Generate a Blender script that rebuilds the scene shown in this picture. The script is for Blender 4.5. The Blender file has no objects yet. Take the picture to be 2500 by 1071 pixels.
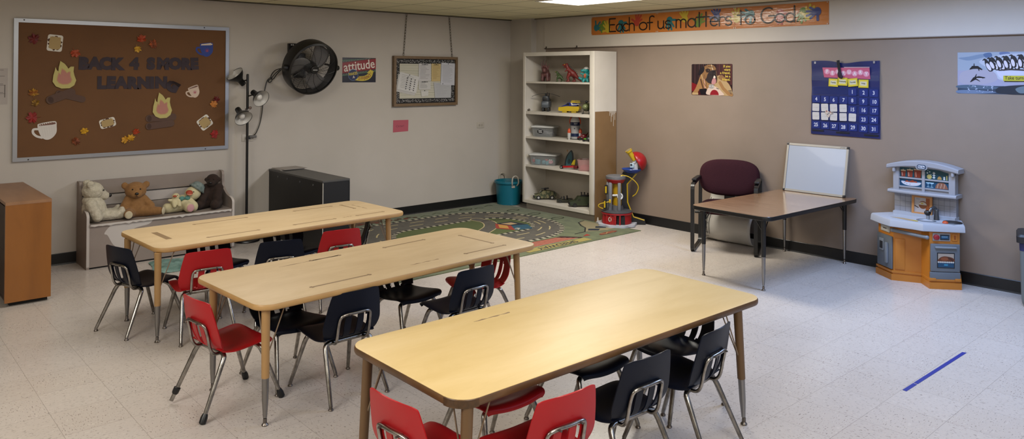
import bpy, bmesh, math, random
from mathutils import Vector, Matrix
from mathutils.geometry import tessellate_polygon
PI = math.pi
rad = math.radians
sin, cos = math.sin, math.cos
scene = bpy.context.scene
COL = scene.collection
random.seed(7)

# ---------------------------------------------------------------- materials
def lin(h):
    if isinstance(h, (tuple, list)):
        return tuple(h)[:3] + (1.0,)
    h = h.lstrip('#')
    if len(h) == 3: h = ''.join(c * 2 for c in h)
    v = [int(h[i:i + 2], 16) / 255 for i in (0, 2, 4)]
    return tuple(c / 12.92 if c <= 0.04045 else ((c + 0.055) / 1.055) ** 2.4 for c in v) + (1.0,)

_mats = {}
def P(hexc, rough=0.55, metal=0.0, coat=0.0, alpha=1.0, trans=0.0, emit=0.0, spec=0.5, sheen=0.0):
    key = (hexc, rough, metal, coat, alpha, trans, emit, spec, sheen)
    if key in _mats:
        return _mats[key]
    m = bpy.data.materials.new('paint_' + str(hexc).strip('#') + '_%d' % len(_mats))
    m.use_nodes = True
    b = m.node_tree.nodes['Principled BSDF']
    b.inputs['Base Color'].default_value = lin(hexc)
    b.inputs['Roughness'].default_value = rough
    b.inputs['Metallic'].default_value = metal
    b.inputs['Coat Weight'].default_value = coat
    b.inputs['Alpha'].default_value = alpha
    b.inputs['Transmission Weight'].default_value = trans
    b.inputs['Specular IOR Level'].default_value = spec
    b.inputs['Sheen Weight'].default_value = sheen
    if emit:
        b.inputs['Emission Color'].default_value = lin(hexc)
        b.inputs['Emission Strength'].default_value = emit
    _mats[key] = m
    return m

class NT:
    """small wrapper for building node materials"""
    def __init__(s, name):
        s.m = bpy.data.materials.new(name); s.m.use_nodes = True
        s.t = s.m.node_tree; s.b = s.t.nodes['Principled BSDF']
    def n(s, kind, **kw):
        nd = s.t.nodes.new(kind)
        for k, v in kw.items():
            if k.startswith('i_'):
                nd.inputs[k[2:].replace('_', ' ')].default_value = v
            else:
                setattr(nd, k, v)
        return nd
    def l(s, a, b):
        s.t.links.new(a, b)
    def math(s, op, a, b=None, c=None):
        nd = s.t.nodes.new('ShaderNodeMath'); nd.operation = op
        for i, v in enumerate((a, b, c)):
            if v is None: continue
            if isinstance(v, (int, float)): nd.inputs[i].default_value = v
            else: s.l(v, nd.inputs[i])
        return nd.outputs[0]
    def mix(s, f, a, b):
        nd = s.t.nodes.new('ShaderNodeMix'); nd.data_type = 'RGBA'
        for sock, v in ((nd.inputs['Factor'], f), (nd.inputs['A'], a), (nd.inputs['B'], b)):
            if hasattr(v, 'links'): s.l(v, sock)
            elif isinstance(v, (int, float)): sock.default_value = v
            else: sock.default_value = lin(v)
        return nd.outputs['Result']
    def coords(s, scale=(1, 1, 1), kind='Object', loc=(0, 0, 0), rot=(0, 0, 0)):
        tc = s.n('ShaderNodeTexCoord'); mp = s.n('ShaderNodeMapping')
        mp.inputs['Scale'].default_value = scale; mp.inputs['Location'].default_value = loc
        mp.inputs['Rotation'].default_value = rot
        s.l(tc.outputs[kind], mp.inputs['Vector']); return mp.outputs[0]
    def noise(s, vec, scale, detail=3, rough=0.5, dist=0.0):
        nd = s.n('ShaderNodeTexNoise'); s.l(vec, nd.inputs['Vector'])
        nd.inputs['Scale'].default_value = scale; nd.inputs['Detail'].default_value = detail
        nd.inputs['Roughness'].default_value = rough; nd.inputs['Distortion'].default_value = dist
        return nd.outputs['Fac']
    def ramp(s, f, stops):
        nd = s.n('ShaderNodeValToRGB'); s.l(f, nd.inputs[0]); e = nd.color_ramp.elements
        while len(e) < len(stops): e.new(0.5)
        for el, (p, c) in zip(e, stops):
            el.position = p; el.color = lin(c)
        return nd.outputs[0]
    def bump(s, h, strength=0.1, dist=0.01):
        nd = s.n('ShaderNodeBump'); nd.inputs['Strength'].default_value = strength
        nd.inputs['Distance'].default_value = dist
        s.l(h, nd.inputs['Height']); s.l(nd.outputs[0], s.b.inputs['Normal'])
    def color(s, c): s.l(c, s.b.inputs['Base Color'])
    def set(s, **kw):
        for k, v in kw.items(): s.b.inputs[k.replace('_', ' ')].default_value = v

def noisy(name, c1, c2, scale=8, rough=0.6, bump=0.05, bscale=60, stretch=(1, 1, 1), detail=4, coat=0.0, sheen=0.0, bdist=0.005, dist=0.0, metal=0.0, kind='Object', spec=.5):
    t = NT(name); v = t.coords(stretch, kind)
    f = t.noise(v, scale, detail, 0.55, dist)
    t.color(t.ramp(f, [(0.3, c1), (0.7, c2)]))
    t.set(Roughness=rough, Coat_Weight=coat, Sheen_Weight=sheen, Metallic=metal, Specular_IOR_Level=spec)
    if bump: t.bump(t.noise(v, bscale, 3), bump, bdist)
    return t.m

def make_floor():
    t = NT('speckled_vinyl_tile')
    T = 0.2925
    tc = t.n('ShaderNodeTexCoord'); sp = t.n('ShaderNodeSeparateXYZ'); t.l(tc.outputs['Object'], sp.inputs[0])
    u = t.math('DIVIDE', t.math('ADD', sp.outputs[0], 5.695), T)
    v = t.math('DIVIDE', t.math('ADD', sp.outputs[1], 5.868), T)
    fu, fv = t.math('FRACT', u), t.math('FRACT', v)
    du = t.math('MINIMUM', fu, t.math('SUBTRACT', 1.0, fu)); dv = t.math('MINIMUM', fv, t.math('SUBTRACT', 1.0, fv))
    d = t.math('MINIMUM', du, dv)
    line = t.math('SUBTRACT', 1.0, t.math('MINIMUM', t.math('DIVIDE', d, 0.0055), 1.0))
    iu, iv = t.math('FLOOR', u), t.math('FLOOR', v)
    par = t.math('MODULO', t.math('ABSOLUTE', t.math('ADD', iu, iv)), 2.0)
    wn = t.n('ShaderNodeTexWhiteNoise', noise_dimensions='2D'); cb = t.n('ShaderNodeCombineXYZ')
    t.l(iu, cb.inputs[0]); t.l(iv, cb.inputs[1]); t.l(cb.outputs[0], wn.inputs['Vector'])
    def chips(scale, lo, hi, sx, sy, seed):
        mp = t.n('ShaderNodeMapping'); mp.inputs['Scale'].default_value = (sx, sy, 1); mp.inputs['Location'].default_value = (seed, seed * .7, 0)
        t.l(tc.outputs['Object'], mp.inputs[0])
        f = t.noise(mp.outputs[0], scale, 2.0, 0.5, 0.3)
        mr = t.n('ShaderNodeMapRange'); t.l(f, mr.inputs[0]); mr.inputs[1].default_value = lo; mr.inputs[2].default_value = hi
        return mr.outputs[0]
    a = chips(96, .628, .655, 1.6, .55, 3.1); b = chips(96, .628, .655, .55, 1.6, 9.7)
    dark = t.math('ADD', t.math('MULTIPLY', a, par), t.math('MULTIPLY', b, t.math('SUBTRACT', 1.0, par)))
    lt1 = chips(40, .62, .68, 1.5, .6, 21.0); lt2 = chips(40, .62, .68, .6, 1.5, 33.0)
    light = t.math('ADD', t.math('MULTIPLY', lt1, par), t.math('MULTIPLY', lt2, t.math('SUBTRACT', 1.0, par)))
    v2 = t.coords((1, 1, 1))
    cloud = t.noise(v2, 1.3, 4)
    base = t.mix(cloud, '#b5aca4', '#c4bcb5')
    base = t.mix(t.math('MULTIPLY', wn.outputs['Value'], 0.35), base, '#b5aba2')
    base = t.mix(t.math('MULTIPLY', light, 0.2), base, '#dcd5cc')
    base = t.mix(t.math('MULTIPLY', dark, 0.62), base, '#5f534b')
    base = t.mix(t.math('MULTIPLY', line, 0.6), base, '#564c44')
    t.color(base)
    rg = t.n('ShaderNodeMapRange'); t.l(t.noise(v2, 3.0, 5), rg.inputs[0]); rg.inputs[3].default_value = .20; rg.inputs[4].default_value = .36
    t.l(rg.outputs[0], t.b.inputs['Roughness'])
    t.set(Coat_Weight=0.12, Coat_Roughness=0.18, Specular_IOR_Level=0.42)
    hgt = t.math('SUBTRACT', t.math('MULTIPLY', t.noise(v2, 2.5, 2), 0.6), t.math('MULTIPLY', line, 0.35))
    t.bump(hgt, 0.10, 0.004)
    return t.m

def make_ceiling():
    t = NT('ceiling_tile_grid'); T = .608
    tc = t.n('ShaderNodeTexCoord'); sp = t.n('ShaderNodeSeparateXYZ'); t.l(tc.outputs['Object'], sp.inputs[0])
    fu = t.math('FRACT', t.math('DIVIDE', t.math('ADD', sp.outputs[0], 20 * T + .51), T))
    fv = t.math('FRACT', t.math('DIVIDE', t.math('ADD', sp.outputs[1], 20 * T + .34), T))
    du = t.math('MINIMUM', fu, t.math('SUBTRACT', 1.0, fu)); dv = t.math('MINIMUM', fv, t.math('SUBTRACT', 1.0, fv))
    d = t.math('MINIMUM', du, dv)
    line = t.math('LESS_THAN', d, 0.014); edge = t.math('LESS_THAN', d, 0.020)
    v2 = t.coords((1, 1, 1))
    base = t.mix(t.noise(v2, 2, 3), '#d5cda6', '#dcd5b0')
    base = t.mix(t.math('MULTIPLY', edge, .35), base, '#6a6243')
    base = t.mix(t.math('MULTIPLY', line, .6), base, '#7d7451')
    t.color(base); t.set(Roughness=.75)
    t.bump(t.noise(v2, 90, 3), .25, .004)
    return t.m

def wood(name, c1, c2, c3, rough=.3, coat=.2, stretch=(1, 9, 9), scale=3.0, spec=.5):
    t = NT(name); v = t.coords(stretch)
    a = t.noise(v, scale, 5, .6, .6); f2 = t.noise(v, scale * 7, 3, .5, .2)
    cl = t.noise(t.coords((1.5, 3, 3)), 2.2, 4, .6, .8)
    c = t.ramp(a, [(.25, c1), (.5, c2), (.78, c3)])
    c = t.mix(t.math('MULTIPLY', f2, .35), c, c1)
    c = t.mix(t.math('MULTIPLY', cl, .45), c, c2)
    t.color(c); t.set(Roughness=rough, Coat_Weight=coat, Coat_Roughness=.2, Specular_IOR_Level=spec)
    t.bump(f2, .03, .002)
    return t.m

M_floor = make_floor()
M_ceil = make_ceiling()
M_wallL = noisy('cream_wall_paint', '#aea79e', '#b6afa7', 1.2, .62, .12, 160, bdist=.002)
M_mauve = noisy('mauve_wall_paint', '#7b6d60', '#837468', 1.5, .5, .10, 120, bdist=.002)
M_upper = noisy('white_upper_wall_paint', '#b3aba1', '#bab2a8', 1.5, .55, .08, 150, bdist=.002)
M_base = P('#0b0b0c', .42)
M_maple = wood('maple_laminate', '#c4a86e', '#d0b57e', '#d8bf8c', .45, 0, (1, 4, 4), 2.0, .42)
M_maple2 = wood('worn_maple_laminate', '#b19873', '#bda57f', '#c9b28e', .5, 0, (1, 3.5, 3.5), 2.6, .4)
M_mapleedge = noisy('maple_edge_band', '#a98350', '#ba945e', 5, .45, .03)
M_darkedge = noisy('worn_brown_edge_band', '#4d3722', '#6a4b2c', 6, .4, .06)
M_brownlam = wood('walnut_laminate', '#6a4c33', '#86664a', '#96765a', .16, .5, (9, 1, 9), 3.0)
M_cab = wood('honey_oak_veneer', '#744514', '#87531c', '#8f5a22', .4, .15, (5, 5, 1), 1.3)
M_cabtop = wood('pale_oak_top', '#7a5538', '#8d6748', '#97714f', .5, .1, (6, 1, 6), 1.6)  # paler, greyer brown for the cabinet top
M_red = noisy('red_moulded_plastic', '#a01218', '#aa161c', 3, .38, .04, 220, spec=.35, bdist=.0008)
M_navy = noisy('navy_moulded_plastic', '#080d1a', '#0b1222', 3, .42, .04, 220, spec=.22, bdist=.0008)
M_blackpl = noisy('black_moulded_plastic', '#08090d', '#0d0f14', 3, .42, .04, 220, spec=.22, bdist=.0008)
M_chrome = noisy('worn_chrome_tube', '#77736e', '#aaa6a0', 30, .27, 0, metal=1.0)
M_steel = P('#8b8987', .32, 1.0)
M_tan = P('#a07c4e', .42)
M_black = P('#0a0a0b', .4)
M_blackm = P('#121213', .55)
M_white = P('#d6d3ce', .5)
M_alu = P('#a5a7ab', .38, .85)
M_kraft = noisy('brown_backing_paper', '#5c3a18', '#65411d', 2.0, .75, .08, 30)
M_letter = noisy('dark_plum_paper', '#2e252c', '#372c33', 9, .8, .05)
M_shelfw = noisy('white_shelf_paint', '#c1bbb0', '#cbc5bb', 3, .5, .05, 80, bdist=.002)
M_tanboard = noisy('raw_tan_hardboard', '#755a3a', '#7d6140', 4, .6, .04)
M_taupe = noisy('taupe_bench_paint', '#84786f', '#8c8078', 4, .5, .06, 60)
M_clear = P('#c9cdce', .12, alpha=.13, coat=.3)
M_clearpink = P('#c99a9a', .2, alpha=.30, coat=.3)

# ---------------------------------------------------------------- mesh builder
def rrect(w, h, r, n=5, cx=0, cy=0):
    r = min(r, w / 2 - 1e-5, h / 2 - 1e-5); pts = []
    for sx, sy, a0 in ((1, 1, 0), (-1, 1, 90), (-1, -1, 180), (1, -1, 270)):
        for k in range(n + 1):
            a = rad(a0 + 90 * k / n)
            pts.append((cx + sx * (w / 2 - r) + r * cos(a), cy + sy * (h / 2 - r) + r * sin(a)))
    return pts
def circ(cx, cy, r, n=24, ry=None, a0=0, a1=360):
    ry = r if ry is None else ry; full = abs(a1 - a0) >= 360
    k = n if full else n + 1
    return [(cx + r * cos(rad(a0 + (a1 - a0) * i / n)), cy + ry * sin(rad(a0 + (a1 - a0) * i / n))) for i in range(k)]
def spline(pts, n=8, closed=False):
    """Catmull-Rom through points"""
    out = []; N = len(pts); V = [Vector(p) for p in pts]
    segs = N if closed else N - 1
    for i in range(segs):
        p1, p2 = V[i], V[(i + 1) % N]
        p0 = V[i - 1] if (i > 0 or closed) else p1 * 2 - p2
        p3 = V[(i + 2) % N] if (i + 2 < N or closed) else p2 * 2 - p1
        for k in range(n):
            t = k / n
            out.append(0.5 * ((2 * p1) + (p2 - p0) * t + (2 * p0 - 5 * p1 + 4 * p2 - p3) * t * t + (3 * p1 - p0 - 3 * p2 + p3) * t ** 3))
    if not closed: out.append(V[-1])
    return out
def T(x=0, y=0, z=0): return Matrix.Translation((x, y, z))
def R(a, ax='Z'): return Matrix.Rotation(rad(a), 4, ax)
def S(x, y, z): return Matrix.Diagonal((x, y, z, 1))

class MB:
    def __init__(s):
        s.v = []; s.f = []; s.fm = []; s.mats = []; s.z0 = 0.0; s.nl = 0
    @property
    def layer(s): return (s.z0 + s.nl * s.DZ) / .00022
    @layer.setter
    def layer(s, k): s.z0 = k * .00022; s.nl = 0
    def mi(s, m):
        if m not in s.mats: s.mats.append(m)
        return s.mats.index(m)
    def add(s, vs, fs, m, M=None):
        o = len(s.v); k = s.mi(m)
        if M is not None: vs = [M @ Vector(p) for p in vs]
        s.v += [tuple(p) for p in vs]; s.f += [tuple(o + i for i in f) for f in fs]; s.fm += [k] * len(fs)
        return s
    def box(s, c, d, m, M=None, bev=0.0):
        if bev > 0:
            w, h = d[0], d[1]; b = min(bev, w / 2.01, h / 2.01, d[2] / 2.01); z0, z1 = -d[2] / 2, d[2] / 2; L = []
            for q in (1.0, .3, 0.0):
                z = z0 + b * q if q < 1 else z0
            rings = []
            for ins, z in ((b, z0), (b * .3, z0 + b * .3), (0, z0 + b), (0, z1 - b), (b * .3, z1 - b * .3), (b, z1)):
                rings.append([(x, y, z) for x, y in rrect(w - 2 * ins, h - 2 * ins, max(b - ins, 1e-4), 2)])
            MM = T(*c) if M is None else M @ T(*c)
            return s.loft(rings, m, MM)
        x, y, z = [q / 2 for q in d]
        vs = [(c[0] + i * x, c[1] + j * y, c[2] + k * z) for k in (-1, 1) for j in (-1, 1) for i in (-1, 1)]
        return s.add(vs, [(0, 2, 3, 1), (4, 5, 7, 6), (0, 1, 5, 4), (2, 6, 7, 3), (0, 4, 6, 2), (1, 3, 7, 5)], m, M)
    def loft(s, rings, m, M=None, cap=True, closed=False, open_ring=False):
        n = len(rings[0]); vs = [p for r in rings for p in r]; fs = []
        K = len(rings)
        for i in range(K if closed else K - 1):
            a, b = i * n, ((i + 1) % K) * n
            for j in range(n - 1 if open_ring else n):
                j2 = (j + 1) % n
                fs.append((a + j, a + j2, b + j2, b + j))
        if cap and not closed and not open_ring:
            fs.append(tuple(range(n - 1, -1, -1))); fs.append(tuple((K - 1) * n + j for j in range(n)))
        return s.add(vs, fs, m, M)
    def cyl(s, p0, p1, r0, r1=None, m=None, n=16, M=None):
        r1 = r0 if r1 is None else r1
        return s.tube([p0, p1], [r0, r1], m, n, M=M)
    def tube(s, pts, r, m, n=8, closed=False, M=None, cap=True):
        pts = [Vector(p) for p in pts]; K = len(pts)
        rs = r if isinstance(r, (list, tuple)) else [r] * K
        tang = []
        for i in range(K):
            a = pts[i - 1] if (i > 0 or closed) else pts[i]; b = pts[(i + 1) % K] if (i < K - 1 or closed) else pts[i]
            d = (b - a); tang.append(d.normalized() if d.length > 1e-9 else Vector((0, 0, 1)))
        t = tang[0]; up = Vector((0, 0, 1)) if abs(t.z) < .9 else Vector((1, 0, 0))
        nrm = (up - t * up.dot(t)).normalized(); rings = []
        for i in range(K):
            t = tang[i]; nrm = nrm - t * nrm.dot(t)
            nrm = nrm.normalized() if nrm.length > 1e-6 else t.orthogonal().normalized()
            bi = t.cross(nrm)
            rings.append([tuple(pts[i] + (nrm * cos(2 * PI * k / n) + bi * sin(2 * PI * k / n)) * rs[i]) for k in range(n)])
        return s.loft(rings, m, M, cap, closed)
    def lathe(s, prof, m, M=None, n=32, a0=0, a1=360):
        full = abs(a1 - a0) >= 360; k = n if full else n + 1; rings = []
        for r, z in prof:
            rings.append([(r * cos(rad(a0 + (a1 - a0) * i / n)), r * sin(rad(a0 + (a1 - a0) * i / n)), z) for i in range(k)])
        return s.loft(rings, m, M, cap=False, open_ring=not full)
    def prism(s, poly, z0, z1, m, M=None):
        n = len(poly); vs = [(x, y, z0) for x, y in poly] + [(x, y, z1) for x, y in poly]
        fs = [(i, (i + 1) % n, n + (i + 1) % n, n + i) for i in range(n)]
        tri = tessellate_polygon([[Vector((x, y, 0)) for x, y in poly]])
        fs += [tuple(n + i for i in t) for t in tri] + [tuple(t) for t in tri]
        return s.add(vs, fs, m, M)
    def sph(s, c, r, m, M=None, n=16, k=10, cut=None):
        r = (r, r, r) if isinstance(r, (int, float)) else r
        vs = []; fs = []; lo, hi = cut or (-90, 90)
        for i in range(k + 1):
            la = rad(lo + (hi - lo) * i / k)
            for j in range(n):
                lo_ = 2 * PI * j / n
                vs.append((c[0] + r[0] * cos(la) * cos(lo_), c[1] + r[1] * cos(la) * sin(lo_), c[2] + r[2] * sin(la)))
        for i in range(k):
            for j in range(n):
                fs.append((i * n + j, i * n + (j + 1) % n, (i + 1) * n + (j + 1) % n, (i + 1) * n + j))
        return s.add(vs, fs, m, M)
    # flat artwork in local x (right), y (up); every call lies a hair above the last
    DZ = .00003
    def up(s, z=None):
        s.nl += 1; return s.z0 + s.nl * s.DZ
    def poly(s, pts, m, M=None, z=None):
        z = s.up() if z is None else z
        tri = tessellate_polygon([[Vector((p[0], p[1], 0)) for p in pts]])
        out = []
        for t in tri:
            a, b, c = [pts[i] for i in t]
            cr = (b[0] - a[0]) * (c[1] - a[1]) - (b[1] - a[1]) * (c[0] - a[0])
            out.append(t if cr > 0 else (t[0], t[2], t[1]))
        return s.add([(p[0], p[1], z) for p in pts], out, m, M)
    def rect(s, x0, y0, x1, y1, m, M=None): return s.poly([(x0, y0), (x1, y0), (x1, y1), (x0, y1)], m, M)
    def disc(s, x, y, r, m, ry=None, n=20, M=None): return s.poly(circ(x, y, r, n, ry), m, M)
    def stroke(s, pts, w, m, closed=False, M=None):
        z = s.up(); P2 = [Vector((p[0], p[1])) for p in pts]; K = len(P2); A = []; B = []
        ws = w if isinstance(w, (list, tuple)) else [w] * K
        for i in range(K):
            a = P2[i - 1] if (i > 0 or closed) else P2[i]; b = P2[(i + 1) % K] if (i < K - 1 or closed) else P2[i]
            d = (b - a).normalized() if (b - a).length > 1e-9 else Vector((1, 0)); nn = Vector((-d.y, d.x)) * ws[i] / 2
            A.append(P2[i] + nn); B.append(P2[i] - nn)
        vs = [(p.x, p.y, z) for p in A] + [(p.x, p.y, z) for p in B]; fs = []
        for i in range(K if closed else K - 1):
            j = (i + 1) % K; fs.append((i, K + i, K + j, j))
        s.add(vs, fs, m, M)
        if not closed:
            for i, d in ((0, P2[0] - P2[1]), (K - 1, P2[-1] - P2[-2])):
                a0 = math.degrees(math.atan2(d.y, d.x))
                s.poly(circ(P2[i].x, P2[i].y, ws[i] / 2, 8, a0=a0 - 90, a1=a0 + 90), m, M, z=z)
        return s
    def text(s, txt, x, y, size, m, align='CENTER', rot=0, offset=0.0, shear=0.0, sx=1.0, M=None, extrude=0.0, spacing=1.0, z=None):
        vs, fs = text_geo(txt, offset / max(size, 1e-6), shear, align, extrude / max(size, 1e-6), spacing)
        z = (s.up() if z is None else z); A = T(x, y, z) @ R(rot) @ S(size * sx, size, size)
        return s.add(vs, fs, m, A if M is None else M @ A)
    def mesh(s, name, smooth=38, merge=False):
        me = bpy.data.meshes.new(name)
        me.from_pydata(s.v, [], s.f)
        for m in s.mats: me.materials.append(m)
        me.polygons.foreach_set('material_index', s.fm)
        if smooth:
            bm = bmesh.new(); bm.from_mesh(me)
            if merge: bmesh.ops.remove_doubles(bm, verts=bm.verts, dist=1e-5)
            bm.to_mesh(me); bm.free()
            me.shade_smooth(); me.set_sharp_from_angle(angle=rad(smooth))
        me.validate(); me.update()
        return me
    def build(s, name, parent=None, M=None, smooth=38, merge=False, label=None):
        o = bpy.data.objects.new(name, s.mesh(name, smooth, merge)); COL.objects.link(o)
        if parent is not None: o.parent = parent
        if M is not None: o.matrix_local = M
        if label: o['label'] = label
        return o

_txt = {}
def text_geo(txt, offset, shear, align, extrude, spacing):
    key = (txt, round(offset, 4), shear, align, round(extrude, 4), spacing)
    if key in _txt: return _txt[key]
    cu = bpy.data.curves.new('glyphs', 'FONT'); cu.body = txt; cu.align_x = align; cu.align_y = 'CENTER'
    cu.offset = offset; cu.shear = shear; cu.extrude = extrude; cu.space_character = spacing; cu.resolution_u = 3
    ob = bpy.data.objects.new('glyphs', cu)
    me = bpy.data.meshes.new_from_object(ob)
    r = ([tuple(v.co) for v in me.vertices], [tuple(p.vertices) for p in me.polygons])
    bpy.data.objects.remove(ob); bpy.data.curves.remove(cu); bpy.data.meshes.remove(me)
    _txt[key] = r
    return r

def tag(o, label, cat, group=None):
    o['label'] = label; o['category'] = cat
    if group: o['group'] = group
    return o
def thing(name, label, cat, M=None, group=None):
    o = bpy.data.objects.new(name, None); COL.objects.link(o); o.empty_display_size = .05
    if M is not None: o.matrix_world = M
    return tag(o, label, cat, group)
def single(mb, name, label, cat, M=None, group=None, smooth=38):
    return tag(mb.build(name, None, M, smooth), label, cat, group)
def struct(mb, name, smooth=0):
    o = mb.build(name, None, None, smooth); o['kind'] = 'structure'; return o
def dup(root, M, label, group=None):
    r = root.copy(); COL.objects.link(r); r.matrix_world = M; r['label'] = label
    if group: r['group'] = group
    for ch in list(root.children):
        c = ch.copy(); COL.objects.link(c); c.parent = r
        for g in ch.children:
            d = g.copy(); COL.objects.link(d); d.parent = c
    return r
def blob(name, balls, m, voxel=.008, parent=None, M=None, smoothit=6, disp=0.0, dscale=.02):
    """one continuous body fused from ellipsoids and tapered limbs: (centre, radii[, rotation matrix]) or (p0, p1, r0, r1)"""
    mb = MB()
    for b in balls:
        if len(b) == 4:
            p0, p1 = Vector(b[0]), Vector(b[1]); mb.tube([p0, p0.lerp(p1, .5), p1], [b[2], (b[2] + b[3]) / 2, b[3]], m, 14)
            mb.sph(p0, b[2], m); mb.sph(p1, b[3], m)
        elif len(b) == 3: mb.sph((0, 0, 0), b[1], m, T(*b[0]) @ b[2])
        else: mb.sph(b[0], b[1], m)
    o = mb.build(name, None, None, 0)
    rm = o.modifiers.new('fuse', 'REMESH'); rm.mode = 'VOXEL'; rm.voxel_size = voxel
    sm = o.modifiers.new('soft', 'SMOOTH'); sm.iterations = smoothit; sm.factor = .5
    dg = bpy.context.evaluated_depsgraph_get(); dg.update()
    me = bpy.data.meshes.new_from_object(o.evaluated_get(dg))
    bpy.data.objects.remove(o)
    me.name = name; me.shade_smooth()
    if disp:
        from mathutils import noise as mn
        for v in me.vertices:
            v.co += v.normal * (mn.noise(v.co / dscale) * disp + mn.noise(v.co / dscale * 2.7) * disp * .5)
    o = bpy.data.objects.new(name, me); COL.objects.link(o)
    if parent is not None: o.parent = parent
    if M is not None: o.matrix_local = M
    return o

def LW(x, z, off=0.0):      # frame on the left wall (plane y = 0): local x right, y up, z out
    return Matrix(((1, 0, 0, x), (0, 0, -1, -off), (0, 1, 0, z), (0, 0, 0, 1)))
def RW(y, z, off=0.0):      # frame on the right wall (plane x = 0)
    return Matrix(((0, 0, -1, -off), (-1, 0, 0, y), (0, 1, 0, z), (0, 0, 0, 1)))
def FL(x, y, a=0, z=0.0): return T(x, y, z) @ R(a)

# ================================================================= room
H = 2.376
m = MB(); m.box((-5, -5.5, -.05), (10.4, 11.4, .1), M_floor); struct(m, 'floor')
m = MB(); m.box((-5, -5.5, H + .05), (10.4, 11.4, .1), M_ceil); struct(m, 'ceiling')
m = MB(); m.box((-5, .06, H / 2), (10.2, .12, H), M_wallL); struct(m, 'wall_left')
m = MB(); m.box((.06, -5.5, H / 2), (.12, 11, H), M_mauve); struct(m, 'wall_right')
m = MB(); m.box((-5, -11.06, H / 2), (10.2, .12, H), M_wallL); struct(m, 'wall_near')
m = MB(); m.box((-10.06, -5.5, H / 2), (.12, 11.2, H), M_wallL); struct(m, 'wall_back')
m = MB(); m.box((-.052, -.2, H / 2), (.104, .4, H), M_wallL); struct(m, 'wall_corner')
m = MB(); m.box((-.006, -.48, 1.19), (.012, .16, 2.376), M_upper); struct(m, 'trim_1')
# white upper part of the right wall stands a little proud of the mauve panel
m = MB(); m.box((-.013, -5.78, (H + 1.992) / 2), (.026, 10.44, H - 1.992), M_upper); m.box((-.015, -5.78, 1.989), (.030, 10.44, .007), P('#74665b', .6)); struct(m, 'trim_2')  # thin darker strip at its lower edge paints the shadow line
# baseboards
def baseboard(name, a, b, n):
    m = MB(); A = Vector((a[0], a[1], 0)); B = Vector((b[0], b[1], 0)); d = (B - A); L = d.length; d.normalize(); nn = Vector((n[0], n[1], 0))
    prof = [(0, 0), (.012, 0), (.007, .012), (.006, .096), (.003, .1), (0, .1)]
    rings = [[tuple(Q + nn * x + Vector((0, 0, z))) for x, z in prof] for Q in (A, B)]
    m.loft(rings, M_base); struct(m, name)
baseboard('baseboard_left', (-10, 0), (-.104, 0), (0, -1))
baseboard('baseboard_right', (0, -.5), (0, -11), (-1, 0))
baseboard('baseboard_corner', (-.104, 0), (-.104, -.4), (-1, 0))
# wall angle of the suspended ceiling
m = MB(); m.box((-5, -.011, H - .006), (10, .022, .012), P('#4b4536', .5)); struct(m, 'trim_3')
m = MB(); m.box((-.036, -5.7, H - .006), (.022, 10.6, .012), P('#6d6552', .5)); struct(m, 'trim_4')

# ================================================================= camera
cam = bpy.data.cameras.new('camera'); co = bpy.data.objects.new('camera', cam); COL.objects.link(co)
F, CY, YAW, PITCH, ROLL = 1858.134, 160.507, .839564, .009985, .004956
cam.sensor_fit = 'HORIZONTAL'; cam.sensor_width = 36.0
cam.lens = F / 2500 * 36.0
cam.shift_x = 0.0
cam.shift_y = (CY - 535.5) / 2500
cam.clip_start = .05; cam.clip_end = 60
fw = Vector((cos(YAW) * cos(PITCH), sin(YAW) * cos(PITCH), sin(PITCH))); rt = Vector((sin(YAW), -cos(YAW), 0)); upv = rt.cross(fw)
r2 = rt * cos(ROLL) + upv * sin(ROLL); u2 = upv * cos(ROLL) - rt * sin(ROLL)
co.matrix_world = Matrix(((r2.x, u2.x, -fw.x, -6.8049), (r2.y, u2.y, -fw.y, -7.5035), (r2.z, u2.z, -fw.z, 1.67), (0, 0, 0, 1)))
scene.camera = co
CAMP = Vector((-6.8049, -7.5035, 1.67))

# ================================================================= light
scene.view_settings.view_transform = 'Standard'
try: scene.view_settings.look = 'None'
except Exception: pass
scene.view_settings.exposure = 0.0
w = bpy.data.worlds.new('world'); scene.world = w; w.use_nodes = True
w.node_tree.nodes['Background'].inputs[0].default_value = (.9, .92, 1, 1); w.node_tree.nodes['Background'].inputs[1].default_value = .05
def troffer(x, y, color, power, label, dy=1.216, dx=.608):
    t = thing('ceiling_light', label, 'ceiling light', T(x, y, H))
    m = MB(); fr = P('#cfcbc0', .5)
    for sx in (-1, 1): m.box((sx * (dx / 2 - .012), 0, -.006), (.024, dy, .014), fr)
    for sy in (-1, 1): m.box((0, sy * (dy / 2 - .012), -.006), (dx - .048, .024, .014), fr)
    m.build('frame', t)
    d = bpy.data.materials.new('lit_diffuser'); d.use_nodes = True; nt = d.node_tree
    b = nt.nodes['Principled BSDF']; b.inputs['Base Color'].default_value = (.8, .8, .8, 1)
    b.inputs['Emission Color'].default_value = color + (1,); b.inputs['Emission Strength'].default_value = power
    m = MB(); m.add([(-dx / 2 + .024, -dy / 2 + .024, -.004), (-dx / 2 + .024, dy / 2 - .024, -.004), (dx / 2 - .024, dy / 2 - .024, -.004), (dx / 2 - .024, -dy / 2 + .024, -.004)], [(0, 1, 2, 3)], d)
    m.build('diffuser', t, smooth=0)
def area(name, loc, size, color, power, rot=(0, 0, 0), spread=180):
    l = bpy.data.lights.new(name, 'AREA'); l.shape = 'RECTANGLE'; l.size, l.size_y = size; l.color = color; l.energy = power; l.spread = rad(spread)
    o = bpy.data.objects.new(name, l); COL.objects.link(o); o.location = loc; o.rotation_euler = [rad(a) for a in rot]; return o
WARM = (1.0, .94, .83); NEUT = (1.0, .97, .925); COOL = (.41, .59, 1.0)
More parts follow.
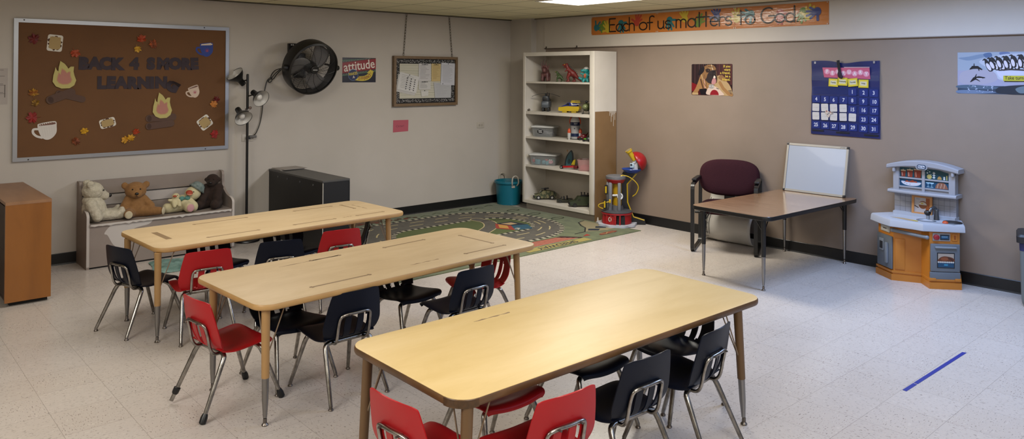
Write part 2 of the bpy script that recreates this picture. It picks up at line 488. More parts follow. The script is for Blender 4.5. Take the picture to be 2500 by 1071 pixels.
troffer(-1.425, -2.78, WARM, 9.0, 'bright fluorescent ceiling panel at the top edge over the rug')
area('warm_panel_glow', (-1.425, -2.78, H - .02), (.55, 1.15), WARM, 62)
area('cool_panel_glow', (-1.3, -5.6, H - .02), (.6, 1.6), COOL, 84)
area('centre_panel_glow', (-5.5, -8.1, H - .02), (1.6, 1.0), NEUT, 84)
area('rear_panel_glow', (-7.8, -4.8, H - .02), (1.2, 1.6), NEUT, 98)
area('far_table_fill', (-4.7, -2.1, H - .02), (1.6, .9), NEUT, 33)  # added fill light, placed to brighten the farthest table
area('mid_table_fill', (-4.8, -5.9, H - .02), (1.4, .8), NEUT, 23)  # added fill light that lifts the nearest and middle tables
area('cool_rear_glow', (-1.9, -8.8, H - .02), (.55, 1.15), COOL, 44)

# ================================================================= things on the left wall
# ---- big bulletin board
BB = LW(-4.7615, .912, 0.0)
t = thing('bulletin_board', 'large brown-papered bulletin board in a silver aluminium frame above the bench', 'bulletin board', BB)
W_, H_ = 1.805, 1.198
m = MB(); m.box((0, H_ / 2, .007), (W_ - .04, H_ - .04, .012), M_kraft); m.build('backing_panel', t, smooth=0)
m = MB(); fw_ = .033
def framebars(m, w, h, b, d, mat, z0=0.0):
    for z, ins in ((0, 0),):
        outer = [(-w / 2, 0), (w / 2, 0), (w / 2, h), (-w / 2, h)]; inner = [(-w / 2 + b, b), (w / 2 - b, b), (w / 2 - b, h - b), (-w / 2 + b, h - b)]
        mid_o = [(x * (1 - .004 / (w / 2)), y) for x, y in outer]
        for i in range(4):
            j = (i + 1) % 4
            q = [outer[i], outer[j], inner[j], inner[i]]
            m.prism(q, z0, z0 + d, mat)
framebars(m, W_, H_, fw_, .022, M_alu); m.build('frame', t, smooth=0)
for x, y in ((-.83, H_ - .012), (.66, H_ - .012), (-.79, .013), (.68, .013)):
    m = MB(); m.lathe([(0, .024), (.005, .0235), (.006, .022)], M_blackm, T(x, y, 0), 10); m.build('mounting_screw', t)

PB = .0135  # paper sits on the backing
def on_board(x, z, rot=0, lift=0.0): return LW(x, z, PB + lift) @ R(rot)

# cut-out letters
def letter(ch, x, z, rot, label, hgt=.098, lift=.0):
    m = MB(); m.text(ch, 0, 0, hgt / .72, M_letter, offset=.0108, extrude=.0015, z=.002, sx=1.0)
    o = single(m, 'cutout_letter', label, 'paper letter', on_board(x, z, rot, lift), 'dark cut-out letters on the bulletin board', smooth=0)
    return o
xs = {'B': -5.141, 'A': -5.054, 'C': -4.966, 'K': -4.875}
for ch, pos in zip('BACK', ('first', 'second', 'third', 'last')):
    letter(ch, xs[ch], 1.735 + random.uniform(-.003, .003), random.uniform(-3, 3), 'dark paper letter %s, %s letter of the word BACK' % (ch, pos))
letter('4', -4.727, 1.737, -1, 'dark paper numeral 4 between the words BACK and SMORE')
for ch, x, pos in zip('SMORE', (-4.585, -4.478, -4.368, -4.270, -4.192), ('first', 'second', 'middle', 'fourth', 'last')):
    letter(ch, x, 1.742 + random.uniform(-.003, .003), random.uniform(-3, 3), 'dark paper letter %s, %s letter of the word SMORE' % (ch, pos))
for ch, x, pos in zip('LEARNIN', (-4.998, -4.921, -4.836, -4.744, -4.647, -4.573, -4.494), ('first', 'second', 'third', 'fourth', 'fifth', 'sixth', 'seventh')):
    letter(ch, x, 1.563 + random.uniform(-.002, .002), random.uniform(-2, 2), 'dark paper letter %s, %s letter of the word LEARNIN' % (ch, pos))
# the last letter has come loose and curls off the board
m = MB(); vs, fs = text_geo('G', .1, 0, 'CENTER', .015, 1.0)
def curl(p):
    x, y, z = p[0] * .14, p[1] * .14, p[2] * .14
    a = max(0.0, (y + .01)) * 20
    return (x, y if y < -.01 else -.01 + sin(a) / 20, z + .004 + (0 if y < -.01 else (1 - cos(a)) / 20))
m.add([curl(p) for p in vs], fs, M_letter)
single(m, 'cutout_letter', 'dark paper letter G drooping and curled at the end of LEARNIN', 'paper letter', on_board(-4.392, 1.535, -25), 'dark cut-out letters on the bulletin board', smooth=30)

# autumn leaves
LEAF = [(0, 1.0), (13, .74), (22, .82), (30, .62), (48, .98), (58, .76), (68, .80), (78, .56), (98, .86), (110, .64), (122, .70), (140, .48), (160, .50), (176, .38)]
def leaf(x, z, size, rot, c1, c2, label, tiltx=0.0):
    mat = noisy('leaf_%s_%s' % (c1[1:], c2[1:]), c1, c2, 30, .6, .2, 90) if (c1, c2) not in LEAFM else LEAFM[(c1, c2)]
    LEAFM[(c1, c2)] = mat
    pts = [(a, r) for a, r in LEAF] + [(360 - a, r) for a, r in reversed(LEAF[1:])]
    pts = [(a, r * random.uniform(.88, 1.08)) for a, r in pts]
    s2 = size * .56; m = MB(); vs = [(0, 0, .009)]; n = len(pts)
    for k, (a, r) in enumerate(pts):
        vs.append((sin(rad(a)) * r * s2, cos(rad(a)) * r * s2 - .1 * s2, .002 + (.012 * (r > .6)) * random.uniform(.2, 1.2)))
    m.add(vs, [(0, 1 + (k + 1) % n, 1 + k) for k in range(n)], mat)
    m.tube([(0, -.3 * s2, .004), (.03 * s2, -.62 * s2, .006), (.07 * s2, -.95 * s2, .004)], .0012, mat, 5)
    single(m, 'paper_leaf', label, 'leaf', on_board(x, z, rot), 'autumn leaves pinned on the bulletin board', smooth=20)
LEAFM = {}
RED, DRED, ORG, YEL, BRN = '#701714', '#480f10', '#96421c', '#a9801f', '#4a2614'
for a in [(-5.518, 1.941, .105, 70, RED, DRED, 'red maple leaf in the upper left corner of the bulletin board'),
          (-5.209, 1.829, .09, -160, ORG, '#a03a1c', 'orange leaf just above the B of BACK'),
          (-4.668, 1.969, .095, 10, '#a8381a', ORG, 'orange-red leaf, topmost of the trio above the numeral 4'),
          (-4.564, 1.925, .095, 100, BRN, '#a04a1c', 'brown and orange leaf, right one of the trio above the numeral 4'),
          (-4.703, 1.877, .075, 190, YEL, '#d0a030', 'yellow leaf, lowest of the trio above the numeral 4'),
          (-5.519, 1.486, .085, 0, RED, YEL, 'red leaf with a yellow base on the left side of the board'),
          (-5.501, 1.40, .075, 60, BRN, YEL, 'brown leaf with a yellow tip below the red and yellow leaf'),
          (-5.523, 1.276, .115, 90, '#94201a', RED, 'red maple leaf above the large white mug'),
          (-5.132, 1.145, .075, 20, YEL, '#d8a41c', 'small golden leaf between the white mug and the middle graham square'),
          (-5.195, 1.061, .085, 120, BRN, '#8a4218', 'dark brown leaf at the bottom beside the white mug'),
          (-4.80, 1.050, .078, 60, YEL, '#c7881a', 'golden leaf, left one of the bottom pair by the campfire'),
          (-4.752, 1.066, .075, -20, '#d29a1c', YEL, 'golden leaf, right one of the bottom pair by the campfire'),
          (-4.709, 1.118, .07, 15, ORG, '#b83a1c', 'red-orange leaf above the golden bottom pair'),
          (-3.979, 1.398, .08, 30, DRED, RED, 'dark red leaf behind the tan leaf on the right side'),
          (-4.005, 1.355, .088, -30, '#c58440', '#b06a2c', 'tan orange leaf on the right side of the board'),
          (-3.99, 1.063, .098, 80, RED, '#a01c18', 'red leaf below the tilted graham square at lower right')]:
    leaf(*a)

# graham squares with marshmallow border
def smore(x, z, w, h, rot, label):
    m = MB(); wt, ch, gr = P('#cdc8bd', .75), P('#4a2c22', .8), P('#a48c5e', .8)
    m.prism(rrect(w, h, .018), 0, .0016, wt); m.layer = 8
    for k in range(10):
        a = rad(k * 36 + 12); px, py = cos(a) * w * .36, sin(a) * h * .36
        m.poly(circ(px, py, .010 + .012 * random.random(), 10, .008 + .008 * random.random()), ch)
    pts = []
    for k in range(40):
        a = 2 * PI * k / 40; c_, s_ = cos(a), sin(a)
        q = 1 / max(abs(c_), abs(s_)); q = q ** .72
        wob = 1 + .035 * sin(a * 9)
        pts.append((c_ * q * w * .385 * wob, s_ * q * h * .385 * wob))
    m.poly(pts, gr)
    single(m, 'paper_graham_square', label, 'paper cutout', on_board(x, z, rot), 'paper graham squares on the bulletin board', smooth=0)
smore(-5.363, 1.911, .115, .142, -5, 'white and tan paper graham square at the upper left of the board')
smore(-4.945, 1.209, .13, .082, 14, 'small white and tan paper graham square at the bottom middle')
smore(-4.086, 1.179, .125, .118, 36, 'white and tan paper graham square turned like a diamond at lower right')

# mugs
def mug(x, z, w, h, rot, body, accent, label, filled=False):
    m = MB(); b = P(body, .75); a_ = P(accent, .75); cocoa = P('#6d4c42', .8)
    hull = [(-.30, .36), (-.27, -.02), (-.16, -.36), (.02, -.5), (.24, -.42), (.42, -.16), (.46, .2), (.46, .44), (.3, .5), (-.2, .46)]
    pts = [(p[0] * w, p[1] * h) for p in hull]
    m.prism([(q.x, q.y) for q in spline([(p[0], p[1], 0) for p in pts], 4, True)], 0, .0016, b); m.layer = 8
    ring = spline([(-.27 * w, .16 * h, 0), (-.47 * w, .17 * h, 0), (-.5 * w, -.02 * h, 0), (-.38 * w, -.22 * h, 0), (-.18 * w, -.34 * h, 0)], 6)
    m.stroke([(q.x, q.y) for q in ring], .10 * w, b)
    m.poly([(q[0] * w, q[1] * h) for q in ((-.25, .33), (-.2, .42), (.3, .46), (.43, .41), (.43, .33), (.3, .31))], cocoa if not filled else P('#c9b9a8', .8))
    for k in range(7): m.disc((-.18 + .085 * k) * w, (.38 + .012 * k) * h, .022 * w, P('#d8d0c4', .8), n=9)
    if filled:
        for k in range(9):
            xx = (-.12 + .06 * k) * w; m.stroke([(xx, .25 * h), (xx + .02 * w, -.05 * h), (xx + .0 * w, -.3 * h * (1 - abs(k - 4) / 9))], .012 * w, P('#3d4f8c', .8))
    m.disc(.10 * w, -.05 * h, .13 * w, a_, .14 * h)
    if accent != body: m.disc(.10 * w, -.08 * h, .05 * w, P('#9a4a50', .8))
    else:
        for k in range(6): m.stroke([((-.15 + .1 * k) * w, .22 * h), ((-.11 + .09 * k) * w, -.3 * h)], .006 * w, P('#b5b0ab', .8))
    single(m, 'paper_mug', label, 'paper cutout', on_board(x, z, rot), 'paper cocoa mugs on the bulletin board', smooth=0)
mug(-5.425, 1.159, .185, .152, 6, '#c9c4be', '#c9c4be', 'large white paper mug at the lower left of the board')
mug(-4.088, 1.884, .165, .135, 4, '#2b3f86', '#5a3a7a', 'blue crayoned paper mug at the upper right of the board', True)
mug(-4.198, 1.476, .13, .115, 18, '#c2ad9b', '#b58a88', 'small cream paper mug with a pink spot right of the drooping letter')

# camp fires
def flame_pts(w, h):
    p = [(-.12, -.5), (-.36, -.42), (-.5, -.25), (-.47, -.02), (-.42, .12), (-.38, .28), (-.33, .17), (-.26, .12), (-.25, .26), (-.18, .5),
         (.0, .40), (.10, .30), (.16, .22), (.26, .30), (.40, .30), (.38, .12), (.42, -.02), (.5, -.2), (.42, -.38), (.22, -.49)]
    return [(x * w, y * h) for x, y in p]
def campfire(x, z, w, h, label, lx, lz, lw, loglabel, style):
    m = MB(); br, bd = P('#553f35', .85), P('#412d25', .85)
    def log(cx, cy, L, th, rot, mat, lift):
        A = T(cx, cy, lift) @ R(rot); m.prism(rrect(L, th, th * .45, 4), 0, .004, mat, A); m.layer += 20
        m.poly(circ(-L / 2 + th * .5, 0, th * .30, 14, th * .42), bd, A @ T(0, 0, .0042), 0)
    if style == 0:
        log(-.03, .00, lw * .78, .070, 22, br, .006); log(.045, -.005, lw * .80, .055, -16, br, .001)
    else:
        log(0, .04, lw * 1.05, .065, 2, br, .001); log(-.01, -.025, lw * .98, .062, 6, br, .005)
    single(m, 'paper_log_pile', loglabel, 'paper cutout', on_board(lx, lz), 'paper campfires on the bulletin board', smooth=0)
    m = MB(); m.prism(flame_pts(w, h), 0, .0018, P('#b3a868', .75)); m.layer = 9
    m.poly([(p[0] * .66, p[1] * .60 - .06 * h) for p in flame_pts(w, h)], P('#b08a62', .8))
    m.poly([(p[0] * .58, p[1] * .52 - .07 * h) for p in flame_pts(w, h)], P('#ab7468', .8))
    single(m, 'paper_flame', label, 'paper cutout', on_board(x, z, 0, .010), 'paper campfires on the bulletin board', smooth=0)
campfire(-5.29, 1.639, .18, .238, 'yellow paper flame with a pink heart left of the word LEARNIN', -5.285, 1.455, .30, 'crossed brown paper logs under the left flame', 0)
campfire(-4.482, 1.355, .172, .24, 'yellow paper flame with a pink heart under the drooping letter', -4.49, 1.20, .26, 'stacked brown paper logs under the right flame', 1)

# ---- sheets taped at the far left
m = MB(); pw = P('#a29a94', .6); ln = P('#5b5552', .8)
m.prism([(-.21, 0), (.105, 0), (.105, .30), (-.21, .30)], 0, .001, pw); m.layer = 6
for z in (.285, .235, .19, .17, .16, .10, .09, .05): m.stroke([(-.2, z), (.06 + .03 * sin(z * 90), z)], .003, ln)
m.stroke([(.085, .16), (.085, .06)], .006, ln); m.disc(.0, .288, .004, P('#2a2a2a', .5))
single(m, 'wall_notice', 'printed notice pinned at the far left edge beside the bulletin board', 'notice', LW(-5.805, 1.392, .001), smooth=0)

# ---- outlets
def outlet(x, z, label, w=.118, h=.074):
    t = thing('wall_outlet', label, 'outlet', LW(x, z, 0))
    m = MB(); m.box((0, 0, .003), (w, h, .006), P('#b0a99e', .4), bev=.002); m.build('cover_plate', t)
    m = MB()
    for k in (-1, 1):
        m.prism(circ(k * w * .17, 0, .016, 18), .0055, .0075, P('#a39c91', .4)); m.layer = 36
        for yy in (-.005, .005): m.rect(k * w * .17 - .006, yy - .0012, k * w * .17 + .001, yy + .0012, P('#2a2724', .6))
        m.disc(k * w * .17 + .008, 0, .0025, P('#2a2724', .6), n=8)
    m.build('sockets', t, smooth=0)
    return t
outlet(-3.655, 1.008, 'double outlet plate with a plug in it behind the floor lamp pole')
outlet(-.612, 1.008, 'double outlet plate alone on the wall near the corner')

# ---- attitude poster
t = MB(); Wp, Hp = .426, .276
nv, rdp, gn, wt, yl, bl = P('#0c1226', .3), P('#83141f', .3), P('#4f7a5c', .3), P('#d8cfc6', .3), P('#c6b23c', .3), P('#14224e', .3)
t.prism([(-Wp / 2, -Hp / 2), (Wp / 2, -Hp / 2), (Wp / 2, Hp / 2), (-Wp / 2, Hp / 2)], 0, .0008, nv); t.layer = 4
def band(y0, y1, slope, mat):
    pts = [(-Wp / 2, y0), (Wp / 2, y0 + slope), (Wp / 2, y1 + slope), (-Wp / 2, y1)]
    pts = [(x, max(-Hp / 2, min(Hp / 2, y))) for x, y in pts]
    t.poly(pts, mat)
sl = .052
band(-.066, .108, sl, gn); band(-.058, .100, sl, P('#0a0a0e', .3)); band(-.038, .080, sl, rdp)
for k in range(22):
    x = -Wp / 2 + .012 + k * .0196
    for yb in (-.049, .089):
        yy = yb + sl * (x + Wp / 2) / Wp
        if yy < Hp / 2 - .005: t.rect(x - .003, yy - .0025, x + .003, yy + .0025, wt)
t.text('attitude', 0, .048, .142, wt, rot=7, offset=.0016, sx=.90, spacing=1.0)
def U(x, y): return ((x - 755) / 1100 * .426, -(y - 542) / 805 * .276)
t.disc(*U(552, 705), .064, P('#5d7494', .3)); t.disc(*U(552, 705), .0595, bl)
t.text('MAKES', *U(548, 665), .043, yl, rot=9, offset=.0012, sx=.84); t.text('A', *U(570, 775), .040, wt, offset=.001, rot=6)
arrow = [U(*q) for q in ((610, 872), (730, 893), (850, 900), (950, 890), (1050, 858), (1120, 812), (1175, 745), (1205, 665), (1212, 605), (1255, 600), (1120, 520), (1000, 645), (1062, 632), (1040, 668), (990, 700), (930, 728), (860, 742), (735, 750), (700, 800), (650, 850))]
t.poly(arrow, yl)
for k, ch in enumerate('DIFFERENCE!'):
    q = [(745, 818), (790, 822), (830, 822), (872, 820), (914, 814), (956, 805), (998, 790), (1038, 768), (1076, 738), (1112, 702), (1142, 655)][k]
    t.text(ch, *U(*q), .050, P('#7c201c', .3), rot=[0, 0, 0, 3, 6, 10, 16, 22, 28, 36, 42][k], offset=.0010, sx=.60)
single(t, 'poster', 'dark blue and red poster reading attitude makes a difference', 'poster', LW(-2.376, 1.699, .001), smooth=0)

# ---- framed notice board on chains
t = thing('framed_notice_board', 'wood-framed notice board with a black floral border hung on two chains', 'notice board', LW(-1.4765, 1.279, .0))
Wb, Hb = .93, .589
woodf = wood('frame_pine', '#5f4b34', '#6e583f', '#776148', .5, .1, (4, 4, 4), 4)
m = MB(); framebars(m, Wb, Hb, .032, .04, woodf, .004); m.build('frame', t, smooth=0)
m = MB(); m.box((0, Hb / 2, .012), (Wb - .05, Hb - .05, .014), P('#b9b2a0', .8)); m.build('backing_panel', t, smooth=0)
m = MB(); bk = P('#0c0c0e', .7); fl = P('#c9c6c4', .7); x0, x1, y0, y1, bw = -Wb / 2 + .032, Wb / 2 - .032, .032, Hb - .032, .058
for r_ in ((x0, y0, x1, y0 + bw), (x0, y1 - bw, x1, y1), (x0, y0 + bw, x0 + bw, y1 - bw), (x1 - bw, y0 + bw, x1, y1 - bw)):
    m.rect(*r_, bk)
random.seed(3); per = []
for k in range(92): per += [(x0 + .012 + k * (x1 - x0 - .024) / 91, y0 + bw / 2), (x0 + .012 + k * (x1 - x0 - .024) / 91, y1 - bw / 2)]
for k in range(48): per += [(x0 + bw / 2, y0 + .03 + k * (y1 - y0 - .06) / 47), (x1 - bw / 2, y0 + .03 + k * (y1 - y0 - .06) / 47)]
for px, py in per:
    a = random.random() * 6.28; L = .009
    dx, dy = random.uniform(-.018, .018), random.uniform(-.018, .018); m.layer = 2
    if random.random() < .55: m.stroke([(px + dx - cos(a) * L, py + dy - sin(a) * L), (px + dx, py + dy), (px + dx + cos(a + .6) * L, py + dy + sin(a + .6) * L)], .0020, fl)
    m.disc(px - dx, py - dy, .0026, fl, n=7)
    m.disc(px + dy, py - dx * .8, .0017, fl, n=6)
m.build('floral_border', t, M=T(0, 0, .0195), smooth=0)
m = MB(); m.rect(-.367, .088, .385, .509, P('#b8b5a6', .85)); gl = P('#9c9c8a', .85)
for k in range(14):
    yy = .10 + k * .029; m.stroke([(-.36, yy), (-.1, yy + .006 * sin(k)), (.1, yy - .004), (.37, yy + .004)], .002 + .002 * (k % 3), gl)
m.build('wood_print_paper', t, M=T(0, 0, .0192), smooth=0)
def chain(xa, za, xb, zb, label):
    m = MB(); A, B = Vector((xa, -.012, za)), Vector((xb, -.012, zb)); L = (B - A).length; n = 15; st = L / n
    d = (B - A).normalized()
    for k in range(n):
        c = A + d * st * (k + .5); side = Vector((1, 0, 0)) if k % 2 == 0 else Vector((0, 1, 0))
        side = (side - d * side.dot(d)).normalized(); hl, hw = st * .62, .0085; pts = []
        for j in range(14):
            a = 2 * PI * j / 14; pts.append(c + d * (cos(a) * hl) + side * (sin(a) * hw))
        m.tube(pts, .0021, P('#5c564c', .35, .8), 6, True)
    o = m.build('hanging_chain', None); o['label'] = label
    return o
for args in ((-1.752, 2.37, -1.792, 1.868, 'left chain'), (-1.127, 2.37, -1.078, 1.868, 'right chain')):
    o = chain(*args); o.parent = t; o.matrix_local = t.matrix_world.inverted()
def sheet(pts, label, color, lines, lc='#6f6d70', head=None, seed=1, lift=0.0):
    """a printed sheet pinned on the notice board; pts are wall x,z corners TL TR BR BL"""
    cx = sum(p[0] for p in pts) / 4; cz = sum(p[1] for p in pts) / 4; q = [(p[0] - cx, p[1] - cz) for p in pts]
    m = MB(); m.poly([q[3], q[2], q[1], q[0]], P(color, .7), z=.0); m.layer = 1; rr = random.Random(seed)
    TL, TR, BR, BL = [Vector(p) for p in q]
    for k in range(lines):
        f = .12 + .8 * k / lines; a, b = TL.lerp(BL, f), TR.lerp(BR, f); s0, s1 = .1 + .05 * rr.random(), .5 + .42 * rr.random()
        p, r_ = a.lerp(b, s0), a.lerp(b, s1); m.stroke([p, r_], .0028, P(lc, .8))
    if head:
        a, b = TL.lerp(BL, .06), TR.lerp(BR, .06); m.stroke([a.lerp(b, .25), a.lerp(b, .75)], .007, P(head, .8))
    pin = TL.lerp(TR, .5).lerp(BL.lerp(BR, .5), .04); m.sph((pin.x, pin.y, .004), .0055, P('#1c1c1e', .4), n=8, k=5)
    return single(m, 'pinned_sheet', label, 'paper sheet', LW(cx, cz, .022 + lift), 'papers pinned on the framed notice board', smooth=0)
sheet([(-1.87, 1.66), (-1.60, 1.60), (-1.64, 1.40), (-1.905, 1.455)], 'white sheet peeping out under the tilted form on the notice board', '#b5b3b0', 3, seed=2, lift=.000)
o = sheet([(-1.851, 1.683), (-1.58, 1.624), (-1.62, 1.428), (-1.89, 1.481)], 'tilted white form with columns of black marks on the notice board', '#c2c1bf', 9, '#77757a', seed=3, lift=.004)
sheet([(-1.585, 1.783), (-1.408, 1.781), (-1.41, 1.574), (-1.586, 1.572)], 'white printed page with a dark heading at the top middle of the notice board', '#b9b7b8', 11, '#6a686c', '#3a383c', 4, .003)
sheet([(-1.399, 1.783), (-1.261, 1.782), (-1.266, 1.571), (-1.397, 1.569)], 'yellow printed list on the notice board', '#b9a474', 12, '#8a7440', '#5a4a2c', 5, .003)
sheet([(-1.252, 1.798), (-1.045, 1.788), (-1.05, 1.519), (-1.262, 1.528)], 'large white printed page at the upper right of the notice board', '#b7b8bf', 14, '#85858c', None, 6, .004)
sheet([(-1.583, 1.57), (-1.41, 1.569), (-1.41, 1.471), (-1.583, 1.47)], 'short white notice with bold lines in the middle of the notice board', '#bbbab8', 5, '#4a4a4e', '#333', 7, .003)
sheet([(-1.553, 1.462), (-1.444, 1.461), (-1.444, 1.398), (-1.544, 1.391)], 'small blank white note below the short notice', '#c0bfba', 1, '#9a9a98', None, 8, .003)
sheet([(-1.365, 1.555), (-1.098, 1.538), (-1.103, 1.367), (-1.344, 1.369)], 'pale grey sheet at the lower right of the notice board', '#a9aaad', 8, '#95969a', None, 9, .003)
# black marks of the tilted form
m = MB(); dk = P('#2c2b2e', .8)
A_ = [Vector((-1.851, 1.683)), Vector((-1.58, 1.624)), Vector((-1.62, 1.428)), Vector((-1.89, 1.481))]
for cx_ in (.42, .62, .82):
    for k in range(6):
        f = .25 + k * .125; p = A_[0].lerp(A_[1], cx_).lerp(A_[3].lerp(A_[2], cx_), f)
        m.disc(p.x + 1.735, p.y - 1.554, .010 - .0006 * k, dk, .006, n=8)
m.build('printed_marks', o, M=T(0, 0, .004), smooth=0)

# ---- pink card
m = MB(); m.prism([(-.107, -.072), (.104, -.066), (.107, .067), (-.104, .069)], 0, .0008, P('#a84e5c', .6)); m.layer = 4
m.text('Corner!', -.012, -.002, .034, P('#55203a', .7), shear=.25)
single(m, 'pink_card', 'pink card with a handwritten word taped below the framed notice board', 'card', LW(-1.819, 1.05, .001), smooth=0)

# ---- wall fan
FC = Vector((-3.085, -.235, 1.722))
tilt = 20
FM = T(*FC) @ R(-6) @ R(90 - tilt, 'X')       # local z points out of the front grille
FM = T(*FC) @ R(4) @ R(90 + 0, 'X') @ R(tilt, 'X')
t = thing('wall_fan', 'large black drum fan mounted on the wall right of the floor lamp', 'fan', FM)
bl = P('#0d0d0e', .38); wire = P('#3c3b3c', .4); bladem = P('#6b6866', .4)
m = MB(); R0 = .282
m.lathe([(R0 - .012, -.085), (R0, -.085), (R0 + .004, -.06), (R0 + .004, .03), (R0 - .002, .06), (R0 - .02, .07), (R0 - .022, .06), (R0 - .014, .03), (R0 - .012, -.085)], bl, n=56)
m.build('drum_housing', t)
def grille(z, dome, col, nr, rings):
    m = MB()
    for k in range(rings):
        r = .055 + (R0 - .07) * k / (rings - 1); zz = z + dome * (1 - (r / R0) ** 2)
        m.tube([(r * cos(2 * PI * j / 40), r * sin(2 * PI * j / 40), zz) for j in range(40)], .0013, col, 4, True)
    for k in range(nr):
        a0 = 2 * PI * k / nr; pts = []
        for j in range(9):
            r = .045 + (R0 - .055) * j / 8; a = a0 + .5 * (r / R0) ** 1.5; pts.append((r * cos(a), r * sin(a), z + .002 + dome * (1 - (r / R0) ** 2)))
        m.tube(pts, .0022, bl, 5)
    return m
grille(.045, .03, wire, 12, 21).build('front_grille', t)
grille(-.07, -.015, wire, 10, 12).build('rear_grille', t)
m = MB(); m.lathe([(0, .088), (.038, .087), (.044, .082), (.044, .07), (0, .07)], bl, n=28); m.layer = 0
m.box((.0, .002, .0885), (.052, .010, .001), P('#9b9b9b', .4)); m.build('hub_badge', t)
m = MB(); m.lathe([(0, .03), (.055, .028), (.062, .015), (.062, -.07), (.05, -.085), (0, -.09)], bl, n=28); m.build('motor', t)
for k in range(3):
    m = MB(); rows = []
    for j in range(9):
        f = j / 8; r = .05 + .20 * f; wdt = .07 + .10 * sin(min(1, f * 1.15) * PI * .62); a0 = .55 * f
        row = []
        for i in range(7):
            g = i / 6 - .5; ang = a0 + g * wdt / max(r, .07) * 1.15; row.append((r * cos(ang), r * sin(ang), -.012 + g * -.055 * (1 - .4 * f)))
        rows.append(row)
    m.loft(rows, bladem, R(120 * k + 35), cap=False, open_ring=True); o = m.build('fan_blade', t, smooth=60)
    sm_ = o.modifiers.new('thick', 'SOLIDIFY'); sm_.thickness = .002
for sx in (-1, 1):
    m = MB(); m.tube([(sx * (R0 - .01), 0, .01), (sx * (R0 + .030), 0, .01), (sx * (R0 + .042), 0, .01)], [.030, .030, .024], bl, 18); m.build('tilt_knob', t)
m = MB()
yk = [(sx * (R0 + .012), 0, 0) for sx in (-1,)] ; arc = []
for j in range(17):
    a = PI * j / 16; arc.append((-(R0 + .012) * cos(a), 0, -.01 - .16 * sin(a)))
m.tube(arc, .011, bl, 8); m.build('yoke', t)
m = MB(); inv = FM.inverted()
m.box((FC.x - .10, -.02, FC.z + .20), (.10, .04, .10), bl, inv); m.box((FC.x - .02, -.012, FC.z + .02), (.13, .024, .26), bl, inv)
m.box((FC.x - .06, -.07, FC.z + .10), (.05, .12, .07), bl, inv)
for dx in (-.125, -.105): m.box((FC.x + dx, -.041, FC.z + .235), (.012, .006, .012), P('#c9c9c9', .4), inv)
m.build('wall_bracket', t)
m = MB()
pts = spline([(-3.36, -.10, 1.70), (-3.39, -.05, 1.655), (-3.43, -.03, 1.60), (-3.455, -.025, 1.585), (-3.44, -.028, 1.565), (-3.415, -.03, 1.585), (-3.425, -.03, 1.615), (-3.46, -.024, 1.59), (-3.478, -.018, 1.53), (-3.498, -.014, 1.40), (-3.512, -.012, 1.25), (-3.535, -.012, 1.14), (-3.57, -.016, 1.06), (-3.602, -.03, 1.03)], 6)
m.tube(pts, .0048, bl, 7, M=inv)
pts = spline([(-3.35, -.11, 1.71), (-3.385, -.045, 1.69), (-3.42, -.03, 1.645), (-3.425, -.03, 1.605), (-3.40, -.03, 1.60), (-3.375, -.04, 1.64), (-3.35, -.11, 1.70)], 6)
m.tube(pts, .0048, bl, 7, M=inv)
m.build('power_cord', t)
m = MB(); m.box((-3.612, -.026, 1.02), (.075, .03, .026), P('#5d5a58', .5), inv, bev=.006); m.box((-3.652, -.022, 1.008), (.026, .03, .022), bl, inv); m.build('plug', t)

# ---- floor lamp
LX, LY = -3.715, -.135
t = thing('floor_lamp', 'black three-headed floor lamp standing against the wall between bulletin board and fan', 'lamp', T(LX, LY, 0))
m = MB(); m.lathe([(0, 0), (.125, 0), (.128, .008), (.122, .018), (.03, .026), (.016, .04), (0, .04)], P('#0c0c10', .35), n=40); m.build('base', t)
m = MB(); m.tube([(0, 0, .02), (0, 0, 1.645)], .0125, bl, 14); m.lathe([(0, 1.652), (.009, 1.65), (.0125, 1.644)], bl, n=14); m.build('pole', t)
Rv = Vector((sin(YAW), -cos(YAW), 0)); Fv = Vector((cos(YAW), sin(YAW), 0))
def head(attach_z, side, centre, dirv, arm_label=None):
    """centre: offset of the shade rim (right, up, toward-viewer); dirv: opening direction in the same axes"""
    def w3(a): return Rv * a[0] + Vector((0, 0, a[1])) - Fv * a[2]
    d = w3(dirv).normalized(); c = w3(centre) + Vector((0, 0, attach_z))
    zax = d; xax = zax.orthogonal().normalized(); yax = zax.cross(xax)
    A = Matrix(((xax.x, yax.x, zax.x, c.x), (xax.y, yax.y, zax.y, c.y), (xax.z, yax.z, zax.z, c.z), (0, 0, 0, 1)))
    m = MB(); m.lathe([(.028, -.145), (.030, -.09), (.040, -.075), (.072, -.035), (.0875, 0), (.0865, 0), (.070, -.035), (.038, -.073), (0, -.078)], bl, A, 32)
    sh = m.build('lamp_shade', t)
    m = MB(); m.lathe([(.0862, -.0008), (.0695, -.0345), (.037, -.0725), (0, -.077)], P('#b9b6b0', .35), A, 32); m.build('shade_lining', sh, label='white inside of the shade')
    m = MB(); m.lathe([(0, -.012), (.018, -.016), (.029, -.032), (.026, -.052), (.014, -.072), (.013, -.078)], P('#d9d6d0', .15), A, 20); m.build('bulb', sh)
    m = MB(); m.lathe([(0, -.150), (.022, -.149), (.027, -.143), (.029, -.09)], bl, A, 20); m.box((.012, .0, -.153), (.006, .006, .012), bl, A); m.build('socket_cap', sh)
    sock = A @ Vector((0, 0, -.11)); m = MB(); m.tube([(0, 0, attach_z), (sock.x * .5, sock.y * .5, attach_z + (sock.z - attach_z) * .4), tuple(sock)], .007, bl, 8); m.build('arm', t)
head(1.592, -1, (-.118, .062, .03), (-.42, .72, .52))
head(1.43, 1, (.158, -.022, .06), (.78, -.45, .52))
head(1.285, -1, (-.005, -.07, .09), (.60, -.62, .52))
m = MB()
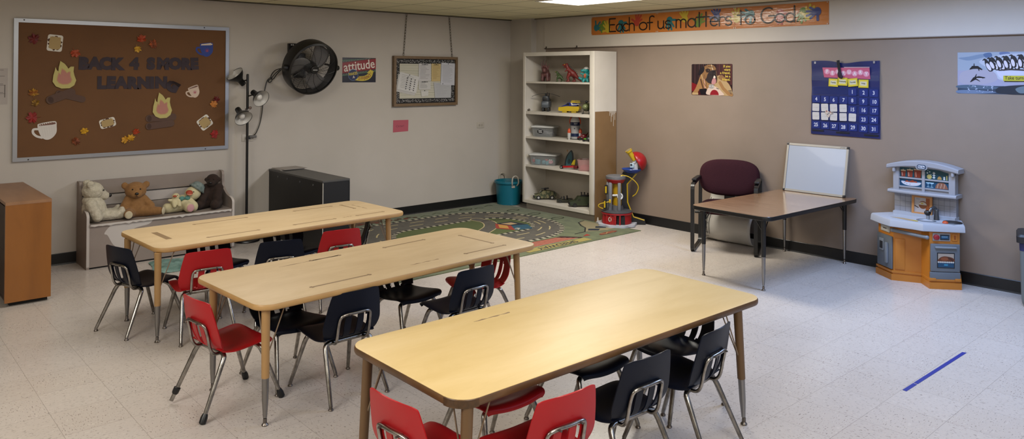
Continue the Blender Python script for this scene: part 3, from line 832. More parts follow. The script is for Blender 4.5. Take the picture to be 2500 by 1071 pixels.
m.sph((.022, -.012, 1.315), .016, P('#7d6a62', .6), n=10, k=7); m.sph((.006, -.016, 1.295), .013, P('#a39a93', .6), n=10, k=7); m.sph((-.022, -.012, 1.303), .008, P('#5f4c46', .6), n=8, k=6)
m.tube(spline([(-.03, -.012, 1.30), (0, -.018, 1.29), (.03, -.014, 1.312), (.045, 0, 1.325)], 5), .003, P('#8d8580', .5), 6); m.build('trinket_garland', t)
m = MB(); m.tube(spline([(.10, -.03, .012), (.17, -.06, .008), (.20, -.02, .008), (.16, .03, .008), (.22, .06, .03)], 8), .004, bl, 6); m.build('power_cord', t)

# ---- bench with a box seat
BX0, BX1, BY, BH = -5.182, -3.925, -.354, .71
t = thing('storage_bench', 'taupe painted box bench with a slatted back under the bulletin board', 'bench', T(0, 0, 0))
def endpanel(x, th):
    m = MB()
    pr = [(-.008, 0), (BY, 0), (BY, .40)] + [(q.x, q.y) for q in spline([(BY, .41, 0), (BY + .004, .45, 0), (BY + .04, .475, 0), (BY + .09, .485, 0), (BY + .16, .505, 0), (-.115, .56, 0), (-.10, .64, 0), (-.098, .68, 0), (-.085, .705, 0)], 5)] + [(-.06, BH), (-.008, BH)]
    A = Matrix(((0, 0, 1, x), (1, 0, 0, 0), (0, 1, 0, 0), (0, 0, 0, 1)))
    m.prism(pr, 0, th, M_taupe, A); return m
endpanel(BX0, .022).build('end_panel', t, smooth=0); endpanel(BX1 - .022, .022).build('end_panel', t, smooth=0)
# pale worn front edges of the end panels
for x in (BX0, BX1 - .022):
    m = MB(); pts = [(x + .011, BY - .0006, .02)] + [(x + .011, q.x - .0006, q.y) for q in spline([(BY, .40, 0), (BY + .004, .45, 0), (BY + .04, .4755, 0), (BY + .09, .4855, 0)], 5)]
    for i in range(len(pts) - 1):
        a, b = pts[i], pts[i + 1]; m.add([(a[0] - .011, a[1], a[2] + .0005), (a[0] + .011, a[1], a[2] + .0005), (b[0] + .011, b[1], b[2] + .0005), (b[0] - .011, b[1], b[2] + .0005)], [(0, 1, 2, 3)], P('#b5ada6', .6))
    m.build('worn_edge', t, smooth=0)
xm, xl = (BX0 + BX1) / 2, BX1 - BX0 - .044
m = MB(); m.box((xm, BY + .012, .185), (xl, .018, .34), M_taupe); m.build('front_panel', t, smooth=0)
m = MB(); m.box((xm, BY + .022, .012), (xl, .012, .024), P('#141210', .7)); m.build('toe_shade_strip', t, smooth=0)  # near-black strip painted in for the shade below the front panel
m = MB(); A = Matrix(((1, 0, 0, 0), (0, 0, -1, BY + .0026), (0, 1, 0, 0), (0, 0, 0, 1)))
pch = spline([(-4.995, .352, 0), (-4.97, .362, 0), (-4.72, .362, 0), (-4.66, .36, 0), (-4.69, .325, 0), (-4.80, .305, 0), (-4.86, .26, 0), (-4.83, .17, 0), (-4.88, .12, 0), (-4.95, .16, 0), (-4.985, .20, 0), (-5.02, .27, 0), (-5.045, .285, 0), (-5.03, .315, 0)], 4, True)
m.poly([(q.x, q.y) for q in pch], P('#b7b0aa', .55), A); m.build('bare_patch', t, smooth=0, label='pale patch of peeled paint')
m = MB(); m.box((xm, (BY - .02) / 2, .367), (xl, -BY - .0, .018), M_taupe)
m.build('seat', t, smooth=0)
m = MB(); top_ = [(BX0 + .03 + (xl - .02) * k / 40, .3762 + .0004 * (k % 2)) for k in range(41)]; low_ = [(x, z - .010 - .010 * abs(sin(k * 1.7)) * (1 if k % 5 else 1.6)) for k, (x, z) in enumerate(top_)]
m.poly(top_ + low_[::-1], P('#bab3ac', .6), Matrix(((1, 0, 0, 0), (0, 0, -1, BY - .0105), (0, 1, 0, 0), (0, 0, 0, 1)))); m.build('worn_seat_edge', t, smooth=0, label='chipped white front edge of the seat')
m = MB(); m.box((xm, -.03, .645), (xl, .02, .125), M_taupe, R(0)); m.build('back_board', t, smooth=0)
m = MB(); m.box((xm, -.034, .528), (xl, .018, .085), P('#b0a8a2', .5)); m.build('back_board', t, smooth=0, label='pale middle board of the back')
m = MB(); m.box((xm, -.038, .43), (xl, .018, .10), M_taupe); m.build('back_board', t, smooth=0)

# ---- soft toys on the bench
furw = noisy('cream_plush', '#a8a08c', '#bfb7a4', 40, .95, .6, 120, sheen=.1, bdist=.006)
furb = noisy('tan_plush', '#7d5830', '#8a643b', 40, .95, .4, 160, sheen=.08, bdist=.004)
furp = noisy('pale_yellow_plush', '#b9ae86', '#c4ba96', 40, .95, .3, 160, sheen=.08, bdist=.004)
furd = noisy('dark_brown_plush', '#22150f', '#2c1c14', 40, .95, .4, 140, sheen=.03, bdist=.004)
SZ = .378
def ell(c, r, a=None): return (c, r) if a is None else (c, r, a)
# cream bear, turned towards the middle of the bench (faces +x)
t = thing('teddy_bear', 'cream white plush bear sitting in profile at the left end of the bench', 'plush toy', T(-5.09, -.20, SZ))
blob('body', [ell((0, 0, .10), (.098, .098, .118)), ell((-.02, 0, .18), (.075, .08, .05)), ((0, -.03, .05), (.17, -.055, .045), .05, .042), ((0, .05, .05), (.17, .07, .045), .05, .042),
     ell((.205, -.055, .06), (.032, .042, .055)), ell((.205, .07, .06), (.032, .042, .055)), ((-.045, -.085, .16), (.0, -.115, .05), .046, .042), ((-.03, .08, .16), (.02, .11, .05), .046, .04)], furw, .009, t, disp=.004, dscale=.02)
h = blob('head', [ell((-.012, 0, .262), (.086, .084, .078)), ((.02, 0, .25), (.082, 0, .212), .058, .038), ell((-.045, -.06, .325), (.034, .022, .034)), ell((-.045, .06, .325), (.034, .022, .034))], furw, .008, t, disp=.004, dscale=.02)
m = MB(); m.sph((.121, -.004, .212), (.016, .02, .018), P('#0b0a0a', .3)); m.build('nose', h)
m = MB(); m.sph((.062, -.050, .268), .007, P('#0b0a0a', .2), n=10, k=6); m.sph((.062, .050, .268), .007, P('#0b0a0a', .2), n=10, k=6); m.build('eyes', h)
# tan bear facing the room
t = thing('teddy_bear', 'golden brown teddy bear with cream feet sitting second from left on the bench', 'plush toy', T(-4.755, -.19, SZ) @ R(-10))
blob('body', [ell((0, 0, .085), (.085, .075, .10)), ell((0, -.005, .16), (.065, .06, .05)), ((-.05, 0, .165), (-.115, -.04, .06), .04, .034), ((.05, 0, .165), (.125, -.03, .09), .04, .032),
     ((-.04, -.03, .045), (-.07, -.14, .045), .05, .038), ((.05, -.02, .045), (.185, -.085, .045), .05, .036)], furb, .008, t, disp=.0015, dscale=.02)
h = blob('head', [ell((0, -.005, .230), (.090, .076, .080)), ell((0, -.062, .205), (.050, .036, .038)), ell((-.088, .005, .278), (.030, .018, .032)), ell((.088, .005, .278), (.030, .018, .032))], furb, .007, t, disp=.0012, dscale=.02)
m = MB(); m.sph((0, -.098, .214), (.016, .010, .012), P('#120c0a', .35)); m.build('nose', h)
m = MB(); m.sph((-.031, -.072, .250), .0068, P('#0b0a0a', .2), n=10, k=6); m.sph((.031, -.072, .250), .0068, P('#0b0a0a', .2), n=10, k=6); m.build('eyes', h)
m = MB(); m.tube(spline([(0, -.10, .203), (0, -.098, .192), (.012, -.092, .186)], 4), .0018, P('#3a2418', .7), 5); m.tube(spline([(0, -.098, .192), (-.012, -.092, .186)], 4), .0018, P('#3a2418', .7), 5); m.build('mouth', h)
crm = noisy('cream_felt', '#b0a489', '#bcb196', 30, .95, .2, 100)
for px, py, a in ((-.07, -.179, 0), (.216, -.105, 58)):
    m = MB(); m.sph((0, 0, 0), (.031, .008, .034), crm, T(px, py, .046) @ R(a)); m.build('foot_pad', t)
# big duckling leaning on the dark ape, with a baby duckling in its lap
t = thing('duck_toy', 'pale yellow plush duck in a teal hat slumped against the dark ape', 'plush toy', T(-4.33, -.18, SZ))
blob('body', [ell((-.01, -.01, .075), (.085, .07, .075), R(20, 'Y')), ((-.05, -.03, .045), (-.165, -.05, .048), .045, .046), ((.0, -.05, .06), (.0, -.13, .045), .045, .045), ell((.055, -.09, .045), (.04, .045, .05)), ((.02, -.04, .11), (.06, -.09, .06), .032, .03), ((-.03, 0, .10), (-.03, -.03, .12), .04, .03)], furp, .007, t, disp=.001)
h = blob('head', [ell((.075, -.01, .155), (.078, .066, .066), R(-25, 'Y'))], furp, .007, t)
m = MB(); m.sph((0, 0, 0), (.032, .03, .022), P('#9c3a20', .7), T(.022, -.07, .172) @ R(25, 'X')); m.sph((0, 0, 0), (.026, .028, .006), P('#b9715a', .7), T(.018, -.083, .166) @ R(25, 'X')); m.build('beak', h)
m = MB(); m.sph((.062, -.068, .175), .006, P('#0b0a0a', .2), n=8, k=6); m.build('eye', h)
teal = noisy('grey_teal_fabric', '#52615e', '#7f8a86', 35, .9, .3, 60)
m = MB(); A = T(.115, -.005, .195) @ R(38, 'Y'); m.lathe([(.073, -.012), (.078, -.002), (.07, .004), (.062, .02), (.052, .045), (.03, .06), (0, .064)], teal, A, 24); m.build('hat', h)
m = MB()
for sx in (-1, 1): m.sph((0, 0, 0), (.026, .014, .02), P('#4f7f76', .8), T(-.02 + sx * .026, -.07, .125) @ R(sx * 20, 'Y'))
m.sph((-.02, -.075, .125), .010, P('#476f68', .8), n=10, k=6); m.build('neck_bow', t)
m = MB(); m.sph((0, 0, 0), (.033, .008, .036), P('#b98a8c', .9), T(.0, -.172, .047)); m.build('foot_pad', t, label='pink sole')
t = thing('duck_toy', 'small pale yellow plush duckling held in the lap of the bigger duck', 'plush toy', T(-4.435, -.25, SZ + .058))
blob('body', [ell((0, 0, .042), (.042, .036, .045)), ell((.005, -.005, .094), (.034, .03, .03)), ((-.02, -.02, .05), (-.02, -.05, .012), .02, .017), ((.025, -.02, .05), (.025, -.045, .015), .02, .017), ((-.03, 0, .06), (-.055, -.01, .065), .015, .013)], furp, .005, t)
m = MB(); m.sph((-.012, -.034, .10), (.018, .014, .010), P('#a04a2c', .7), n=12, k=8); m.build('beak', t)
m = MB(); m.sph((.012, -.032, .106), .004, P('#0b0a0a', .2), n=8, k=6); m.build('eye', t)
# dark brown ape
t = thing('gorilla_toy', 'dark brown plush ape sitting at the right end of the bench', 'plush toy', T(-4.06, -.17, SZ) @ R(-35))
blob('body', [ell((0, 0, .10), (.085, .075, .105)), ell((0, -.005, .18), (.075, .06, .05)), ((-.05, -.02, .19), (-.07, -.10, .09), .042, .036), ((.06, -.02, .19), (.06, -.09, .10), .042, .036), ((-.05, -.02, .045), (-.10, -.13, .04), .05, .04), ((.05, -.03, .045), (.05, -.13, .042), .05, .042)], furd, .009, t, disp=.0015)
h = blob('head', [ell((0, -.015, .262), (.062, .06, .058)), ell((0, -.068, .240), (.04, .035, .032)), ell((-.064, -.01, .265), (.015, .012, .02)), ell((.064, -.01, .265), (.015, .012, .02))], furd, .007, t)
m = MB(); m.sph((0, -.104, .247), (.016, .006, .009), P('#090606', .4), n=10, k=6); m.sph((-.024, -.07, .275), .006, P('#090606', .2), n=8, k=6); m.sph((.024, -.07, .275), .006, P('#090606', .2), n=8, k=6); m.build('face_features', h)

# ---- honey oak cabinet at the far left
t = thing('oak_cabinet', 'honey brown wooden cabinet on the floor at the far left', 'cabinet', T(-5.727, 0, 0))
w2 = .142
m = MB(); m.box((0, -.565, .729), (2 * w2, 1.11, .022), M_cabtop); m.build('top', t, smooth=0)
m = MB(); m.box((0, -1.108, .374), (2 * w2, .022, .688), M_cab); m.build('side_panel', t, smooth=0)
m = MB(); m.box((0, -.022, .374), (2 * w2, .022, .688), M_cab); m.build('side_panel', t, smooth=0)
m = MB(); m.box((w2 - .01, -.565, .374), (.02, 1.06, .688), M_cab); m.build('back_panel', t, smooth=0)
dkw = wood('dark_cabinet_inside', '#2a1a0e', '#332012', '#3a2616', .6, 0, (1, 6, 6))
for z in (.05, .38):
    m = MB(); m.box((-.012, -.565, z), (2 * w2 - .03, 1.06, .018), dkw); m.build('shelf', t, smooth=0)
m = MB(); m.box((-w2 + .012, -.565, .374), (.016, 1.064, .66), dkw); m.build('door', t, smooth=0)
m = MB(); m.box((.01, -.56, .015), (2 * w2 - .05, 1.04, .03), P('#0c0a09', .7)); m.build('plinth', t, smooth=0)  # coloured near-black to give the shadow gap under the cabinet

# ---- black cabinet
t = thing('black_cabinet', 'low black cabinet standing end-on to the wall behind the far table', 'cabinet', T(-3.29, 0, 0))
w2 = .14; bc = P('#0d0d0e', .45); bt = P('#454442', .5)
m = MB(); m.box((0, -.58, .668), (2 * w2, 1.15, .018), bt); m.box((0, -.58, .6585), (2 * w2 + .001, 1.151, .006), P('#1a1a1a', .5)); m.build('top', t, smooth=0)
m = MB(); m.box((0, -.582, .329), (2 * w2 - .002, 1.142, .655), bc); m.build('carcass', t, smooth=0)
m = MB(); m.box((w2 * 1.0 - .003, -1.1538, .33), (2 * w2 * .0 + .006, .004, .64), P('#1f2024', .4)); m.box((-w2 + .003, -1.1545, .33), (.006, .004, .65), P('#b9b4aa', .5)); m.build('edge_strip', t, smooth=0)
m = MB()
for y, z in ((-.22, .62), (-.43, .62), (-.70, .62), (-.97, .62), (-.11, .17)): m.tube([(-w2 + .001, y, z), (-w2 - .003, y, z)], .010, P('#4d4d4d', .5), 10)
m.build('cam_locks', t)
m = MB()
for k, (a, dx, dy) in enumerate(((2, 0, 0), (-5, .012, .01), (6, .02, -.015))):
    m.prism([(-.13, -.11), (.13, -.11), (.13, .11), (-.13, .11)], .001 + k * .0035, .004 + k * .0035, P('#8f8882', .7), T(dx, dy, 0) @ R(a))
single(m, 'paper_stack', 'loose pale papers lying on top of the black cabinet', 'papers', T(-3.285, -.135, .678), smooth=0)

# ---- teal rope-handled tub in the corner
TBX, TBY = -.303, -.205
t = thing('rope_handle_tub', 'teal plastic tub with white rope handles on the floor in the corner', 'tub', T(TBX, TBY, 0))
tm = P('#0d6276', .38); 
m = MB(); m.lathe([(0, .001), (.140, .001), (.148, .006), (.158, .13), (.168, .262), (.176, .268), (.184, .272), (.186, .285), (.184, .298), (.176, .302), (.168, .30), (.162, .27), (.150, .12), (.142, .012), (0, .010)], tm, n=44); m.build('bucket', t)
for a in (75, 255):
    A = R(a); m = MB()
    rp = spline([(.150, -.03, .24), (.178, -.04, .27), (.185, -.045, .30), (.183, -.035, .355), (.18, 0, .375), (.183, .035, .355), (.185, .045, .30), (.178, .04, .27), (.150, .03, .24)], 6)
    m.tube(rp, .0085, noisy('twisted_rope', '#9a948a', '#b8b2a6', 60, .9, .6, 220) if a < 100 else bpy.data.materials['twisted_rope'], 8, M=A); m.build('rope_handle', t)
m = MB(); m.prism(rrect(.045, .03, .004), 0, .001, P('#8f8f88', .6), R(-112) @ T(.1705, 0, .24) @ R(90, 'Z') @ R(90, 'X')); m.build('price_sticker', t, smooth=0)

# ================================================================= bookcase and toys
SX0, SX1, SY0, SY1 = -.40, -.012, -.572, -1.745      # front, back, left end, right end
STOP, SBOT = 1.928, .082
t = thing('bookcase', 'tall white painted bookcase of five open shelves with a tan patch on its side', 'bookcase', T(0, 0, 0))
def bx(name, x0, x1, y0, y1, z0, z1, mat, par=None, bev=0.0, label=None):
    m = MB(); m.box(((x0 + x1) / 2, (y0 + y1) / 2, (z0 + z1) / 2), (abs(x1 - x0), abs(y1 - y0), abs(z1 - z0)), mat, bev=bev)
    return m.build(name, par or t, smooth=38 if bev else 0, label=label)
bx('side_panel', SX0 + .02, SX1, SY0, SY0 - .02, SBOT, STOP, M_shelfw)
sp = bx('side_panel', SX0 + .02, SX1, SY1 + .02, SY1, SBOT, STOP, M_shelfw)
m = MB(); A = Matrix(((1, 0, 0, 0), (0, 0, -1, SY1 - .0008), (0, 1, 0, 0), (0, 0, 0, 1)))
drip = [(SX0 + .02, 0.0), (SX1, 0.0), (SX1, 1.235)]
xx = SX1
for k, dl in enumerate((.02, .10, .03, .17, .04, .06, .12, .02, .05)):
    x_ = SX1 - .012 - k * .013; drip += [(x_ + .004, 1.24), (x_ + .0035, 1.24 - dl), (x_, 1.237 - dl), (x_ - .0035, 1.24 - dl), (x_ - .004, 1.24)]
drip += [(SX1 - .16, 1.243), (SX0 + .02, 1.243)]
m.poly(drip, M_tanboard, A); m.build('unpainted_patch', sp, smooth=0, label='tan unpainted lower side with white paint drips')
bx('back_panel', SX1 - .008, SX1, SY0 - .02, SY1 + .02, SBOT, STOP, noisy('shelf_back_paint', '#a89f92', '#b0a79a', 3, .6, .04))
bx('top_panel', SX0 + .02, SX1, SY0 - .02, SY1 + .02, STOP - .02, STOP, M_shelfw)
for z, th in ((1.571, .020), (1.205, .034), (.893, .020), (.546, .022)):
    bx('shelf', SX0 + .012, SX1 - .008, SY0 - .02, SY1 + .02, z - th, z, M_shelfw)
bx('bottom_shelf', SX0 + .004, SX1 - .008, SY0 - .02, SY1 + .02, .098, .118, M_shelfw)
bx('face_stile', SX0, SX0 + .02, SY0 + .004, SY0 - .036, SBOT, STOP, M_shelfw, bev=.003)
bx('face_stile', SX0, SX0 + .02, SY1 + .066, SY1 - .002, SBOT, STOP, M_shelfw, bev=.003)
bx('face_rail', SX0 + .001, SX0 + .02, SY0 - .036, SY1 + .066, STOP - .045, STOP, M_shelfw)
bx('face_rail', SX0 + .001, SX0 + .02, SY0 - .036, SY1 + .066, SBOT, .117, M_shelfw)
bx('kick_board', SX0 + .05, SX0 + .068, SY0 - .02, SY1 + .01, 0, SBOT, P('#8d857b', .6))
bx('kick_board', SX0 + .068, SX1, SY1 + .02, SY1 + .002, 0, SBOT, M_tanboard)

R1, R2, R3, R4, R5 = 1.571, 1.205, .893, .546, .118
def SH(px, z, x=-.22, a=-55):
    return T(x, -.704 - (px - 1323) * .0069 + (x + .2) * 1.03, z) @ R(a)
G_top, G_2, G_3, G_4, G_5 = ('toys on the top shelf', 'toys on the second shelf', 'toys on the third shelf', 'toys on the fourth shelf', 'army vehicles on the bottom shelf')
# horned dinosaur seen from the front
pm = noisy('plum_brown_rubber', '#4a2327', '#6d4a45', 25, .5, .2, 120)
t = thing('toy_dinosaur', 'plum brown spiked dinosaur facing out at the left of the top shelf', 'toy dinosaur', SH(1331, R1) @ S(.95, .95, 1.12), G_top)
blob('body', [ell((0, .03, .095), (.05, .09, .055)), ((-.030, -.02, .08), (-.033, -.03, .018), .022, .017), ((.030, -.02, .08), (.033, -.03, .018), .022, .017), ((-.032, .09, .08), (-.035, .095, .018), .022, .017), ((.032, .09, .08), (.035, .095, .018), .022, .017),
     ell((0, -.06, .125), (.036, .05, .034)), ell((0, -.03, .145), (.048, .02, .04)), ((0, .1, .09), (0, .2, .05), .03, .006)], pm, .0055, t)
m = MB()
for x, z, dx, L in ((-.033, .155, -.010, .07), (-.012, .16, -.004, .085), (.012, .16, .008, .08), (.036, .145, .030, .055)):
    m.tube([(x, -.035, z - .01), (x + dx * .6, -.04, z + L * .5), (x + dx, -.045, z + L)], [.009, .006, .001], pm, 8)
m.build('horns', t)
# small green dinosaur
gm = noisy('green_rubber', '#2c3d1e', '#465a30', 30, .5, .2, 140)
def biped(name, label, s, mat, dark, M, open_mouth=False):
    t = thing(name, label, 'toy dinosaur', M, G_top)
    bl_ = [((.005, 0, .105), (-.030, 0, .150), .034, .023), ell((.008, 0, .10), (.038, .034, .042)), ((-.030, 0, .150), (-.048, 0, .186), .021, .018), ((-.046, 0, .192), (-.088, 0, .190), .019, .010),
           ((.03, 0, .095), (.075, 0, .05), .032, .018), ((.075, 0, .05), (.12, 0, .008), .018, .006),
           ((-.012, -.026, .09), (-.03, -.034, .05), .026, .015), ((-.03, -.034, .05), (-.018, -.036, .018), .014, .011), ell((-.028, -.036, .009), (.026, .013, .009)),
           ((.02, .026, .09), (.03, .034, .05), .026, .015), ((.03, .034, .05), (.04, .036, .018), .014, .011), ell((.03, .036, .009), (.026, .013, .009)),
           ((-.04, -.022, .135), (-.062, -.026, .118), .009, .006), ((-.04, .022, .135), (-.062, .026, .122), .009, .006)]
    if open_mouth: bl_.append(((-.045, 0, .180), (-.076, 0, .160), .011, .006))
    bl_ = [tuple(([x * s for x in q] if isinstance(q, (list, tuple)) else q * s) for q in b) for b in bl_]
    blob('body', bl_, mat, .0045, t, smoothit=4)
    m = MB()
    for k in range(9):
        f = k / 8; x, z = -.045 + .11 * f, .19 - .105 * f + .01 * sin(f * 3); m.tube([(x * s, 0, z * s), ((x + .014) * s, 0, (z + .016) * s)], [.007 * s, .001], dark, 6)
    m.build('back_ridge', t)
    m = MB(); m.sph((-.068 * s, -.019 * s, .197 * s), .005 * s, P('#d0b020', .3), n=8, k=6); m.build('eye', t)
    return t
biped('toy_dinosaur', 'small green dinosaur standing beside the red one on the top shelf', .62, gm, P('#1e2b14', .6), SH(1366, R1, a=-70))
rm_ = noisy('dark_red_rubber', '#5a1614', '#74201c', 25, .5, .2, 120)
biped('toy_dinosaur', 'tall dark red dinosaur with an open mouth and dark ridge on the top shelf', 1.06, rm_, P('#1c0f0e', .6), SH(1394, R1), True)
# teal creature
tl = noisy('teal_rubber', '#0e6a6c', '#1b8685', 25, .45, .15, 120)
t = thing('toy_dinosaur', 'turquoise upright toy creature with a white cap at the right end of the top shelf', 'toy dinosaur', SH(1428, R1, -.26), G_top)
blob('body', [ell((0, 0, .07), (.038, .036, .055)), ell((.005, -.005, .135), (.034, .034, .032)), ((-.0, -.02, .14), (-.04, -.03, .135), .022, .016), ((-.02, -.02, .09), (-.055, -.03, .105), .012, .009), ((.025, -.02, .09), (.05, -.03, .075), .012, .010), ((-.018, -.01, .03), (-.024, -.02, .01), .02, .016), ((.02, -.01, .03), (.026, -.02, .01), .02, .016), ((-.02, .02, .02), (-.075, .02, .05), .018, .015), ell((.035, .005, .115), (.016, .02, .02))], tl, .0045, t)
m = MB(); m.sph((.008, -.004, .150), (.034, .034, .03), P('#a9aaa6', .5), cut=(5, 90)); m.build('cap', t)
m = MB(); m.sph((-.004, -.030, .075), (.018, .012, .028), P('#a0502c', .5)); m.build('belly', t)
m = MB(); m.sph((-.022, -.033, .148), .006, P('#e6e6e0', .3), n=8, k=6); m.sph((-.026, -.037, .148), .003, P('#101010', .3), n=8, k=6); m.build('eye', t)

# second shelf
gy, dg, yw, bu = P('#474c52', .45), P('#15161a', .45), P('#b59a12', .35), P('#0f2274', .3)
t = thing('toy_helicopter', 'grey toy helicopter seen nose-on with long drooping rotor blades on the second shelf', 'toy helicopter', SH(1333, R2), G_2)
m = MB(); m.box((0, .03, .085), (.098, .20, .085), gy, bev=.018); m.box((0, .0, .155), (.075, .13, .07), gy, bev=.018); m.tube([(0, .12, .12), (0, .26, .14)], [.025, .012], gy, 10); m.build('fuselage', t)
m = MB(); m.box((0, -.066, .155), (.06, .006, .045), dg, bev=.002); m.box((0, -.071, .092), (.075, .006, .03), P('#5d646c', .3), bev=.002); m.build('windscreen', t)
for sx in (-1, 1):
    m = MB(); m.box((sx * .032, .02, .022), (.026, .14, .044), dg, bev=.006); m.build('landing_wheel_block', t)
m = MB(); m.tube([(0, 0, .18), (0, 0, .222)], .012, dg, 10); m.tube([(.038, .0, .13), (.040, 0, .225)], .006, dg, 8); m.tube([(.018, 0, .18), (.018, 0, .235)], .004, dg, 8); m.build('mast', t)
for sx in (-1, 1):
    m = MB(); pts = [(sx * (.01 + .165 * f), 0, .218 + .006 * f - .044 * f * f) for f in [k / 8 for k in range(9)]]
    m.loft([[(p[0], -.011, p[2] - .002), (p[0], .011, p[2] - .002), (p[0], .011, p[2] + .002), (p[0], -.011, p[2] + .002)] for p in pts], dg); m.build('rotor_blade', t)
t = thing('toy_rescue_craft', 'yellow and blue toy rescue craft on the second shelf', 'toy vehicle', SH(1393, R2, -.2, -62), G_2)
m = MB(); prf = [(-.135, .028), (-.12, .02), (.11, .02), (.125, .05), (.12, .075), (-.02, .078), (-.13, .064)]
A = T(0, .05, 0) @ R(90, 'X'); m.prism(prf, 0, .10, yw, A); m.build('hull', t, smooth=0)
m = MB(); prf = [(-.115, .066), (-.05, .079), (.10, .079), (.07, .112), (-.02, .118), (-.05, .096)]; m.prism(prf, .012, .088, bu, A); m.build('cabin', t, smooth=0)
m = MB(); m.prism([(-.046, .094), (-.02, .112), (.0, .112), (-.004, .088)], .008, .092, P('#0a0d16', .1), A); m.build('windscreen', t, smooth=0)
m = MB(); m.prism([(.02, .119), (.03, .088), (.12, .10), (.125, .106), (.045, .10), (.03, .119)], .005, .095, P('#c0c0be', .4), A); m.build('stripe', t, smooth=0)
m = MB(); m.prism([(.0, .112), (.125, .12), (.12, .146), (.02, .146)], .045, .055, P('#a58d1c', .4), A); m.build('tail_fin', t, smooth=0)
for x in (-.06, .055):
    m = MB(); m.box((x, 0, .011), (.06, .09, .022), P('#a88f14', .35), bev=.005); m.build('skid', t)
ol = noisy('olive_plastic', '#30351c', '#43482a', 30, .45, .1, 120)
t = thing('toy_helicopter', 'small olive green toy helicopter at the right end of the second shelf', 'toy helicopter', SH(1430, R2, -.27) @ S(1.3, 1.3, 1.3), G_2)
blob('fuselage', [ell((0, 0, .06), (.038, .055, .038)), ((0, .03, .07), (.03, .14, .085), .02, .008)], ol, .004, t)
m = MB(); m.sph((-.006, -.03, .065), (.028, .03, .024), P('#6f7752', .1)); m.build('canopy', t)
m = MB(); m.tube([(0, 0, .09), (0, 0, .112)], .006, dg, 8); m.sph((0, 0, .108), .012, dg, n=10, k=6); m.build('mast', t)
for a in (20, 200):
    m = MB(); m.box((.055, 0, .112), (.10, .012, .003), dg, R(a)); m.build('rotor_blade', t)
for sx in (-1, 1):
    m = MB(); m.tube(spline([(sx * .03, -.06, .012), (sx * .03, -.05, .005), (sx * .03, .05, .005)], 4), .0045, dg, 6); m.tube([(sx * .03, -.02, .005), (sx * .02, -.02, .035)], .003, dg, 6); m.build('landing_skid', t)
m = MB(); m.sph((0, 0, .012), (.020, .016, .012), P('#5d564c', .8), n=9, k=6); m.sph((.004, 0, .022), (.010, .010, .008), P('#4a443c', .8), n=8, k=5)
single(m, 'toy_rock', 'little grey stone-like toy at the far left of the second shelf', 'toy', SH(1289, R2, -.33), G_2, 60)

# third shelf
def bin_(name, label, M, w, d, h, body, lid=None, grp=None, taper=.86, clips=True):
    t = thing(name, label, 'storage box', M, grp)
    m = MB(); th = .003
    o0, o1 = rrect(w * taper, d * taper, .02, 4), rrect(w * .97, d * .97, .025, 4); i0, i1 = rrect(w * taper - 2 * th, d * taper - 2 * th, .018, 4), rrect(w * .97 - 2 * th, d * .97 - 2 * th, .023, 4)
    rings = [[(x, y, 0) for x, y in o0], [(x, y, h) for x, y in o1], [(x, y, h) for x, y in i1], [(x, y, th) for x, y in i0]]
    m.loft(rings, body); m.loft([[(x, y, h - .008) for x, y in rrect(w * .99, d * .99, .026, 4)], [(x, y, h) for x, y in rrect(w, d, .026, 4)], [(x, y, h) for x, y in o1]], body, cap=False); m.build('tub', t)
    if lid:
        m = MB(); m.loft([[(x, y, h + z) for x, y in rrect(w + dw, d + dw, .03, 4)] for z, dw in ((-.006, .012), (.006, .014), (.012, .008), (.014, -.03), (.018, -.06), (.019, -.10))], lid); m.build('lid', t)
    return t
wl = P('#b9bab8', .4)
t = bin_('storage_box', 'clear plastic box with a white lid and an oval black label on the third shelf', SH(1330, R3, -.21, -66), .30, .19, .12, M_clear, wl, 'lidded clear boxes in the bookcase')
m = MB(); A = T(-.02, -.0935, .066) @ R(90 + 4, 'X'); m.disc(0, 0, .040, P('#0b0b12', .5), .026, M=A); lw_ = P('#c9c9c9', .6)
m.text('BABY', 0, .009, .020, lw_, M=A, offset=.0004); m.text('WIPES', 0, -.010, .017, lw_, M=A, offset=.0004); m.build('oval_label', t, smooth=0)
cont = noisy('grey_box_contents', '#3e3d40', '#6a686a', 30, .8, .2)
o = blob('contents', [ell((-.06, 0, .045), (.07, .07, .035)), ell((.05, .01, .045), (.075, .07, .03)), ell((0, -.02, .06), (.09, .05, .02))], cont, .008, t, disp=.004, dscale=.03)
t = thing('toy_rocket', 'white toy rocket ship with orange and navy bands on the third shelf', 'toy rocket', SH(1405, R3, -.22), G_3)
rw_, ro, rn = P('#a9a8a6', .35), P('#b0431f', .4), P('#0c1c3e', .35)
m = MB(); m.lathe([(0, .008), (.052, .008), (.055, .02), (.055, .14), (.056, .15), (.056, .175)], P('#8f9093', .35), n=28); m.build('fuselage', t)
m = MB(); m.lathe([(.0555, .035), (.057, .036), (.057, .072), (.0555, .073)], rn, n=28); m.build('navy_band', t)
m = MB(); m.lathe([(.056, .165), (.060, .166), (.061, .205), (.058, .207)], rn, n=28); m.build('navy_band', t)
m = MB(); m.lathe([(.060, .206), (.054, .235), (.040, .262), (.02, .278), (0, .283)], P('#b3b1ae', .35), n=28); m.build('nose_cone', t)
for sx in (-1, 1):
    m = MB(); m.tube(spline([(sx * .060, -.01, .185), (sx * .062, -.01, .22), (sx * .050, -.01, .255), (sx * .028, -.01, .278)], 5), .007, ro, 8); m.build('orange_rail', t)
    m = MB(); m.lathe([(0, 0), (.013, 0), (.014, .01), (.020, .02), (.020, .075), (.019, .08)], rw_, T(sx * .067, -.035, .0), 18); m.lathe([(.0195, .078), (.0195, .105), (.013, .122), (.004, .128), (.003, .138), (0, .138)], ro, T(sx * .067, -.035, 0), 18); m.build('booster', t)
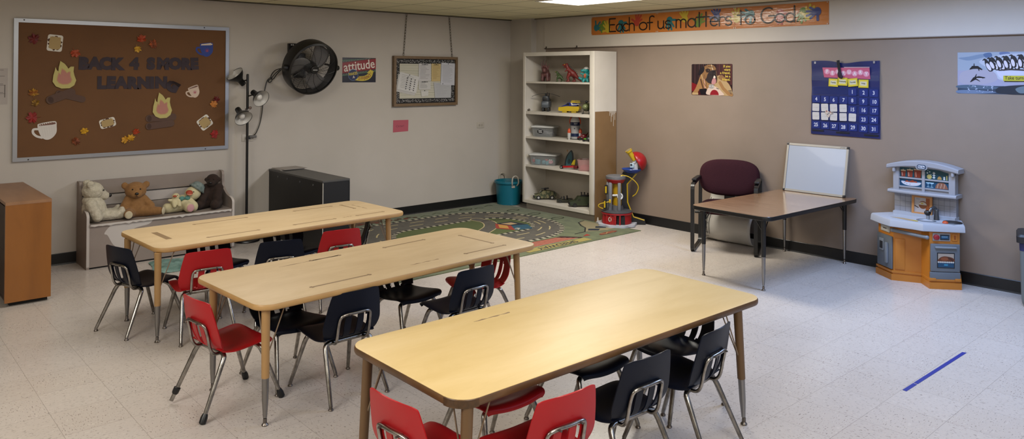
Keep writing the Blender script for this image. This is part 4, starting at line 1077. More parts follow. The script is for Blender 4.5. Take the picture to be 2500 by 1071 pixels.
m = MB(); A = T(0, -.0618, .187) @ R(90, 'X'); m.text('RXT', .016, 0, .022, P('#c5c5c5', .4), M=A); m.disc(0, .0, .001, P('#c5c5c5', .4), M=A); m.disc(.0, -.055, .008, P('#2e2e30', .5), M=T(0, .005, 0) @ A); m.build('marking', t, smooth=0)
t = thing('toy_car', 'dark red toy racer lying behind the rocket on the third shelf', 'toy car', SH(1424, R3, -.20, -30), G_3)
dr = P('#5a1018', .35)
blob('body', [ell((0, 0, .028), (.075, .035, .022)), ell((.01, 0, .05), (.035, .026, .02)), ((-.02, 0, .05), (-.03, .0, .095), .012, .004), ((.04, .02, .045), (.07, .03, .085), .010, .004)], dr, .004, t)
for x, y in ((-.045, -.033), (.045, -.033), (-.045, .033), (.045, .033)):
    m = MB(); m.tube([(x, y - .008, .018), (x, y + .008, .018)], .018, P('#0b0b0b', .6), 14); m.build('wheel', t)
t = thing('toy_car', 'dark toy car with bright green flashes at the right end of the third shelf', 'toy car', SH(1432, R3, -.315, -70), G_3)
blob('body', [ell((0, 0, .026), (.055, .034, .02)), ell((.012, 0, .044), (.028, .024, .016))], P('#16241c', .35), .004, t)
m = MB(); m.sph((-.02, -.031, .030), (.018, .004, .006), P('#6fb82a', .4), n=10, k=6); m.sph((.03, -.03, .032), (.012, .004, .007), P('#7d8a9c', .4), n=10, k=6); m.build('flash', t)
for x in (-.034, .034):
    m = MB(); m.tube([(x, -.038, .015), (x, -.02, .015)], .015, P('#0b0b0b', .6), 14); m.build('wheel', t)

# fourth shelf
t = bin_('storage_box', 'clear plastic box of colourful small toys with a white lid on the fourth shelf', SH(1331, R4, -.21, -62), .36, .20, .125, M_clear, wl, 'lidded clear boxes in the bookcase')
random.seed(11)
for k, (nm, c, x, z, s_) in enumerate((('teal', '#2f6470', -.07, .04, .05), ('teal', '#2f6470', -.0, .035, .04), ('red', '#a03a3c', .035, .055, .032), ('pink', '#b5808c', .09, .04, .032), ('pink', '#b57a86', .10, .045, .03), ('green', '#3e6a5c', .12, .06, .03), ('red', '#8a3030', -.125, .05, .028), ('teal', '#35707a', .05, .03, .04), ('white', '#b9b3aa', -.13, .075, .02))):
    m = MB(); m.box((0, 0, 0), (s_ * 1.3, s_, s_ * 1.2), P(c, .5), T(x, -.055 + .012 * (k % 3), z) @ R(random.uniform(-30, 30)) @ R(random.uniform(-25, 25), 'Y'), bev=.008)
    if nm == 'pink':
        for e in (-1, 1): m.sph((x + e * .012, -.075, z + .025), .006, P('#d9d4d0', .4), n=8, k=6)
    m.build('small_toy', t)
t = thing('toy_speedboat', 'dark teal toy boat standing upright on its end on the fourth shelf', 'toy boat', SH(1389, R4, -.19), G_4)
m = MB(); outl = spline([(-.045, 0, 0), (-.05, .06, 0), (-.04, .13, 0), (-.005, .195, 0), (.01, .205, 0), (.035, .17, 0), (.048, .11, 0), (.046, .03, 0), (.04, 0, 0)], 5)
pl = [(q.x, q.y) for q in outl]; A = T(0, .02, .003) @ R(8, 'Y') @ R(90, 'X')
m.prism(pl, 0, .022, P('#0d1a20', .4), A); m.build('hull', t, smooth=0)
m = MB(); m.layer = 0; m.poly([(x * .66, y * .86 + .012) for x, y in pl], P('#27525c', .45), T(0, .02, .003) @ R(8, 'Y') @ R(90, 'X') @ T(0, 0, .0225)); m.disc(0, .07, .018, P('#123038', .4), .03, M=T(0, .02, .003) @ R(8, 'Y') @ R(90, 'X') @ T(0, 0, .0228)); m.build('deck', t, smooth=0)
m = MB(); m.tube([(-.01, 0, .19), (-.012, -.005, .212)], .006, P('#a07a50', .5), 8); m.build('bow_tip', t)
t = thing('toy_crane_arm', 'red toy arm with a black wheel lying on the fourth shelf', 'toy', SH(1389, R4, -.315, -72), G_4)
m = MB(); m.box((0, 0, .030), (.15, .028, .024), P('#96161a', .35), R(-5, 'Y'), bev=.006); m.build('arm', t)
m = MB(); m.tube([(-.092, -.014, .020), (-.092, .014, .020)], .020, P('#0b0b0b', .5), 18); m.tube([(-.092, -.0145, .020), (-.092, -.016, .020)], .009, P('#8f8f8f', .4), 12); m.build('wheel', t)
m = MB(); m.box((.09, .01, .030), (.05, .05, .035), P('#5d1216', .4), bev=.006); m.build('bracket', t)
m = MB(); m.prism([(.03, .055), (.075, .055), (.085, .12), (.06, .11)], -.01, .0, P('#9c8a1a', .4), R(90, 'X')); m.build('yellow_fin', t, smooth=0)
t = bin_('storage_box', 'open pinkish clear bin without a lid at the right end of the fourth shelf', SH(1432, R4, -.235, -62), .20, .20, .13, M_clearpink, None, None, .8)
m = MB(); m.box((0, 0, .035), (.13, .14, .05), P('#9c5a60', .6), bev=.012); m.build('contents', t)

# bottom shelf: army vehicles
camo = NT('camouflage_plastic'); v = camo.coords((1, 1, 1))
c_ = camo.mix(camo.math('GREATER_THAN', camo.noise(v, 22, 2), .5), '#3b4229', '#6f6a4a'); c_ = camo.mix(camo.math('GREATER_THAN', camo.noise(v, 17, 2, .5, .5), .57), c_, '#15160f'); camo.color(c_); camo.set(Roughness=.5); camo = camo.m
def army(label, M, L, W, Hh, mat, prof, wheels, extras):
    t = thing('army_truck', label, 'toy army vehicle', M, G_5)
    m = MB(); A = T(0, W / 2, 0) @ R(90, 'X'); m.prism([(x * L, z * Hh) for x, z in prof], W * .04, W * .96, mat, A)
    m.prism([(-.5 * L, .16 * Hh), (.5 * L, .16 * Hh), (.5 * L, .30 * Hh), (-.5 * L, .30 * Hh)], -.0 * W, W, mat, A); m.build('body', t, smooth=0)
    wr = wheels[1]
    for x in wheels[0]:
        for sy in (-1, 1):
            m = MB(); m.tube([(x * L, sy * W * .40, wr), (x * L, sy * W * .52, wr)], wr, P('#0c0c0b', .6), 20); w_ = m.build('wheel', t)
            m = MB(); m.tube([(x * L, sy * W * .50, wr), (x * L, sy * W * .53, wr)], wr * .48, P(wheels[2], .5), 14); m.build('hub_cap', w_)
    extras(t, A)
    return t
def hum(t, A):
    m = MB()
    gls = P('#8d9188', .15)
    m.prism([(-.065, .088), (-.04, .106), (-.015, .106), (-.018, .078), (-.055, .078)], -.001, .091, P('#3a3d36', .2), A)
    m.add([(-.07, -.035, .080), (-.07, .035, .080), (-.047, .035, .108), (-.047, -.035, .108)], [(0, 1, 2, 3)], gls, T(-.004, 0, .002)); m.build('windows', t, smooth=0)
    m = MB(); m.tube([(.0, 0, .115), (.0, 0, .13)], .015, dg, 10); m.tube([(-.05, 0, .132), (.045, 0, .138)], .006, dg, 8); m.box((.02, 0, .134), (.05, .014, .016), dg); m.build('roof_gun', t)
    m = MB(); m.box((-.142, 0, .032), (.012, .085, .022), dg, bev=.004); m.build('bumper', t)
    m = MB()
    for sy in (-1, 1): m.tube([(-.137, sy * .028, .058), (-.143, sy * .028, .058)], .009, P('#a9a9a0', .3), 10)
    m.build('headlights', t)
army('camouflage toy truck with a roof gun at the left of the bottom shelf', SH(1332, R5, -.20, -38), .27, .10, .115, camo,
     [(-.5, .22), (-.5, .55), (-.26, .66), (-.14, .95), (.12, .95), (.44, .80), (.5, .70), (.5, .22)], ((-.32, .30), .027, '#a9a8a2'), hum)
def jeep(t, A):
    m = MB(); m.box((-.01, -.018, .052), (.02, .022, .03), dg, bev=.005); m.sph((-.012, -.018, .072), .009, dg, n=8, k=6); m.build('seated_figure', t)
    m = MB(); m.box((.03, .016, .054), (.02, .022, .03), dg, bev=.005); m.sph((.028, .016, .076), .009, dg, n=8, k=6); m.build('seated_figure', t)
    m = MB(); m.tube([(-.045, -.03, .045), (-.035, -.03, .068), (-.035, .03, .068), (-.045, .03, .045)], .003, dg, 6); m.build('windscreen_frame', t)
army('small dark toy jeep with seated figures in the middle of the bottom shelf', SH(1381, R5, -.19, -42), .19, .075, .075, noisy('dark_olive_plastic', '#1b1c14', '#2a2b1f', 40, .5, .1),
     [(-.5, .22), (-.5, .52), (-.22, .64), (-.2, .50), (.2, .50), (.24, .66), (.5, .62), (.5, .22)], ((-.30, .30), .017, '#2c2c28'), jeep)
def trk(t, A):
    m = MB(); m.add([(-.062, -.04, .074), (-.062, .04, .074), (-.043, .036, .105), (-.043, -.036, .105)], [(0, 1, 2, 3)], P('#8d917e', .15), T(-.004, 0, 0)); m.prism([(-.045, .10), (-.018, .10), (-.018, .072), (-.052, .072)], -.001, .106, P('#23261c', .2), A); m.build('windows', t, smooth=0)
    m = MB(); m.box((.05, 0, .128), (.11, .05, .014), dg); 
    for x, z in ((.0, .16), (.035, .158), (.075, .150)): m.tube([(x, 0, .13), (x, 0, z)], .006, dg, 8); m.sph((x, 0, z), .010, dg, n=8, k=6)
    m.build('roof_rack', t)
    m = MB(); m.box((-.145, 0, .030), (.012, .10, .018), dg, bev=.004); m.build('bumper', t)
army('dark green toy army truck at the right of the bottom shelf', SH(1420, R5, -.235, -38), .28, .11, .125, noisy('army_green_plastic', '#232b17', '#2d3620', 20, .5, .1),
     [(-.5, .22), (-.5, .5), (-.27, .60), (-.15, .96), (.5, .96), (.5, .22)], ((-.30, .30), .024, '#1c1c18'), trk)
m = MB(); m.tube([(0, -.008, .018), (0, .008, .018)], .018, P('#0c0c0b', .6), 16); m.tube([(0, -.009, .018), (0, .009, .018)], .008, P('#3a3a38', .5), 10)
single(m, 'toy_roller', 'lone black toy roller at the right front corner of the bottom shelf', 'toy', SH(1441, R5, -.375, -40))
# little hooks on the wall above the bookcase
for y, lb in ((-.60, 'small metal hook on the wall ledge above the left end of the bookcase'), (-1.13, 'small metal hook on the wall ledge above the middle of the bookcase')):
    m = MB(); m.tube(spline([(-.03, 0, .03), (-.035, 0, .01), (-.040, 0, -.002), (-.05, 0, -.002), (-.052, 0, .008)], 4), .0035, P('#4a4440', .4, .6), 6); m.box((-.03, 0, .014), (.006, .018, .022), P('#4a4440', .4, .6))
    single(m, 'wall_hook', lb, 'hook', T(.0, y, 1.985), 'hooks on the wall ledge above the bookcase')
m = MB(); m.lathe([(0, 0), (.022, 0), (.022, .012), (.012, .018), (.007, .055), (.004, .062), (0, .063)], P('#b3aca2', .5), n=16)
single(m, 'bottle_cap', 'small white cone-shaped cap standing on the floor by the bookcase corner', 'cap', T(-.375, -1.79, 0))

# ================================================================= road rug
rugm = NT('rug_pile'); v = rugm.coords((1, 1, 1)); rugm.color(rugm.ramp(rugm.noise(v, 9, 4), [(.35, '#454d29'), (.65, '#565d36')])); rugm.set(Roughness=.95, Sheen_Weight=.2); rugm.bump(rugm.noise(v, 300, 2), .3, .003); rugm = rugm.m
road = noisy('rug_road_print', '#4b4842', '#57534b', 14, .95, .2, 300, bdist=.002)
chkd, chkl, lane, ylw, rdr = P('#1c1a18', .95), P('#9d9682', .95), P('#a89a72', .95), P('#a98f3c', .95), P('#7c2a1e', .95)
RX0, RX1, RY0, RY1 = -3.42, -.40, -2.40, -.045
t = thing('road_rug', 'green play rug printed with a race track in front of the bookcase', 'rug', T((RX0 + RX1) / 2, (RY0 + RY1) / 2, 0))
cx_, cy_ = (RX0 + RX1) / 2, (RY0 + RY1) / 2
m = MB(); w_, h_ = RX1 - RX0, RY1 - RY0
m.prism([(-w_ / 2, -h_ / 2), (w_ / 2 + .05, -h_ / 2 + .02), (w_ / 2, h_ / 2), (-w_ / 2, h_ / 2)], 0, .006, rugm); m.build('pile', t, smooth=0)
m = MB(); RM = T(-cx_, -cy_, .0062)
def oval(x0, x1, y0, y1, n=64, p=2.6):
    cx, cy, a, b = (x0 + x1) / 2, (y0 + y1) / 2, (x1 - x0) / 2, (y1 - y0) / 2; out = []
    r = b * .93
    L = rrect(2 * a, 2 * b, r, n // 4, cx, cy); return L
def resample(pts, n):
    P2 = [Vector((p[0], p[1])) for p in pts]; P2.append(P2[0]); d = [0]
    for i in range(1, len(P2)): d.append(d[-1] + (P2[i] - P2[i - 1]).length)
    out = []; k = 0
    for i in range(n):
        s_ = d[-1] * i / n
        while d[k + 1] < s_: k += 1
        f = (s_ - d[k]) / max(d[k + 1] - d[k], 1e-9); out.append(P2[k].lerp(P2[k + 1], f))
    return out
outer = oval(-3.06, -.68, -1.975, -.325); inner = oval(-2.58, -.95, -1.56, -.775)
m.poly([(-3.3, -.30), (-2.3, -.22), (-2.1, -.10), (-3.3, -.10)], P('#5c4433', .95), RM)
m.poly(outer, road, RM); m.poly(inner, P('#4c5530', .95), RM)
def checks(loop, n, w):
    pts = resample(loop, n * 2); z = m.up(); vs = []; fa = []; fb = []
    for i in range(n * 2):
        a, b = pts[i - 1], pts[(i + 1) % (2 * n)]; d = (b - a).normalized(); nn = Vector((-d.y, d.x)) * w / 2
        vs += [tuple(pts[i] + nn) + (z,), tuple(pts[i] - nn) + (z,)]
    for i in range(2 * n):
        j = (i + 1) % (2 * n); (fa if i % 2 else fb).append((2 * i, 2 * i + 1, 2 * j + 1, 2 * j))
    m.add(vs, fa, chkd, RM); m.add(vs, fb, chkl, RM)
checks(outer, 78, .05); checks(inner, 52, .045)
def dashes(x0, x1, y0, y1, n, w, mat):
    pts = resample(oval(x0, x1, y0, y1), n * 4)
    for i in range(n): m.stroke([pts[4 * i], pts[4 * i + 1], pts[(4 * i + 2) % (4 * n)]], w, mat, M=RM)
dashes(-2.90, -.80, -1.835, -.46, 17, .016, lane); dashes(-2.74, -.87, -1.70, -.61, 15, .016, lane)
# path crossing the infield, pit building, meadow path, grandstand and lettering
pth = spline([(-1.95, -1.56, 0), (-1.75, -1.40, 0), (-1.45, -1.20, 0), (-1.30, -.98, 0), (-1.30, -.78, 0)], 6); m.stroke([(q.x, q.y) for q in pth], .16, lane, M=RM); m.stroke([(q.x, q.y) for q in pth], .135, road, M=RM)
m.poly([(-1.30, -1.10), (-1.24, -1.30), (-1.36, -1.50), (-1.46, -1.30)], P('#8a3426', .95), RM); m.poly([(-1.30, -1.15), (-1.27, -1.27), (-1.36, -1.40), (-1.41, -1.30)], P('#a87f3c', .95), RM)
m.poly([(-1.24, -1.30), (-1.05, -1.36), (-1.16, -1.56), (-1.36, -1.50)], P('#234a5c', .95), RM); m.poly([(-1.30, -1.10), (-1.08, -1.12), (-1.05, -1.36), (-1.24, -1.30)], P('#16222c', .95), RM); m.poly([(-1.25, -1.14), (-1.12, -1.16), (-1.11, -1.26), (-1.22, -1.26)], P('#a38a66', .95), RM)
m.text('PIT', -1.30, -1.46, .07, P('#b5b0a0', .95), rot=-145, offset=.002, M=RM)
m.stroke([(-1.05, -.98), (-1.24, -.92), (-1.32, -.90)], .02, chkd, M=RM)
m.poly([(-.86, -2.04), (-.70, -1.90), (-.55, -1.66), (-.42, -1.60), (-.42, -2.12), (-.62, -2.14)], P('#7f765a', .95), RM)
m.stroke([(-1.02, -2.05), (-.86, -2.04), (-.70, -1.90), (-.66, -1.80), (-.55, -1.66), (-.42, -1.62)], .016, chkd, M=RM)
for x, y in ((-.72, -2.02), (-.56, -1.98)):
    m.poly([(x - .07, y), (x + .02, y - .07), (x + .10, y - .02), (x + .0, y + .06)], P('#16202c', .95), RM)
for k in range(4):
    y = -2.045 - k * .040; m.rect(-1.85, y - .026, -1.22 + .03 * k, y, rdr, RM); m.rect(-1.85, y - .040, -1.22 + .03 * k, y - .026, P('#a8826a', .95), RM)
m.poly([(-1.22, -2.03), (-1.07, -2.21), (-1.12, -2.22), (-1.30, -2.05)], P('#2e120e', .95), RM)
m.rect(-1.95, -2.345, -1.08, -2.235, P('#8a7d45', .95), RM)
m.text('SPEEDWAY', -1.52, -2.29, .105, P('#20252a', .95), rot=180, offset=.003, M=RM)
m.poly([(-.86, -2.24), (-.80, -2.20), (-.60, -2.19), (-.56, -2.23), (-.62, -2.26), (-.84, -2.27)], P('#6d3424', .95), RM); m.stroke([(-.80, -2.21), (-.76, -2.25), (-.70, -2.21), (-.64, -2.25)], .014, P('#8f7a4a', .95), M=RM)
m.poly([(-1.04, -2.18), (-.93, -2.13), (-.95, -2.20)], P('#8a2a1e', .95), RM)
for k in range(7):
    a, b = .14 * (k % 3), .05 * (k % 2); m.stroke([(-1.9 + k * .2, -.20 - b), (-1.82 + k * .2, -.16 - b), (-1.78 + k * .2, -.21 - b)], .014, P('#3c451f', .95), M=RM)
for x, y in ((-1.0, -.20), (-.60, -.62), (-.56, -.95), (-.54, -1.32)): m.stroke([(x + .09 * cos(a * .7), y + .05 * sin(a * .7)) for a in range(9)], .012, P('#2c331a', .95), closed=True, M=RM)
for k in range(12): m.disc(-2.46 + .07 * k * .9, -.19 - .04 * (k % 2), .03, P('#47331f', .95) if k % 3 else P('#6a2a1c', .95), n=8, M=RM)
m.build('printed_track', t, smooth=0)
# crumpled teal cloth on the floor in front of the bench
cl = noisy('crumpled_teal_cloth', '#4a6b64', '#7d9a93', 14, .6, .4, 40)
from mathutils import noise as mnoise
vs = []; fs = []; n_ = 36
for i in range(n_ + 1):
    for j in range(n_ + 1):
        u, v_ = i / n_ * 2 - 1, j / n_ * 2 - 1
        a = math.atan2(v_, u); rr = max(abs(u), abs(v_)); edge = .85 + .25 * mnoise.noise((cos(a) * 1.4, sin(a) * 1.4, 4))
        x, y = u * .30 * edge, v_ * .26 * edge
        z = .045 * (1 - rr ** 3) * (.7 + .6 * mnoise.noise((x * 9, y * 9, 1))) + .018 * abs(mnoise.noise((x * 22, y * 22, 7))) + .002
        vs.append((x, y, z))
for i in range(n_):
    for j in range(n_): fs.append((i * (n_ + 1) + j, (i + 1) * (n_ + 1) + j, (i + 1) * (n_ + 1) + j + 1, i * (n_ + 1) + j + 1))
m = MB(); m.add(vs, fs, cl)
single(m, 'crumpled_cloth', 'crumpled pale teal cloth lying on the floor in front of the bench', 'cloth', T(-4.50, -.69, .0) @ R(-10), smooth=50)

# ================================================================= right side of the room
# ---- toy rescue tower
t = thing('toy_lookout_tower', 'red and grey toy lookout tower with a yellow telescope beside the bookcase', 'toy tower', T(-.30, -2.0, .0065) @ R(-49))
red, gry, dkg, yl, nvy, whp, blu = P('#8e1016', .35), P('#6d6e72', .38, .2), P('#3d3e42', .4), P('#b39518', .35), P('#0b0d14', .4), P('#a9acb4', .45), P('#123a8c', .3)
m = MB(); m.prism([(.215 * (1 + .05 * sin(9 * a)) * cos(a), .215 * (1 + .05 * sin(9 * a)) * sin(a)) for a in [2 * PI * k / 72 for k in range(72)]], 0, .022, whp); m.build('cloud_base', t)
m = MB(); m.lathe([(.155, .02), (.165, .025), (.160, .135), (.15, .14)], red, n=40, a0=-60, a1=265)
for a in range(-150, -60, 18):
    m.box((cos(rad(a)) * .160, sin(rad(a)) * .160, .078), (.016, .012, .115), red, T(0, 0, 0))
m.lathe([(.168, .125), (.172, .13), (.170, .142), (0, .142)], red, n=40); m.build('garage_ring', t)
m = MB(); m.box((.045, -.10, .07), (.085, .09, .09), P('#070708', .7)); m.build('garage_shade_block', t, smooth=0)  # solid black block stands in for the shaded inside of the opening
m = MB()
for z in (.045, .063, .081, .099, .117): m.box((-.02, -.163, z), (.03, .008, .006), P('#a3161c', .35))
m.build('ladder', t)
m = MB(); A = T(-.075, -.148, .08) @ R(-27) @ R(90, 'X'); m.disc(0, 0, .02, P('#b9b4a8', .4), .026, M=A); m.disc(0, .002, .012, P('#7a2a28', .4), .016, M=A); m.build('badge', t, smooth=0)
m = MB(); m.lathe([(.165, .140), (.170, .15), (.150, .165), (.08, .17), (.07, .21), (.05, .22), (0, .22)], dkg, n=36); m.build('deck', t)
for a in (-165, -135, -75):
    m = MB(); x, y = cos(rad(a)) * .10, sin(rad(a)) * .085; m.box((x, y, .315), (.034, .03, .31), gry, T(0, 0, 0), bev=.006); m.build('post', t)
for x, z in ((-.112, .395), (-.125, .235)):
    m = MB(); m.prism(rrect(.034, .105, .012), 0, .018, P('#1a1a1c', .4), T(x, -.085, z) @ R(-20) @ R(90, 'X')); m.prism(rrect(.017, .075, .006), .018, .022, yl, T(x, -.085, z) @ R(-20) @ R(90, 'X')); m.build('lamp_panel', t)
m = MB(); m.lathe([(.045, .18), (.047, .20), (.047, .45), (.045, .46)], P('#a5820f', .25, alpha=.8), n=28, M=T(.005, -.01, 0)); m.build('lift_tube', t)
m = MB(); m.lathe([(.03, .0), (.045, .01), (.05, .02), (.045, .03)], yl, T(.005, -.01, .19), 24); m.build('lift_seat', t)
m = MB(); m.tube([(-.045, -.05, .325), (.03, -.06, .33)], .014, P('#b5b6ba', .25, .6), 12); m.build('lift_arm', t)
m = MB(); A = T(.035, -.085, .325) @ R(90, 'X'); m.prism(circ(0, 0, .032, 24, .036), 0, .008, P('#c3c4c6', .35), A); m.layer = 38
bk_ = P('#17171a', .4); m.disc(0, -.008, .011, bk_, .010, M=A)
for x, y in ((-.016, .004), (-.006, .015), (.007, .015), (.017, .004)): m.disc(x, y, .0055, bk_, .007, n=10, M=A)
m.build('emblem', t, smooth=0)
m = MB(); m.lathe([(.055, .455), (.085, .462), (.108, .50), (.106, .505)], red, T(-.012, 0, 0), 36); m.build('cap_ring', t, label='red underside of the top ring')
m = MB(); m.lathe([(.107, .503), (.112, .512), (.110, .535), (.095, .542), (.06, .53), (0, .528)], gry, T(-.012, 0, 0), 36); m.build('top_ring', t)
m = MB(); pl = [(.07, .575), (.205, .565), (.12, .44), (.125, .26), (.18, .085), (.31, .055), (.32, .0), (.17, .0), (.06, .17), (.045, .35), (.04, .49)]
m.prism(pl, 0, .055, nvy, T(0, .10, 0) @ R(90, 'X')); m.build('slide_column', t, smooth=0)
m = MB(); pts = [(.215, .042, .555), (.115, .042, .44), (.12, .042, .24), (.185, .042, .08), (.305, .042, .045)]
m.tube(pts, .0075, yl, 8); m.build('yellow_edge', t)
m = MB(); m.tube([(.055, .0, .54), (.035, -.03, .48), (.028, -.035, .455)], [.013, .014, .012], yl, 10); m.tube(spline([(.06, .0, .545), (.13, -.02, .53), (.20, -.02, .48), (.235, -.01, .42), (.215, 0, .35), (.175, .02, .31)], 7), .0055, yl, 8); m.build('zip_line', t)
m = MB(); m.tube(spline([(-.07, -.09, .265), (-.12, -.10, .255), (-.185, -.09, .235), (-.20, -.09, .21), (-.17, -.08, .19), (-.145, -.08, .185)], 6), .0055, yl, 8); m.box((-.075, -.10, .27), (.022, .02, .04), yl, bev=.005); m.build('fire_hose', t)
m = MB(); m.lathe([(0, .565), (.05, .567), (.085, .585), (.112, .612), (.110, .615), (.08, .592), (.04, .58), (0, .578)], blu, T(.165, .03, 0), 36); m.build('dish', t)
m = MB(); m.box((.20, .02, .64), (.062, .07, .10), whp, bev=.008); m.box((.165, -.005, .655), (.045, .05, .05), P('#9fb2bd', .35), bev=.006); m.tube([(.19, .0, .68), (.205, .0, .72)], .024, whp, 14); m.build('scope_mount', t)
m = MB(); A = T(.165, -.02, .665) @ R(90, 'X')
m.disc(-.008, -.002, .012, P('#232a36', .4), M=A @ T(0, 0, .012)); m.build('scope_screen', t, smooth=0)
m = MB(); m.disc(.0, 0, .024, P('#c9ccd2', .4), .014, M=T(.155, -.045, .60) @ R(60, 'X')); 
for x, y in ((-.011, .002), (-.004, .007), (.005, .007), (.011, .002), (0, -.005)): m.disc(x, y, .0036, bk_, n=8, M=T(.155, -.045, .60) @ R(60, 'X'))
m.build('dish_emblem', t, smooth=0)
m = MB(); a_, b_ = Vector((.192, -.005, .715)), Vector((.125, -.03, .825)); d_ = (b_ - a_)
m.tube([a_, a_ + d_ * .85, a_ + d_ * .86, b_, b_ - d_ * .02], [.026, .029, .037, .037, .030], yl, 24); m.build('telescope', t)
m = MB(); q = (b_ + d_ * .005); zz = d_.normalized(); xx = zz.orthogonal().normalized(); yy = zz.cross(xx); m.disc(0, 0, .029, P('#8c826a', .2), M=Matrix(((xx.x, yy.x, zz.x, q.x), (xx.y, yy.y, zz.y, q.y), (xx.z, yy.z, zz.z, q.z), (0, 0, 0, 1)))); m.build('lens', t, smooth=0)
m = MB(); A = T(.235, .045, .69) @ R(-58, 'Y'); A = T(.215, .045, .688) @ R(62, 'Y'); rings = []
m.sph((0, 0, 0), .115, P('#8e1016', .3), A, 32, 10, (5, 90)); dm = m.build('dome', t, smooth=60); so = dm.modifiers.new('thick', 'SOLIDIFY'); so.thickness = .004

# ---- walnut laminate table
BTH = .585
t = thing('activity_table', 'walnut laminate table with black edge and chrome-footed legs against the mauve wall', 'table', T(-.755, -4.163, 0) @ R(-2))
L_, W_ = 1.45, .735
m = MB(); m.loft([[(x, y, z) for x, y in rrect(L_ - 2 * d, W_ - 2 * d, .07, 6)] for z, d in ((BTH - .003, .002), (BTH, .004))], M_brownlam, cap=True); m.build('tabletop', t, smooth=20)
m = MB(); m.loft([[(x, y, z) for x, y in rrect(L_ - 2 * d, W_ - 2 * d, .07, 6)] for z, d in ((BTH - .034, .006), (BTH - .030, .001), (BTH - .006, 0), (BTH - .001, .002))], M_black, cap=True); m.build('edge_band', t, smooth=40)
inv = t.matrix_world.inverted()
def table_leg(t, x, y, ht, up_m, split, splay=(0, 0), r=.017):
    """leg with a sleeve above and a chrome foot tube below; (x, y) where the foot meets the floor"""
    tx, ty = x - splay[0], y - splay[1]
    f = split / ht; P0 = Vector((tx, ty, ht)); P1 = Vector((x, y, 0)); mid = P0.lerp(P1, 1 - f)
    m = MB(); m.tube([P0, P0.lerp(mid, .5), mid], [r * 1.12, r * 1.06, r], up_m, 18); lg = m.build('leg', t)
    m = MB(); low = P0.lerp(P1, 1 - .030 / ht); m.tube([mid.lerp(P0, .02), mid.lerp(low, .55), low.lerp(mid, .04)], [r * .90, r * .80, r * .52], M_steel, 16); m.build('leg_extension', lg)
    m = MB(); m.lathe([(0, 0), (r * .82, 0), (r * .86, .005), (r * .55, .012), (r * .5, .014), (r * .5, .03), (r * .42, .034)], P('#77706a', .35, .9), T(x, y, 0), 16); m.build('glide', lg)
    return lg
def brace(t, p, q, mat, r=.0042):
    m = MB(); m.tube([p, q], r, mat, 7); m.build('brace', t)
for fx, fy in ((-1.369, -3.846), (-1.405, -4.412), (-.088, -4.443), (-.055, -3.855)):
    p = inv @ Vector((fx, fy, 0)); lg = table_leg(t, p.x, p.y, BTH - .034, M_black, .30 if fx > -1 else .26)
    sx = 1 if p.x < 0 else -1; sy = 1 if p.y < 0 else -1
    brace(t, (p.x, p.y, .44), (p.x + sx * .075, p.y, .548), M_black); brace(t, (p.x, p.y, .44), (p.x, p.y + sy * .075, .548), M_black)
    m = MB(); m.sph((p.x + .020, p.y, .275), .007, M_black, n=8, k=6); m.build('lock_screw', lg)

# ---- small whiteboard leaning on the wall
A = Matrix.Translation((-.105, -4.165, BTH + .001)) @ Matrix(((0, 0, -1, 0), (-1, 0, 0, 0), (0, 1, 0, 0), (0, 0, 0, 1))) @ R(-11.2, 'X')
t = thing('whiteboard', 'small blank whiteboard standing on the walnut table leaning against the wall', 'whiteboard', A)
ww, wh = .585, .447
m = MB(); m.box((0, wh / 2, .006), (ww - .02, wh - .02, .010), P('#969ca6', .22, coat=.2)); m.build('writing_surface', t, smooth=0)
m = MB(); framebars(m, ww, wh, .019, .016, P('#9f9a90', .4, .35), 0); m.build('frame', t, smooth=0)
for x in (-1, 1):
    for y in (0, 1):
        m = MB(); m.box((x * (ww / 2 - .009), y * (wh - .018) + .009, .008), (.022, .022, .020), P('#15151a', .4), bev=.003); m.build('corner_cap', t)
m = MB(); m.stroke([(.215, wh - .010), (.222, wh - .013), (.228, wh - .006)], .003, M_black); m.rect(.233, wh - .0125, .262, wh - .0075, P('#4c4c50', .5)); m.build('maker_mark', t, M=T(0, 0, .0162), smooth=0)

# ---- burgundy office chair
OC = T(-.385, -3.442, 0) @ R(206)
t = thing('guest_chair', 'burgundy upholstered armchair with black sled legs beside the walnut table', 'chair', OC)
bf = noisy('burgundy_fabric', '#2a1218', '#34171d', 160, .9, .3, 400, spec=.15, bdist=.001)
def cushion(rx, ry, pw, th, mat, A):
    m = MB(); n = 44; rings = []
    for s_, z in ((.90, -th), (.97, -th * .7), (1, 0), (.97, th * .6), (.88, th * .92), (.6, th * 1.12), (.25, th * 1.2)):
        ring = []
        for k in range(n):
            a = 2 * PI * k / n; c_, q_ = cos(a), sin(a)
            ring.append((abs(c_) ** (2 / pw) * math.copysign(1, c_) * rx * s_, abs(q_) ** (2 / pw) * math.copysign(1, q_) * ry * s_, z))
        rings.append(ring)
    m.loft(rings, mat, A); return m
cushion(.265, .25, 3.6, .04, bf, T(.0, 0, .40)).build('seat', t, smooth=60)
A = T(-.215, 0, .655) @ R(-98, 'Y') @ R(180, 'Z') 
A = Matrix(((.15, 0, .988, -.205), (0, 1, 0, 0), (-.988, 0, .15, .655), (0, 0, 0, 1)))
A = T(-.215, 0, .655) @ R(82, 'Y')
cushion(.178, .288, 3.0, .034, bf, A).build('backrest', t, smooth=60)
